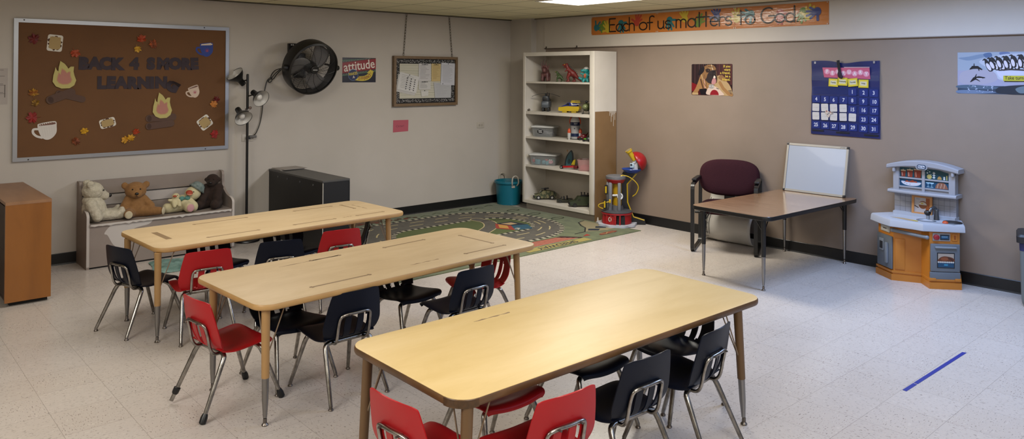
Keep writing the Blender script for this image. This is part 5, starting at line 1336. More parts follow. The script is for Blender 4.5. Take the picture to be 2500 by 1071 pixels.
for sy in (-1, 1):
    y = sy * .285
    loop = []
    def arcp(cx, cz, r, a0, a1): return [(cx + r * cos(rad(a)), y, cz + r * sin(rad(a))) for a in range(a0, a1 + (1 if a1 > a0 else -1), 15 if a1 > a0 else -15)]
    loop = arcp(.21, .055, .045, 270, 360) + arcp(.205, .585, .05, 0, 90) + [(-.05, y, .648), (-.20, y, .655)] + arcp(-.215, .61, .045, 90, 180) + arcp(-.19, .055, .045, 180, 270)
    m = MB(); n_ = len(loop); w2 = .017
    rings = []
    for i in range(n_):
        a, b = Vector(loop[i - 1]), Vector(loop[(i + 1) % n_]); d = (b - a).normalized(); nn = Vector((d.z, 0, -d.x)) * .011; c = Vector(loop[i])
        rings.append([tuple(c + nn + Vector((0, w2, 0))), tuple(c + nn - Vector((0, w2, 0))), tuple(c - nn - Vector((0, w2, 0))), tuple(c - nn + Vector((0, w2, 0)))])
    m.loft(rings, P('#0c0c0d', .35), closed=True); m.build('sled_leg', t, smooth=30)
    m = MB(); m.box((.03, y, .664), (.30, .046, .024), P('#101011', .45), R(-1, 'Y'), bev=.009); m.build('armrest', t)
m = MB(); m.tube([(.10, -.285, .352), (.10, .285, .352)], .013, M_black, 10); m.tube([(-.15, -.285, .352), (-.15, .285, .352)], .013, M_black, 10); m.build('cross_bars', t)
m = MB(); m.box((0, 0, 0), (.02, .36, .20), M_black, T(-.262, 0, .60) @ R(-8, 'Y'), bev=.008); m.box((-.235, 0, .44), (.03, .10, .14), M_black, bev=.008); m.build('back_support', t)
# ---- curled white sheet behind the chair
prof = spline([(-.028, 0, .455), (-.035, 0, .41), (-.075, 0, .36), (-.15, 0, .31), (-.215, 0, .22), (-.225, 0, .12), (-.185, 0, .035), (-.12, 0, .006), (-.06, 0, .02), (-.045, 0, .06)], 6)
m = MB(); ys = [-3.03 - .56 * k / 14 for k in range(15)]
shw = noisy('glossy_white_vinyl', '#aaa69f', '#b6b2ab', 2, .3, .05, 12)
m.loft([[(p.x + .006 * sin(y * 14 + p.z * 9), y, p.z) for p in prof] for y in ys], shw, cap=False, open_ring=True)
o = single(m, 'curled_sheet', 'large curled white sheet leaning on the wall behind the burgundy chair', 'sheet', smooth=60)
so = o.modifiers.new('thick', 'SOLIDIFY'); so.thickness = .003
m = MB(); ink = P('#1b1b1e', .6)
for k in range(4): 
    y = -3.045 - k * .03; m.tube([(p.x - .0035 + .006 * sin(y * 14 + p.z * 9), y, p.z) for p in prof[6 + k:34]], .0022, ink, 4)
for i in range(8, 36, 3):
    p = prof[i]; m.tube([(p.x - .0035, -3.04, p.z), (p.x - .0035, -3.13 + .012 * (i % 2), p.z)], .0022, ink, 4)
m.build('printed_grid', o, smooth=0)

# ---- wall banner
def glyph_strokes():
    def arc(cx, cy, rx, ry, a0, a1, n=14): return [(cx + rx * cos(rad(a0 + (a1 - a0) * i / n)), cy + ry * sin(rad(a0 + (a1 - a0) * i / n))) for i in range(n + 1)]
    g = {}
    g['E'] = (.60, [[(.05, 0), (.05, 1)], [(.05, 1), (.55, 1)], [(.05, .53), (.48, .53)], [(.05, 0), (.58, 0)]])
    g['a'] = (.56, [arc(.27, .28, .25, .28, 30, 390, 20), [(.50, .54), (.50, .04), (.54, 0)]])
    g['c'] = (.50, [arc(.28, .28, .26, .28, 50, 310)])
    g['h'] = (.52, [[(.04, 0), (.04, 1.02)], [(.04, .30)] + arc(.24, .34, .20, .22, 170, 10) + [(.44, .0)]])
    g['o'] = (.56, [arc(.28, .28, .26, .28, 0, 360, 22)])
    g['f'] = (.42, [[(.16, 0), (.16, .80)] + arc(.33, .80, .17, .20, 180, 40), [(.0, .52), (.36, .52)]])
    g['u'] = (.50, [[(.04, .55), (.04, .20)] + arc(.22, .20, .18, .20, 180, 330) + [(.42, .2)], [(.42, .55), (.42, .04), (.46, 0)]])
    g['s'] = (.44, [arc(.22, .41, .17, .14, 40, 250, 10) + arc(.22, .15, .18, .15, 70, -150, 12)])
    g['m'] = (.78, [[(.04, 0), (.04, .55)], [(.04, .36)] + arc(.19, .38, .15, .17, 170, 0) + [(.34, 0)], [(.34, .36)] + arc(.51, .38, .17, .17, 170, 0) + [(.68, 0)]])
    g['t'] = (.42, [[(.19, .0), (.19, .92)], [(.0, .62), (.38, .62)]])
    g['e'] = (.54, [[(.05, .29), (.48, .29)] + arc(.27, .28, .24, .27, 5, 315, 16)])
    g['r'] = (.36, [[(.04, 0), (.04, .55)], [(.04, .34)] + arc(.22, .36, .18, .19, 170, 50, 8)])
    g['G'] = (.78, [arc(.42, .5, .40, .5, 55, 345, 20) + [(.80, .46)], [(.80, .46), (.46, .46)]])
    g['d'] = (.56, [arc(.27, .28, .25, .28, 0, 360, 20), [(.50, 0), (.50, 1.02)]])
    g['.'] = (.2, [[(.08, .02), (.10, .04)]])
    return g
GL = glyph_strokes()
BN = RW(-2.82, 2.130, .0275)
t = thing('wall_banner', 'long orange banner of painted handprints reading Each of us matters to God', 'banner', BN)
def lam(name, c1, c2, coat=.42):
    q = NT(name); v = q.coords((1, 1, 1)); q.color(q.ramp(q.noise(v, 3, 4), [(.3, c1), (.7, c2)])); q.set(Roughness=.42, Coat_Weight=coat, Coat_Roughness=.09, Specular_IOR_Level=.3)
    bp = q.n('ShaderNodeBump'); bp.inputs['Strength'].default_value = .09; bp.inputs['Distance'].default_value = .01
    q.l(q.noise(q.coords((2.2, 15, 1)), 3.0, 3), bp.inputs['Height']); q.l(bp.outputs[0], q.b.inputs['Coat Normal']); return q.m
bnm = lam('laminated_orange_print', '#a55f22', '#b06a2a')
hw = {'t': '#1c5f66', 'g': '#5b7426', 'y': '#b09a2e', 'r': '#9a3526', 'b': '#22306b'}
panels = []
for k in range(3):
    m = MB(); x0 = -1.4525 + k * .9683; m.prism([(x0 + .001, 0), (x0 + .9675, 0), (x0 + .9675, .213), (x0 + .001, .213)], .0006 * (k % 2), .001 + .0006 * (k % 2), bnm); panels.append(m.build('banner_panel', t, smooth=0))
m = MB()
hmat = {k: lam('laminated_print_' + k, v, v) for k, v in hw.items()}
def hand(x, y, c, rot, s_=1.0):
    mt = hmat[c]; n0 = len(m.v); A = T(x, y, 0) @ R(rot) @ S(s_, s_, 1); clip = []
    m.poly(circ(0, 0, .036, 16, .032), mt, A)
    for a, L, wd in ((-38, .072, .020), (-13, .092, .021), (9, .096, .021), (32, .080, .019), (82, .070, .022)):
        p0 = (sin(rad(-a)) * .022, cos(rad(a)) * .018); p1 = (sin(rad(-a)) * L, cos(rad(a)) * L); m.stroke([p0, ((p0[0] + p1[0]) / 2, (p0[1] + p1[1]) / 2), p1], [wd * .8, wd, wd], mt, M=A)
    m.v[n0:] = [(q[0], min(.2125, max(.0005, q[1])), q[2]) for q in m.v[n0:]]
for yy, zz, c, r in ((-1.445, 2.215, 't', -75), (-1.569, 2.262, 'g', 150), (-1.63, 2.185, 'y', 20), (-1.824, 2.255, 't', 190), (-2.053, 2.245, 'r', -25), (-2.506, 2.258, 't', 185), (-2.703, 2.258, 'y', 10), (-2.868, 2.200, 'g', -35), (-3.095, 2.258, 'b', 10), (-3.326, 2.225, 'y', 0), (-3.489, 2.265, 't', 90), (-3.795, 2.262, 'r', 180), (-4.03, 2.265, 'g', 160), (-4.075, 2.215, 'y', -20), (-4.165, 2.255, 'b', 100)):
    hand(-2.82 - yy, zz - 2.130, c, r, 1.12)
ink = lam('laminated_black_print', '#17100e', '#17100e', .16)
def word(txt, y0, y1, base, xh):
    tot = sum(GL[c][0] for c in txt); sx = (y0 - y1) / tot; x = -2.82 - y0
    for c in txt:
        adv, st = GL[c]
        for s_ in st: m.stroke([(x + p[0] * sx, base - 2.130 + p[1] * xh) for p in s_], .0145, ink)
        x += adv * sx
word('Each', -1.645, -2.035, 2.162, .148); word('of', -2.09, -2.29, 2.164, .148); word('us', -2.345, -2.53, 2.168, .150)
word('matters', -2.585, -3.275, 2.168, .160); word('to', -3.335, -3.53, 2.170, .150); word('God.', -3.59, -3.99, 2.170, .148)
m.build('handprints_and_lettering', t, M=T(0, 0, .0018), smooth=0)
m = MB()
for x in (-1.44, -.49, -.47, .475, .495, 1.44):
    for y in (.008, .205): m.disc(x, y, .005, P('#b9b4ac', .3), n=8)
m.build('staples', t, M=T(0, 0, .006), smooth=0)

# ---- dog poster
DG = RW(-3.016, 1.615, .001)
m = MB(); w2, h2 = .2445, .1625
m.prism(rrect(2 * w2, 2 * h2, .012), 0, .0008, P('#2a1a1c', .25)); m.layer = 4
for k in range(9): m.rect(-w2 + .01 + k * .026, -.04, -w2 + .022 + k * .026, h2, P('#3a2a2e' if k % 2 else '#241c22', .3))
for k in range(8): m.rect(.06 + k * .023, -.05, .078 + k * .023, h2, P('#4a2426' if k % 2 else '#3a1c20', .3))
m.rect(-w2 + .002, -h2 + .002, w2 - .002, -.09, P('#3c0d14', .3)); m.poly([(-w2 + .002, -.03), (-.16, -.06), (-.15, -.12), (-w2 + .002, -.12)], P('#6a1018', .3))
fur1, fur2, fur3, fur4, dkf = P('#7d5c3c', .3), P('#8c6842', .3), P('#a08762', .3), P('#523626', .3), P('#19141a', .3)
m.poly([(q.x, q.y) for q in spline([(.06, -.14, 0), (.03, -.05, 0), (.06, .03, 0), (.11, .045, 0), (.16, -.0, 0), (.21, -.05, 0), (.24, -.11, 0), (.235, -.158, 0), (.1, -.158, 0)], 5, True)], fur3)
m.poly([(q.x, q.y) for q in spline([(.08, .02, 0), (.115, .05, 0), (.15, .03, 0), (.19, -.01, 0), (.13, -.01, 0)], 5, True)], fur1)
m.stroke([(.10, -.03), (.14, -.09), (.20, -.14), (.235, -.15)], .035, fur2)
m.poly([(q.x, q.y) for q in spline([(-.24, -.155, 0), (-.20, -.10, 0), (-.17, -.04, 0), (-.14, .03, 0), (-.11, .08, 0), (-.04, .07, 0), (.0, -.03, 0), (.04, -.06, 0), (.03, -.12, 0), (-.04, -.11, 0), (-.12, -.10, 0), (-.16, -.12, 0), (-.17, -.155, 0)], 5, True)], fur2)
m.poly([(-.15, -.10), (-.07, -.09), (-.03, -.12), (-.04, -.158), (-.13, -.158)], P('#0f0b14', .3))
m.stroke([(-.13, .0), (-.115, -.05), (-.10, -.09)], .018, fur4); m.stroke([(-.10, .03), (-.085, -.04), (-.075, -.085)], .014, P('#b58a7a', .3)); m.stroke([(-.12, .05), (-.105, .0)], .012, fur3)
m.poly([(q.x, q.y) for q in spline([(-.12, .08, 0), (-.105, .12, 0), (-.06, .15, 0), (.0, .155, 0), (.045, .13, 0), (.06, .08, 0), (.07, .02, 0), (.06, -.03, 0), (.02, -.045, 0), (-.04, -.03, 0), (-.10, .02, 0)], 5, True)], fur1)
m.poly([(q.x, q.y) for q in spline([(-.165, .06, 0), (-.14, .115, 0), (-.09, .135, 0), (-.09, .09, 0), (-.125, .055, 0), (-.15, .045, 0)], 5, True)], dkf)
m.poly([(q.x, q.y) for q in spline([(-.06, .02, 0), (-.045, .06, 0), (-.015, .09, 0), (.02, .10, 0), (.05, .09, 0), (.065, .04, 0), (.06, -.02, 0), (.03, -.035, 0), (-.02, -.04, 0), (-.075, -.01, 0)], 5, True)], P('#2c2426', .3))
m.stroke([(-.06, .14), (-.02, .12), (.01, .125)], .008, fur3); m.stroke([(.0, .15), (.012, .11), (.018, .10)], .006, P('#d0c0a4', .3)); m.disc(-.03, .095, .017, P('#3a2822', .3)); m.disc(-.028, .095, .008, dkf); m.disc(.052, .095, .011, P('#3a2822', .3)); m.disc(.03, .085, .019, dkf, .012)
m.poly([(q.x, q.y) for q in spline([(.0, -.03, 0), (.015, .01, 0), (.04, .02, 0), (.055, -.01, 0), (.045, -.04, 0), (.015, -.048, 0)], 5, True)], P('#a8787a', .3)); m.poly([(.02, .02), (.032, .045), (.05, .03), (.045, .015)], P('#c9c0b4', .3))
m.poly([(q.x, q.y) for q in spline([(-.05, -.155, 0), (-.055, -.11, 0), (-.03, -.08, 0), (.02, -.065, 0), (.07, -.08, 0), (.12, -.12, 0), (.14, -.158, 0)], 5, True)], P('#b9a498', .3))
m.disc(.0, -.07, .034, P('#8d8a88', .3), .024); m.disc(-.02, -.062, .010, P('#cfcac6', .3)); m.disc(-.02, -.062, .005, dkf); m.disc(.022, -.066, .010, P('#cfcac6', .3)); m.disc(.022, -.066, .005, dkf)
for k in range(6): m.stroke([(-.03 + k * .013, -.05), (-.028 + k * .013, -.058)], .004, P('#5a5656', .3))
m.poly(circ(.035, -.158, .052, 16, .054, 0, 180), P('#7c1420', .3)); m.stroke([(.06, -.085), (.085, -.095)], .006, dkf)
for k in range(4): m.disc(-.225 + k * .018, -.148, .011, fur3, .012)
for k in range(4): m.stroke([(.20 + k * .008, -.11 - k * .010), (.235, -.105 - k * .013)], .005, P('#3a3436', .3))
for k in range(4): m.stroke([(-.07 + k * .018, .145 - .004 * k), (-.05 + k * .020, .128), (-.03 + k * .020, .135)], .0045, fur4)
for pts in (((-.085, .05), (-.075, .0), (-.045, -.03)), ((-.10, .03), (-.095, -.03), (-.07, -.07)), ((-.06, -.03), (-.065, -.06), (-.05, -.085)), ((.055, .06), (.068, .02), (.062, -.03))): m.stroke(pts, .006, P('#5f4430', .3))
m.poly([(-.075, .105), (-.045, .118), (-.015, .105), (-.03, .075), (-.06, .075)], P('#2e2120', .3)); m.disc(-.038, .094, .006, P('#0c0a0c', .3)); m.disc(-.036, .096, .002, P('#c9c0b4', .3), n=6)
m.stroke([(-.02, .055), (.015, .045), (.05, .05)], .005, P('#151114', .3)); m.stroke([(.016, .075), (.018, .03)], .004, P('#151114', .3))
yt = P('#c9b04e', .3)
for k, s_ in enumerate(('If you', 'want', 'a friend,', 'be a', 'friend.')): m.text(s_, .222, .137 - k * .0335, .036, yt, 'RIGHT', offset=.0006)
m.sph((.0, h2 - .008, .002), .004, P('#c9b99a', .4), n=8, k=5)
single(m, 'poster', 'poster of a bulldog lying down with yellow words about a friend', 'poster', DG, smooth=0)

# ---- penguin poster
PG = RW(-5.60, 1.6915, .001)
m = MB(); w2, h2 = .275, .1655
m.prism([(-w2, -h2), (w2, -h2), (w2, h2), (-w2, h2)], 0, .0008, P('#7f8c9e', .25)); m.layer = 4
def blobp(pts, c): m.poly([(q.x, q.y) for q in spline([(a, b, 0) for a, b in pts], 5, True)], P(c, .3))
m.rect(-w2 + .001, .0, w2 - .001, h2 - .001, P('#8a94a2', .3)); m.rect(-w2 + .001, -.10, w2 - .001, .02, P('#8f8ea3', .3))
blobp([(-.27, .12), (-.2, .13), (-.1, .15), (-.05, .14), (-.12, .115), (-.2, .10)], '#6d7d92'); blobp([(-.09, .15), (-.04, .16), (-.03, .13), (-.07, .12)], '#4a5f80'); blobp([(.02, .16), (.09, .16), (.08, .12), (.05, .115)], '#56658a')
blobp([(-.12, .09), (-.02, .13), (.1, .15), (.27, .13), (.27, -.06), (.15, -.07), (.02, -.05), (-.03, .02)], '#a4a9b6'); blobp([(-.25, .0), (-.15, .03), (-.02, .01), (.0, -.06), (-.12, -.09), (-.25, -.08)], '#96929f')
blobp([(.0, .06), (.1, .02), (.26, .03), (.26, -.06), (.1, -.06), (.02, -.03)], '#b4b4c6')
m.rect(-w2 + .001, -h2 + .001, w2 - .001, -.102, P('#2c3a4c', .3)); blobp([(-.27, -.10), (-.15, -.095), (-.0, -.11), (.02, -.12), (-.1, -.13), (-.27, -.12)], '#46586a'); blobp([(-.27, -.14), (-.15, -.135), (.0, -.15), (-.1, -.162), (-.27, -.162)], '#5f6f88'); blobp([(.02, -.11), (.2, -.09), (.27, -.10), (.27, -.16), (.02, -.16)], '#1d2632'); blobp([(.13, -.12), (.2, -.10), (.23, -.14), (.16, -.155)], '#5a6a74')
random.seed(5)
for k in range(26): m.disc(random.uniform(-.2, -.02), random.uniform(-.155, -.10), random.uniform(.002, .006), P('#9aa4b8', .3), n=7)
pk, wh_ = '#14141a', P('#c0bac2', .3)
def penguin(x, y, s_, lean):
    A = T(x, y, 0) @ R(lean) @ S(s_, s_, 1)
    m.poly([(q.x, q.y) for q in spline([(-.016, -.05, 0), (-.022, -.01, 0), (-.014, .03, 0), (-.006, .052, 0), (-.022, .058, 0), (.0, .066, 0), (.012, .052, 0), (.018, .02, 0), (.022, -.02, 0), (.012, -.055, 0)], 4, True)], P(pk, .3), A)
    m.poly(circ(-.004, -.012, .014, 14, .036), wh_, A); m.stroke([(.014, .02), (.026, -.016)], .008, P(pk, .3), M=A)
for k in range(7): penguin(-.055 + k * .047, .06 + .006 * (k % 2) + k * .004, .92, 28 - k * 3)
for k in range(6): penguin(-.03 + k * .048, .072 + .006 * (k % 2) + k * .004, .85, 25 - k * 4)
m.stroke([(.02, .022), (.1, .028), (.2, .022), (.27, .03)], .010, P('#2a2428', .3))
m.stroke([(-.185, .03), (-.165, .045), (-.13, .045), (-.10, .028)], [.006, .024, .022, .008], P(pk, .3)); m.stroke([(-.155, .045), (-.155, .075)], [.010, .004], P(pk, .3)); m.stroke([(-.125, .038), (-.12, .02)], .006, P(pk, .3))
m.stroke([(-.18, -.07), (-.155, -.045), (-.12, -.035), (-.08, -.036)], [.006, .022, .020, .006], P(pk, .3)); m.stroke([(-.15, -.04), (-.138, -.01)], [.010, .004], P(pk, .3)); m.stroke([(-.145, -.045), (-.115, -.065)], [.010, .004], P(pk, .3)); m.stroke([(-.135, -.044), (-.10, -.044)], .006, wh_)
m.rect(.055, -.068, .215, -.058, P('#15140f', .3)); m.rect(.048, -.061, .208, -.020, P('#a8a232', .3)); m.rect(.2105, -.066, .216, -.028, P('#15140f', .3))
m.text('Take turns', .128, -.0385, .037, P('#1c1a12', .3), offset=.0005, sx=.86)
single(m, 'poster', 'poster of penguins diving from ice with the words take turns', 'poster', PG, smooth=0)

# ---- pocket chart calendar
CLX, CLZ = -4.407, 1.121
CF = RW(CLX, CLZ, .003)
t = thing('pocket_chart_calendar', 'blue fabric pocket chart calendar for February hanging on the mauve wall', 'calendar', CF)
cb = noisy('blue_nylon', '#0d1645', '#111d54', 5, .42, .12, 14, bdist=.004, coat=.1); n_ = 24; vs = []; fs = []
def cal_top(u): return .677 - .022 * math.exp(-(u / .11) ** 2) - .004 * sin(u * 9)
for i in range(n_ + 1):
    for j in range(n_ + 1):
        u = -.31 + .62 * i / n_; b0 = .012 * (1 - i / n_) * .6 - .004; v_ = b0 + (cal_top(u) - b0) * j / n_
        vs.append((u + .006 * (j / n_ - .5) * (1 if u < 0 else -1), v_, .006 + .004 * sin(u * 15) * sin(v_ * 11) + .002 * sin(v_ * 40)))
for i in range(n_):
    for j in range(n_): fs.append((i * (n_ + 1) + j, (i + 1) * (n_ + 1) + j, (i + 1) * (n_ + 1) + j + 1, i * (n_ + 1) + j + 1))
m = MB(); m.add(vs, fs, cb); m.build('fabric', t, smooth=60)
m = MB(); pv = P('#2a3568', .18, alpha=.55)
for v_ in (.052, .133, .211, .291, .371): m.rect(-.30, v_, .30, v_ + .072, pv)
m.rect(-.302, .497, .302, .545, P('#4a4f70', .2, alpha=.5)); m.build('clear_pockets', t, M=T(0, 0, .0108), smooth=0)
vl = P('#0a0b16', .85)
for x0, x1, v_ in ((-.30, -.19, .030), (-.075, .048, .024), (.175, .30, .016)):
    m = MB(); m.rect(x0, v_, x1, v_ + .014, vl); m.build('velcro_strip', t, M=T(0, 0, .0112), smooth=0)
for x in (-.272, .262):
    m = MB(); m.prism(rrect(.016, .02, .003), 0, .004, P('#9a98a0', .35, .6)); m.disc(0, 0, .004, P('#33343c', .4), n=8); m.build('hanging_clip', t, M=T(x, .662, .010), smooth=0)
def on_cal(u, v_, rot=0, lift=.0135): return CF @ T(u, v_, lift) @ R(rot)
colx = [-.262, -.178, -.095, -.008, .075, .170, .262]; rowv = [.405, .327, .247, .168, .088]
nums = {0: {4: 1, 5: 2, 6: 3}, 1: {k: 4 + k for k in range(7)}, 2: {4: 15, 5: 16, 6: 17}, 3: {5: 23, 6: 24}, 4: {k: 25 + k for k in range(7)}}
cardm, numw = P('#1b2a66', .3), P('#b4b6c4', .4)
for r_, d in nums.items():
    for c, nn in d.items():
        m = MB(); m.prism(rrect(.074, .066, .008), 0, .0006, cardm); m.layer = 3; m.text(str(nn), 0, 0, .046, numw, offset=.0012, sx=.86)
        single(m, 'number_card', 'blue calendar card with the white number %d' % nn, 'calendar card', on_cal(colx[c] + random.uniform(-.003, .003), rowv[r_] - .012 * (c / 6) + random.uniform(-.002, .002), random.uniform(-2, 2)), 'number cards in the pocket chart', smooth=0)
pos_w = ('leftmost', 'second', 'third', 'fourth', 'fifth')
for r_, cols, nm in ((2, range(4), 'upper'), (3, range(5), 'lower')):
    for c in cols:
        m = MB(); m.prism(rrect(.066, .070, .008), 0, .001, P('#b3afab', .5)); m.layer = 5; m.stroke([(-.028, -.003), (.03, .004)], .0015, P('#96928e', .5)); m.stroke([(.0, -.006), (.02, -.004)], .002, P('#8f8b88', .5))
        single(m, 'blank_card', 'blank white card in the %s white row of the calendar, %s from the left' % (nm, pos_w[c].replace('leftmost', 'first')), 'calendar card', on_cal(colx[c] - .002, rowv[r_] + .004, random.uniform(-4, 4)), 'blank cards in the pocket chart', smooth=0)
m = MB(); m.prism([(-.035, .012), (-.03, .022), (.0, .010), (.038, .012), (.034, -.006), (.016, -.012), (.004, -.045), (-.014, -.028), (-.036, -.004)], 0, .002, P('#b0a296', .6)); m.layer = 9
for x, y, c in ((-.024, .010, '#8a3030'), (.028, .004, '#2c2c30'), (.0, -.004, '#4a5468'), (.01, .008, '#8a4a30'), (-.01, -.016, '#50505a')): m.disc(x, y, .006, P(c, .6), n=9)
single(m, 'decorated_card', 'small patterned paper lying across the blank white cards of the calendar', 'calendar card', on_cal(-.137, .205, -8, .0175), smooth=0)
pkm, pkc = P('#a84a66', .5), P('#c0849a', .5)
m = MB(); m.prism([(-.203, .046), (.222, .052), (.232, -.046), (-.184, -.044)], 0, .001, pkm); m.layer = 5; m.stroke([(.0, .052), (.22, .058)], .006, P('#b59aa0', .5))
for k, ch in enumerate('FEBRUARY'):
    x = -.158 + k * .0505; y = .004 + .006 * (-1) ** k; m.disc(x, y, .025, pkc, .024); m.text(ch, x, y, .040, P('#c9c4c4', .5), offset=.0012, sx=.9)
single(m, 'month_card', 'pink strip of circled letters spelling February at the top of the calendar', 'calendar card', on_cal(.0, .566, -1.5), smooth=0)
for k, (x, y, rt_, wd) in enumerate(((-.098, .480, -3, 'Tuesday'), (-.014, .490, -2, 'Wednesday'), (.078, .484, 6, 'Thursday'), (.172, .474, -1, 'Friday'))):
    m = MB(); m.prism([(-.044, -.036), (.044, -.036), (.044, .036), (-.044, .036)], 0, .001, P('#b09f1a', .5)); m.layer = 5
    for a, b in ((.036, .029),): m.poly([(-a, -b), (a, -b), (a, b), (-a, b)], P('#c2b03a', .5))
    m.rect(-.028, -.018, .028, .018, P('#b9b59a', .5)); m.text(wd, 0, .001, .0175, P('#151410', .6), offset=.0006, sx=.8)
    single(m, 'day_card', 'yellow day card reading %s under the month strip of the calendar' % wd, 'calendar card', on_cal(x, y, rt_, .016), 'yellow day cards in the pocket chart', smooth=0)
m = MB(); m.sph((0, 0, .008), (.020, .034, .008), P('#1c0c1c', .8)); m.sph((.010, -.022, .008), (.016, .018, .007), P('#1c0c1c', .8)); m.box((-.0, .075, .003), (.024, .11, .005), P('#07070c', .8))
single(m, 'dark_mitten', 'dark plum felt marker hanging over the month strip of the calendar', 'marker', on_cal(-.035, .553, 8, .018))

# ================================================================= play kitchen
KF = RW(-5.10, 0, .012)       # local x right along the wall, y up, z into the room
t = thing('play_kitchen', 'orange and grey plastic play kitchen with a white counter against the mauve wall', 'toy kitchen', KF)
ko, kg, kgl, kw = noisy('orange_moulded_plastic', '#ad6a1e', '#b77427', 4, .42, .06, 120), P('#5f666e', .4), P('#8e8f95', .42), P('#a0a4ac', .35)
KY = Matrix(((1, 0, 0, 0), (0, 0, 1, 0), (0, 1, 0, 0), (0, 0, 0, 1)))      # prism drawn in (x right, z out), extruded up in y
base = [(-.245, .02), (-.322, .175), (-.150, .305), (.035, .225), (.135, .340), (.305, .195), (.245, .02)]
def grow(pl, s_): return [(x * s_, .02 + (z - .02) * s_) for x, z in pl]
m = MB(); m.prism(base, .06, .45, ko, KY); m.build('cabinet_body', t, smooth=0)
m = MB(); m.prism(grow(base, 1.06), .0, .05, ko, KY); m.prism(grow(base, 1.02), .045, .062, ko, KY); m.prism(grow(base, 1.05), .062, .078, ko, KY); m.build('base_plinth', t, smooth=0)
# counter
cpl = [(-.262, .0), (-.372, .205), (-.245, .32), (-.145, .385), (.02, .372), (.105, .385), (.345, .205), (.262, .0)]
m = MB(); m.loft([[(x * s_, y, z * s_) for x, z in cpl] for y, s_ in ((.446, 1.0), (.450, 1.012), (.492, 1.0), (.503, .985), (.506, .96))], kw); m.build('counter', t, smooth=25)
m = MB(); m.prism([(-.235, .0), (.24, .0), (.24, .10), (-.235, .10)], .50, .532, kw, KY); m.build('counter_upstand', t, smooth=0)
# faces on the two angled blocks
def face(p0, p1):
    a, b = Vector((p0[0], 0, p0[1])), Vector((p1[0], 0, p1[1])); d = (b - a); L = d.length; d.normalize(); up = Vector((0, 1, 0)); nn = d.cross(up)
    return Matrix(((d.x, 0, nn.x, a.x), (d.y, 1, nn.y, 0), (d.z, 0, nn.z, a.z), (0, 0, 0, 1))), L
FA, LA = face((-.322, .175), (-.150, .305)); FB, LB = face((.135, .340), (.305, .195))
def fbox(m, F, x0, x1, y0, y1, z0, z1, mat, bev=0.0): return m.box(((x0 + x1) / 2, (y0 + y1) / 2, (z0 + z1) / 2), (x1 - x0, y1 - y0, z1 - z0), mat, F, bev)
m = MB(); fbox(m, FA, .004, LA - .004, .085, .352, 0, .016, kg, .006); fd = m.build('fridge_door', t)
m = MB(); fbox(m, FA, LA * .20, LA * .50, .215, .315, .014, .022, P('#7d848c', .4), .006); m.build('water_dispenser_frame', fd)
m = MB(); fbox(m, FA, LA * .25, LA * .45, .23, .29, .0205, .0235, P('#22252a', .5)); m.build('dispenser_recess', fd, smooth=0)
m = MB(); fbox(m, FA, LA * .64, LA * .80, .125, .295, .014, .034, P('#717880', .4), .008); m.build('door_handle', fd)
m = MB(); fbox(m, FA, LA * .22, LA * .80, .375, .432, -.002, .010, P('#a8a59a', .45), .004); dr_ = m.build('drawer_front', t)
m = MB(); fbox(m, FA, LA * .30, LA * .72, .385, .422, .0095, .0115, P('#b8b4a8', .45)); fbox(m, FA, LA * .40, LA * .62, .400, .406, .011, .013, P('#3a3834', .5)); m.build('drawer_pull', dr_, smooth=0)
m = MB(); fbox(m, FB, .004, LB - .004, .135, .352, 0, .018, kg, .006); od = m.build('oven_door', t)
m = MB(); fbox(m, FB, LB * .15, LB * .86, .318, .333, .014, .032, P('#7a8188', .38), .006); m.build('oven_handle', od)
m = MB(); fbox(m, FB, LB * .22, LB * .80, .165, .285, .0185, .0205, P('#1c2026', .25)); m.layer = 0
OW = FB @ T(LB * .51, .225, .0212); s_ = LB * .26
m.rect(-s_, -.053, s_, .053, P('#9a8f84', .3), OW); m.rect(-s_, -.053, s_, -.012, P('#123f5e', .3), OW); m.poly([(q.x, q.y) for q in spline([(-.055, -.012, 0), (-.05, .015, 0), (-.02, .032, 0), (.02, .03, 0), (.055, .018, 0), (.056, -.008, 0)], 5, True)], P('#5a2d18', .3), OW)
m.poly(circ(-.01, .012, .028, 16, .014), P('#7a4226', .3), OW); m.stroke([(.02, .02), (.045, .008), (.05, -.005)], .014, P('#3f1f12', .3), M=OW)
for k in range(9): m.disc(-.055 + k * .0135, -.013, .007, P('#b5b5b0', .3), n=8, M=OW)
m.rect(-.014, -.04, .014, -.028, P('#2f7fa0', .3), OW); m.build('oven_window', od, smooth=0)
m = MB(); fbox(m, FB, .0, LB, .075, .132, 0, .018, kg, .005); m.build('oven_drawer', t)
for x in (.02, LB - .02):
    m = MB(); fbox(m, FB, x - .022, x + .022, .062, .085, .0, .022, ko, .003); m.build('corner_clip', t)
m = MB(); fbox(m, FB, LB * .10, LB * .68, .372, .435, -.002, .008, P('#8f8d90', .45), .004); cp = m.build('control_panel', t)
m = MB(); m.tube([(LB * .21, .403, .006), (LB * .21, .403, .022), (LB * .21, .403, .027)], [.022, .021, .012], P('#8c1a26', .35), 22, M=FB); m.build('timer_knob', cp)
m = MB(); fbox(m, FB, LB * .34, LB * .64, .383, .424, .007, .011, P('#16222c', .25)); fbox(m, FB, LB * .37, LB * .61, .392, .416, .0105, .0125, P('#1c4a6a', .25))
for k in range(5): fbox(m, FB, LB * (.39 + .04 * k), LB * (.41 + .04 * k), .404, .410, .0122, .0132, P('#8fb0c0', .3))
m.build('timer_display', cp, smooth=0)
m = MB(); fbox(m, FB, LB * .74, LB * .92, .375, .43, .0, .006, ko, .003); fbox(m, FB, LB * .80, LB * .86, .388, .418, .005, .008, P('#8a4712', .5)); m.build('switch_plate', t, smooth=0)
m = MB(); m.tube([(-.150, .410, .325), (-.02, .405, .345), (.125, .398, .36)], .014, P('#6e757d', .35), 16); 
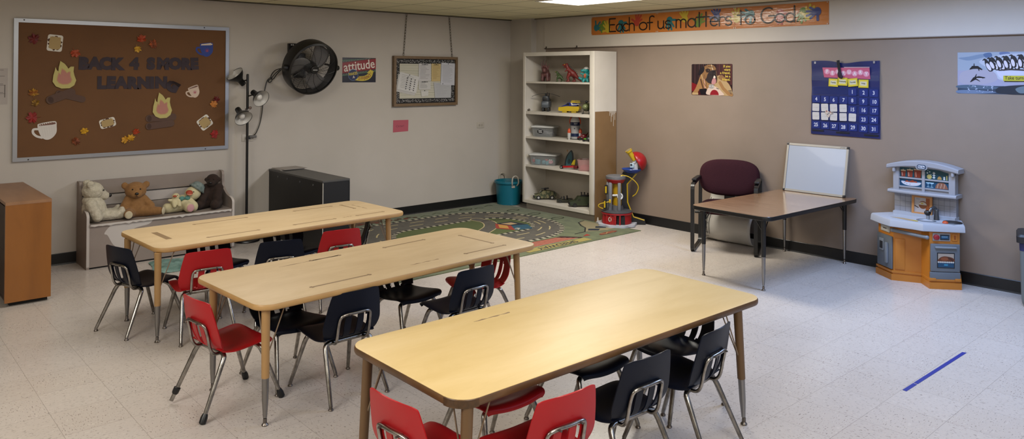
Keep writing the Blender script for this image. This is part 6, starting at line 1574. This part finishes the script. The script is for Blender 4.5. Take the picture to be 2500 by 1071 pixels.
for p in ((-.150, .410, .325), (.125, .398, .36)): m.sph(p, .0165, P('#6e757d', .35), n=14, k=8)
m.build('towel_bar', t)
m = MB(); F2, L2 = face((-.150, .305), (.035, .225)); fbox(m, F2, L2 * .05, L2 * .42, .09, .34, -.002, .006, ko, .004); m.build('cupboard_panel', t)
# backsplash, hutch
m = MB(); m.box((.0, .615, .035), (.475, .17, .05), P('#7f8088', .5)); gl_ = P('#5b5c62', .6); m.layer = 0; ZB = T(0, 0, .0602)
m.rect(-.235, .53, .235, .70, P('#8a8b93', .45), ZB)
for k in range(1, 11): m.rect(-.235 + .0427 * k - .001, .53, -.235 + .0427 * k + .001, .70, gl_, ZB)
for k in range(1, 4): m.rect(-.235, .53 + .0427 * k - .001, .235, .53 + .0427 * k + .001, gl_, ZB)
m.build('tiled_backsplash', t, smooth=0)
m = MB(); m.box((0, .81, .045), (.47, .23, .075), kgl)
for y in (.742, .816, .910): m.box((0, y, .0875), (.42, .012, .013), kgl)
for x in (-.211, 0.003, .217): m.box((x, .815, .089), (.022 if abs(x) < .1 else .046, .20, .016), kgl)
m.build('hutch_body', t, smooth=0)
m = MB(); n_ = 14; rings = []
top = lambda x: .968 - .045 * (x / .27) ** 2; bot = lambda x: .918 - .030 * (x / .27) ** 2
for k in range(n_ + 1):
    x = -.275 + .55 * k / n_; d = .135
    rings.append([(x, bot(x), .0), (x, bot(x), d - .006), (x, bot(x) + .008, d), (x, top(x) - .008, d), (x, top(x), d - .012), (x, top(x), .0)])
m.loft(rings, kgl); m.build('hutch_hood', t, smooth=30)
m = MB(); rings = []
for k in range(n_ + 1):
    x = -.262 + .524 * k / n_; d = .145 + .018 * (1 - (x / .262) ** 2)
    rings.append([(x, .688, .0), (x, .688, d - .010), (x, .696, d), (x, .706, d), (x, .716, d - .010), (x, .716, .0)])
m.loft(rings, kgl); m.build('hutch_shelf', t, smooth=30)
for x in (-.222, .228):
    m = MB(); m.box((x, .885, .10), (.024, .05, .05), kgl, bev=.008); m.build('hood_bracket', t)
m = MB(); HZ = T(0, 0, .0835); tl_, bl2 = P('#0f3f4a', .3), P('#12415f', .3)
m.rect(-.185, .822, -.008, .902, tl_, HZ); m.poly([(.014, .822), (.19, .822), (.19, .882), (.12, .900), (.014, .905)], tl_, HZ); m.rect(-.185, .748, -.008, .810, bl2, HZ); m.rect(.014, .748, .19, .810, bl2, HZ)
for x, w_, h_ in ((-.158, .036, .046), (-.105, .044, .054), (-.045, .056, .062)):
    m.poly([(x - w_ * .42, .824), (x + w_ * .42, .824), (x + w_ * .5, .824 + h_), (x - w_ * .5, .824 + h_)], P('#7a3022', .35), HZ); m.rect(x - w_ * .54, .824 + h_, x + w_ * .54, .824 + h_ + .010, P('#b3a184', .35), HZ); m.disc(x, .824 + h_ + .012, .005, P('#b3a184', .35), n=9, M=HZ); m.stroke([(x - w_ * .2, .832), (x - w_ * .25, .824 + h_ * .7)], .006, P('#b58a7a', .35), M=HZ)
m.disc(.045, .842, .019, P('#a9a060', .35), M=HZ)
for x, y, r_ in ((.030, .872, .006), (.048, .882, .005), (.034, .893, .0035), (.058, .862, .003)): m.disc(x, y, r_, P('#b9c4c4', .35), n=10, M=HZ)
for k in range(3): m.poly([(.080, .828 + k * .018), (.092, .838 + k * .018), (.080, .848 + k * .018), (.068, .838 + k * .018)], P('#b9bfc0', .35), HZ)
m.poly(circ(.122, .826, .016, 14, .026, 0, 180), P('#a8864e', .35), HZ); m.disc(.157, .833, .008, P('#b9bfc0', .35), n=10, M=HZ); m.disc(.157, .846, .007, P('#b9bfc0', .35), n=10, M=HZ); m.rect(.172, .826, .180, .862, P('#a9a060', .35), HZ)
m.poly([(q.x, q.y) for q in spline([(-.172, .787, 0), (-.155, .762, 0), (-.10, .752, 0), (-.04, .760, 0), (-.02, .785, 0), (-.10, .780, 0)], 5, True)], P('#b6bac6', .35), HZ)
for x, r_ in ((-.128, .014), (-.10, .012), (-.085, .018), (-.06, .012)): m.poly(circ(x, .782, r_, 12, None, 0, 180), P('#8c3a22', .35), HZ)
for x, y in ((-.145, .774), (-.13, .768), (-.105, .764)): m.disc(x, y, .003, P('#3c4258', .35), n=7, M=HZ)
for x in (.036, .064): m.poly(circ(x, .796, .017, 12, .012, 180, 360), P('#8fb4c8', .35), HZ); m.stroke([(x, .785), (x, .760)], .003, P('#8fb4c8', .35), M=HZ); m.stroke([(x - .01, .758), (x + .01, .758)], .004, P('#8fb4c8', .35), M=HZ)
m.poly([(q.x, q.y) for q in spline([(.088, .752, 0), (.10, .785, 0), (.125, .802, 0), (.155, .800, 0), (.175, .78, 0), (.186, .752, 0)], 5, False)], P('#7d5444', .35), HZ)
for a in (.11, .135, .16): m.stroke([(a - .006, .756), (a, .78), (a + .002, .792)], .004, P('#b09484', .35), M=HZ)
m.build('printed_shelf_panels', t, smooth=0)
m = MB(); A = T(.005, .922, .1345); m.prism(rrect(.090, .048, .022, 8), 0, .006, kgl, A); m.prism(rrect(.070, .036, .017, 8), .006, .009, P('#15304a', .35), A); m.prism(rrect(.058, .024, .012, 8), .009, .0105, P('#b6bcc6', .35), A); m.layer = 50; m.text('little tikes', 0, 0, .0135, P('#1a2c44', .4), offset=.0005, M=A); m.build('oval_logo', t, smooth=0)
m = MB(); A = T(-.01, .603, .085) @ R(-3, 'X'); f_ = P('#b07a45', .45)
for a, b, c, d in ((-.078, -.075, -.060, .075), (.060, -.075, .078, .075), (-.060, -.075, .060, -.060), (-.060, .060, .060, .075)): m.prism([(a, b), (c, b), (c, d), (a, d)], -.008, .008, f_, A)
m.build('recipe_frame', t, smooth=0)
m = MB(); m.rect(-.06, -.06, .028, .06, P('#a39c9a', .35), A); m.rect(.028, -.06, .06, .06, P('#8c4a20', .35), A); m.disc(.006, .002, .032, P('#6d4024', .35), M=A); m.poly(circ(.004, .002, .031, 16, .024, 0, 180), P('#b5ada0', .35), A); m.disc(.0, .014, .010, P('#b09a3c', .35), .006, M=A); m.stroke([(-.055, -.010), (-.03, -.022)], .008, P('#3c2a24', .35), M=A); m.disc(-.032, .048, .018, P('#8a8c94', .35), .006, M=A); m.build('recipe_card', t, smooth=0)
m = MB(); m.lathe([(.0, .0), (.07, 0), (.072, .006), (.060, .006), (.052, -.004), (0, -.005)], P('#6f757d', .35), T(.075, .5055, .235) @ R(-90, 'X') @ S(1, .8, 1), 30); m.build('sink_bowl', t)
m = MB(); m.lathe([(.022, 0), (.020, .02), (.016, .06), (.018, .075), (.012, .09), (0, .094)], P('#5d6166', .25, .7), T(.115, .506, .13) @ R(-90, 'X'), 20); m.tube(spline([(.115, .58, .13), (.108, .605, .15), (.095, .60, .185), (.09, .575, .20)], 5), .011, P('#5d6166', .25, .7), 12); fc = m.build('faucet', t)
m = MB(); m.sph((.062, .560, .17), (.026, .022, .022), P('#17171b', .4), n=16, k=10); m.build('faucet_knob', fc)
m = MB(); m.lathe([(.013, 0), (.013, .03), (.016, .034), (0, .036)], P('#9a9da2', .3, .5), T(.065, .506, .17) @ R(-90, 'X'), 16); m.build('tap_post', fc)
m = MB(); m.lathe([(0, 0), (.068, 0), (.070, .004), (.066, .008), (0, .008)], P('#141417', .5), T(.245, .5062, .165) @ R(-90, 'X') @ S(1, .85, 1), 30); m.build('burner', t)
m = MB(); m.sph((.215, .508, .235), (.022, .018, .020), P('#b0451c', .4), n=16, k=8, cut=(0, 90)); m.sph((.215, .512, .235), (.022, .012, .020), P('#b0451c', .4), n=16, k=8); m.build('burner_knob', t)
m = MB(); A = T(0, .5066, 0) @ R(-90, 'X'); m.poly([(-.19, -.27), (-.02, -.335), (.05, -.335), (.03, -.285), (-.10, -.245)], P('#a8906a', .4), A); m.poly([(-.02, -.30), (.03, -.325), (.04, -.295), (.0, -.275)], P('#a89a2e', .4), A); m.poly([(.15, -.30), (.28, -.245), (.30, -.215), (.16, -.235)], P('#8f949c', .4), A); m.build('counter_decal', t, smooth=0)

# ---- grey bin at the right edge
t = thing('waste_bin', 'grey plastic bin with a black lid at the right edge beside the play kitchen', 'bin', T(-.19, -6.04, 0) @ R(15) @ S(1, 1, 1.08))
m = MB(); m.loft([[(x, y, z) for x, y in rrect(.25 + dz, .44 + dz, .03, 5)] for z, dz in ((0, -.03), (.02, -.01), (.05, 0), (.40, .02), (.41, .02))], P('#5f676b', .45)); m.build('bucket', t, smooth=30)
m = MB()
for z in (.13, .25): m.box((-.131, .0, z), (.02, .30, .03), P('#6f777c', .45), bev=.006)
m.build('side_ribs', t)
m = MB(); m.loft([[(x, y, z) for x, y in rrect(.272, .462, .032, 5)] for z in (.375, .43)], P('#1c2358', .5), cap=False); m.build('bin_liner', t, smooth=30, label='blue bag edge under the lid')
m = MB(); m.loft([[(x, y, z) for x, y in rrect(.29 + d, .48 + d, .03, 5)] for z, d in ((.425, -.01), (.43, .02), (.47, .02), (.485, 0), (.49, -.03))], P('#19191d', .5)); m.build('lid', t, smooth=30)

# ---- blue tape on the floor
m = MB(); tp = P('#16207e', .55); m.prism([(-2.545, -5.872), (-2.405, -5.875), (-2.41, -5.897), (-2.548, -5.894)], .0003, .0012, tp); m.prism([(-2.398, -5.875), (-1.690, -5.890), (-1.682, -5.912), (-2.402, -5.897)], .0003, .0012, tp)
single(m, 'floor_tape', 'strip of blue tape stuck on the tile floor in front of the play kitchen', 'tape', smooth=0)

# ================================================================= maple tables
def maple_table(corner_nl, ang, L, W, top, label, surf, edge, marks, legs, dark_corner=False, split=.225):
    """corner_nl: near-left corner; x runs along the length, y away from the viewer"""
    t = thing('classroom_table', label, 'table', T(corner_nl[0], corner_nl[1], 0) @ R(ang))
    def rr(d, z): return [(x, y, z) for x, y in rrect(L - 2 * d, W - 2 * d, .085, 7, L / 2, W / 2)]
    m = MB(); m.loft([rr(.003, top - .004), rr(.003, top - .001), rr(.006, top)], surf); m.build('tabletop', t, smooth=25)
    m = MB(); m.loft([rr(.008, top - .032), rr(.002, top - .028), rr(0, top - .022), rr(0, top - .008), rr(.0035, top - .0015)], edge); m.build('edge_band', t, smooth=45)
    inv = t.matrix_world.inverted()
    for fx, fy, sx, sy in legs:
        p = inv @ Vector((fx, fy, 0)); lg = table_leg(t, p.x, p.y, top - .03, M_tan if edge is M_mapleedge else P('#63492c', .45), split, (sx, sy), .0185)
        hx = 1 if p.x < L / 2 else -1; hy = 1 if p.y < W / 2 else -1
        k = .30; q = (p.x - sx * .55, p.y - sy * .55, .30)
        brace(t, q, (p.x - sx + hx * .10, p.y - sy + .0, top - .03), P('#7d6a55', .4), .0032); brace(t, q, (p.x - sx + hx * .01, p.y - sy + hy * .10, top - .03), P('#7d6a55', .4), .0032)
    # residue of old name strips: outline strips on the top
    for x0, y0, x1, y1, full in marks:
        m = MB(); a, b = Vector((x0, y0)), Vector((x1, y1)); d = (b - a).normalized(); nn = Vector((-d.y, d.x)); res = P('#7f6748', .6)
        if full == 1:
            m.stroke([a, a.lerp(b, .5), b], [.017, .015, .017], res); m.poly([a + nn * .015, a - nn * .015, a - nn * .015 + d * .014, a + nn * .015 + d * .014], res); m.poly([b + nn * .015, b - nn * .015, b - nn * .015 - d * .014, b + nn * .015 - d * .014], res)
        elif full == 2: m.poly([a + nn * .020, a - nn * .020, b - nn * .020, b + nn * .020], res)
        else:
            m.stroke([a.lerp(b, k / 8) + nn * (.0012 * (-1) ** k) for k in range(9)], [.003 + .005 * ((k * 7) % 3) for k in range(9)], res)
        m.build('tape_residue', t, M=T(0, 0, top), smooth=0)
    if dark_corner:
        m = MB(); ring = rrect(L + .002, W + .002, .086, 7, L / 2, W / 2)[16:24]
        m.loft([[(x, y, z) for x, y in ring] for z in (top - .030, top - .016, top - .0145, top - .003)], noisy('peeling_brown_tape', '#38260f', '#54381c', 40, .5, .3, 60), cap=False, open_ring=True); m.build('corner_tape', t, smooth=30, label='dark peeling tape around the corner')
    return t
# far table
TA = (-5.293, -2.570); TB_ = (-5.307, -4.09); TC = (-5.262, -5.532)
maple_table(TA, 2.19, 1.885, .755, .580, 'farthest maple-topped table, nearest the bench and black cabinet', M_maple2, M_mapleedge,
            [(.16, .25, .16, .53, 2), (.36, .13, .72, .13, 1), (.46, .62, .86, .62, 1), (.98, .13, 1.32, .13, 1), (1.24, .62, 1.58, .62, 1), (1.50, .13, 1.75, .13, 1), (1.66, .40, 1.66, .62, 1), (1.38, .13, 1.46, .14, 0), (1.73, .33, 1.73, .55, 0)],
            [(-5.28, -2.535, .0, .0), (-5.302, -1.975, 0, 0), (-3.52, -2.42, .02, 0), (-3.53, -1.90, .02, 0)])
maple_table(TB_, 3.03, 1.905, .76, .580, 'middle maple-topped table, second of the three in depth', M_maple2, M_mapleedge,
            [(.34, .13, .70, .13, 1), (.42, .61, .80, .62, 0), (.62, .62, .82, .62, 1), (1.12, .60, 1.45, .61, 1), (1.70, .22, 1.70, .55, 1), (1.38, .13, 1.72, .13, 1), (.98, .14, 1.18, .14, 0)],
            [(-5.253, -4.036, 0, 0), (-5.288, -3.47, 0, 0), (-3.50, -3.90, .03, 0), (-3.50, -3.44, .03, 0)])
maple_table(TC, -.893, 1.865, .748, .588, 'nearest maple-topped table with a worn dark brown edge', M_maple, M_darkedge,
            [(.55, .62, .75, .62, 0)],
            [(-5.225, -5.505, -.02, 0), (-5.235, -4.875, -.03, .0), (-3.535, -5.530, .055, .0), (-3.52, -4.90, .055, 0)], True)

# ================================================================= moulded school chairs
def shell_point(s_, w):
    """s_: 0 at the seat front lip .. 1 at the top of the back; w: -1..1 across"""
    prof = [(.176, .286), (.168, .304), (.130, .313), (.05, .304), (-.04, .296), (-.098, .304), (-.126, .332), (-.142, .375), (-.155, .43), (-.168, .49), (-.180, .545), (-.183, .557)]
    half = [.146, .160, .168, .168, .161, .142, .154, .166, .160, .149, .134, .114]
    se = s_ if s_ < .8 else .8 + (s_ - .8) * (1 - .42 * abs(w) ** 3.5)
    f = se * (len(prof) - 1); i = min(int(f), len(prof) - 2); q = f - i
    def cr(a, k): 
        g = lambda j: a[max(0, min(len(a) - 1, j))]
        p0, p1, p2, p3 = g(i - 1), g(i), g(i + 1), g(i + 2)
        return .5 * (2 * p1 + (p2 - p0) * q + (2 * p0 - 5 * p1 + 4 * p2 - p3) * q * q + (3 * p1 - p0 - 3 * p2 + p3) * q ** 3)
    x = cr([p[0] for p in prof], 0); z = cr([p[1] for p in prof], 0); h = cr(half, 0)
    if s_ < .5: z += (.016 * w * w - .012 * abs(w) ** 8) * (1 - s_); x += -.018 * abs(w) ** 3 * max(0, 1 - s_ * 6)
    else:
        x += .020 * w * w
    return Vector((x, w * h, z))
NS, NW, SPLIT = 44, 27, 20
def shell(mat, rows, slots):
    P_ = [[shell_point(i / NS, j / NW * 2 - 1) for j in range(NW + 1)] for i in range(NS + 1)]
    Nn = [[None] * (NW + 1) for _ in range(NS + 1)]
    for i in range(NS + 1):
        for j in range(NW + 1):
            a = P_[min(i + 1, NS)][j] - P_[max(i - 1, 0)][j]; b = P_[i][min(j + 1, NW)] - P_[i][max(j - 1, 0)]
            Nn[i][j] = b.cross(a).normalized()
    r0, r1 = rows; th = .0055; keep = {}
    for i in range(r0, r1):
        for j in range(NW):
            if slots and 22 <= i < 32 and j in (7, 8, 12, 14, 18, 19, 13) and not (i in (22, 31) and j in (7, 19)): continue
            keep[(i, j)] = 1
    vs = []; idx = {}
    def V(i, j, s_):
        k = (i, j, s_)
        if k not in idx:
            idx[k] = len(vs); vs.append(tuple(P_[i][j] + Nn[i][j] * (th / 2 * s_)))
        return idx[k]
    fs = []
    for (i, j) in keep:
        c = ((i, j), (i, j + 1), (i + 1, j + 1), (i + 1, j))
        fs.append(tuple(V(a, b, 1) for a, b in c)); fs.append(tuple(V(a, b, -1) for a, b in reversed(c)))
        for (a, b), nb in (((c[0], c[1]), (i - 1, j)), ((c[1], c[2]), (i, j + 1)), ((c[2], c[3]), (i + 1, j)), ((c[3], c[0]), (i, j - 1))):
            if nb not in keep:
                if (nb[0] == r1 and r1 < NS) or (nb[0] == r0 - 1 and r0 > 0): continue
                fs.append((V(*b, 1), V(*a, 1), V(*a, -1), V(*b, -1)))
    m = MB(); m.add(vs, fs, mat)
    if slots:      # moulded rib rim around the lower back opening
        pass
    return m
def make_chair(label, mat, M, group, boots=False):
    t = thing('school_chair', label, 'chair', M, group)
    shell(mat, (0, SPLIT), False).build('seat', t, smooth=50)
    shell(mat, (SPLIT, NS), True).build('backrest', t, smooth=50)
    r = .0122
    for fx, fy, bx_, kx in ((.205, .175, .105, .10), (-.205, .165, -.075, -.07)):
        for sy in (-1, 1):
            pts = [(bx_, 0, .284), (bx_, sy * .085, .284)] + list(map(tuple, spline([(bx_, sy * .105, .283), (bx_ + (fx - bx_) * .06, sy * .128, .272), (bx_ + (fx - bx_) * .18, sy * .137, .245)], 5))) + [(fx, sy * fy, .016)]
            m = MB(); m.tube(pts, [r] * (len(pts) - 1) + [r * .8], M_chrome, 12); lg = m.build('leg', t)
            m = MB()
            if boots and not (fx < 0 and sy > 0):
                d = (Vector(pts[-2]) - Vector(pts[-1])).normalized(); a = Vector(pts[-1]); m.tube([a - d * .016, a - d * .012, a + d * .012, a + d * .03], [.013, .0165, .017, .0125], M_black, 14); m.build('rubber_boot', lg)
            elif boots:
                d = (Vector(pts[-2]) - Vector(pts[-1])).normalized(); a = Vector(pts[-1]) + d * .055; m.tube([a - d * .020, a - d * .012, a + d * .012, a + d * .014], [.013, .0165, .017, .0125], M_black, 14); m.build('rubber_boot', lg)
            else:
                m.lathe([(0, 0), (.012, 0), (.013, .004), (.0085, .011), (.0085, .022), (.006, .026)], P('#6d655e', .35, .85), T(fx, sy * fy, 0), 14); m.build('glide', lg)
    m = MB(); m.tube([(.105, .06, .2845), (-.075, .07, .2845)], r * .9, M_chrome, 10); m.tube([(.105, -.06, .2845), (-.075, -.07, .2845)], r * .9, M_chrome, 10); m.build('seat_rail', t)
    hp = [(-.075, -.088, .284), (-.125, -.092, .288), (-.158, -.093, .315), (-.170, -.091, .36)] 
    hoop = spline([(-.078, -.088, .284), (-.112, -.090, .287), (-.134, -.092, .315), (-.148, -.092, .38), (-.160, -.086, .425), (-.168, -.062, .439), (-.172, 0, .441), (-.168, .062, .439), (-.160, .086, .425), (-.148, .092, .38), (-.134, .092, .315), (-.112, .090, .287), (-.078, .088, .284)], 5)
    m = MB(); m.tube(hoop, .0078, M_chrome, 10)
    for y in (-.05, .05): m.tube([(-.150, y, .440), (-.189, y, .441)], .004, P('#5a5652', .4, .7), 8)
    m.build('back_hoop', t)
    return t
GR, GN = 'red moulded chairs at the maple tables', 'navy moulded chairs at the maple tables'
red0 = make_chair('red chair with black rubber boots at the left end of the middle table', M_red, FL(-5.283, -3.640, 7), GR, True)
redp = make_chair('red chair at the front of the farthest table, nearer its left end', M_red, FL(-5.010, -2.520, 84), GR)
navp = make_chair('navy chair at the left end corner of the farthest table', M_navy, FL(-5.265, -2.160, 17), GN)
for src, x, y, a, lb, g in (
    (redp, -4.055, -2.495, 82, 'red chair at the front of the farthest table, nearer its right end', GR),
    (redp, -3.620, -3.640, 172, 'red chair at the right end of the middle table, facing left', GR),
    (redp, -5.185, -5.262, 4, 'red chair at the left end of the nearest table', GR),
    (redp, -4.855, -5.480, 86, 'red chair at the front of the nearest table beside its dark taped corner', GR),
    (redp, -4.665, -5.000, -92, 'red chair on the far side of the nearest table, only its seat showing', GR),
    (navp, -4.520, -2.555, 76, 'navy chair at the front middle of the farthest table between two red chairs', GN),
    (navp, -4.720, -2.020, -84, 'navy chair on the far side of the farthest table behind the left red chair', GN),
    (navp, -4.140, -1.985, -90, 'navy chair on the far side of the farthest table in front of the black cabinet', GN),
    (navp, -3.720, -2.130, 150, 'navy chair turned edge-on at the right end of the farthest table', GN),
    (navp, -4.780, -3.890, 91, 'navy chair at the front of the middle table beside the booted red chair', GN),
    (navp, -4.905, -3.545, -86, 'navy chair on the far side of the middle table, left of the two there', GN),
    (navp, -4.125, -3.530, -84, 'navy chair on the far side of the middle table, right of the two there', GN),
    (navp, -4.030, -3.945, 92, 'navy chair at the front of the middle table nearest its right end', GN),
    (navp, -4.365, -5.450, 87, 'navy chair at the front middle of the nearest table beside the red chair', GN),
    (navp, -3.895, -5.440, 97, 'navy chair at the front of the nearest table nearest its right end', GN),
    (navp, -4.115, -5.010, -91, 'navy chair on the far side of the nearest table, only its seat front showing', GN),
    (navp, -3.605, -5.160, 174, 'navy chair at the right end of the nearest table, facing left', GN)):
    z = .0065 if (x > -3.8 and y > -2.38) else 0
    dup(src, FL(x, y, a, z), lb, g)
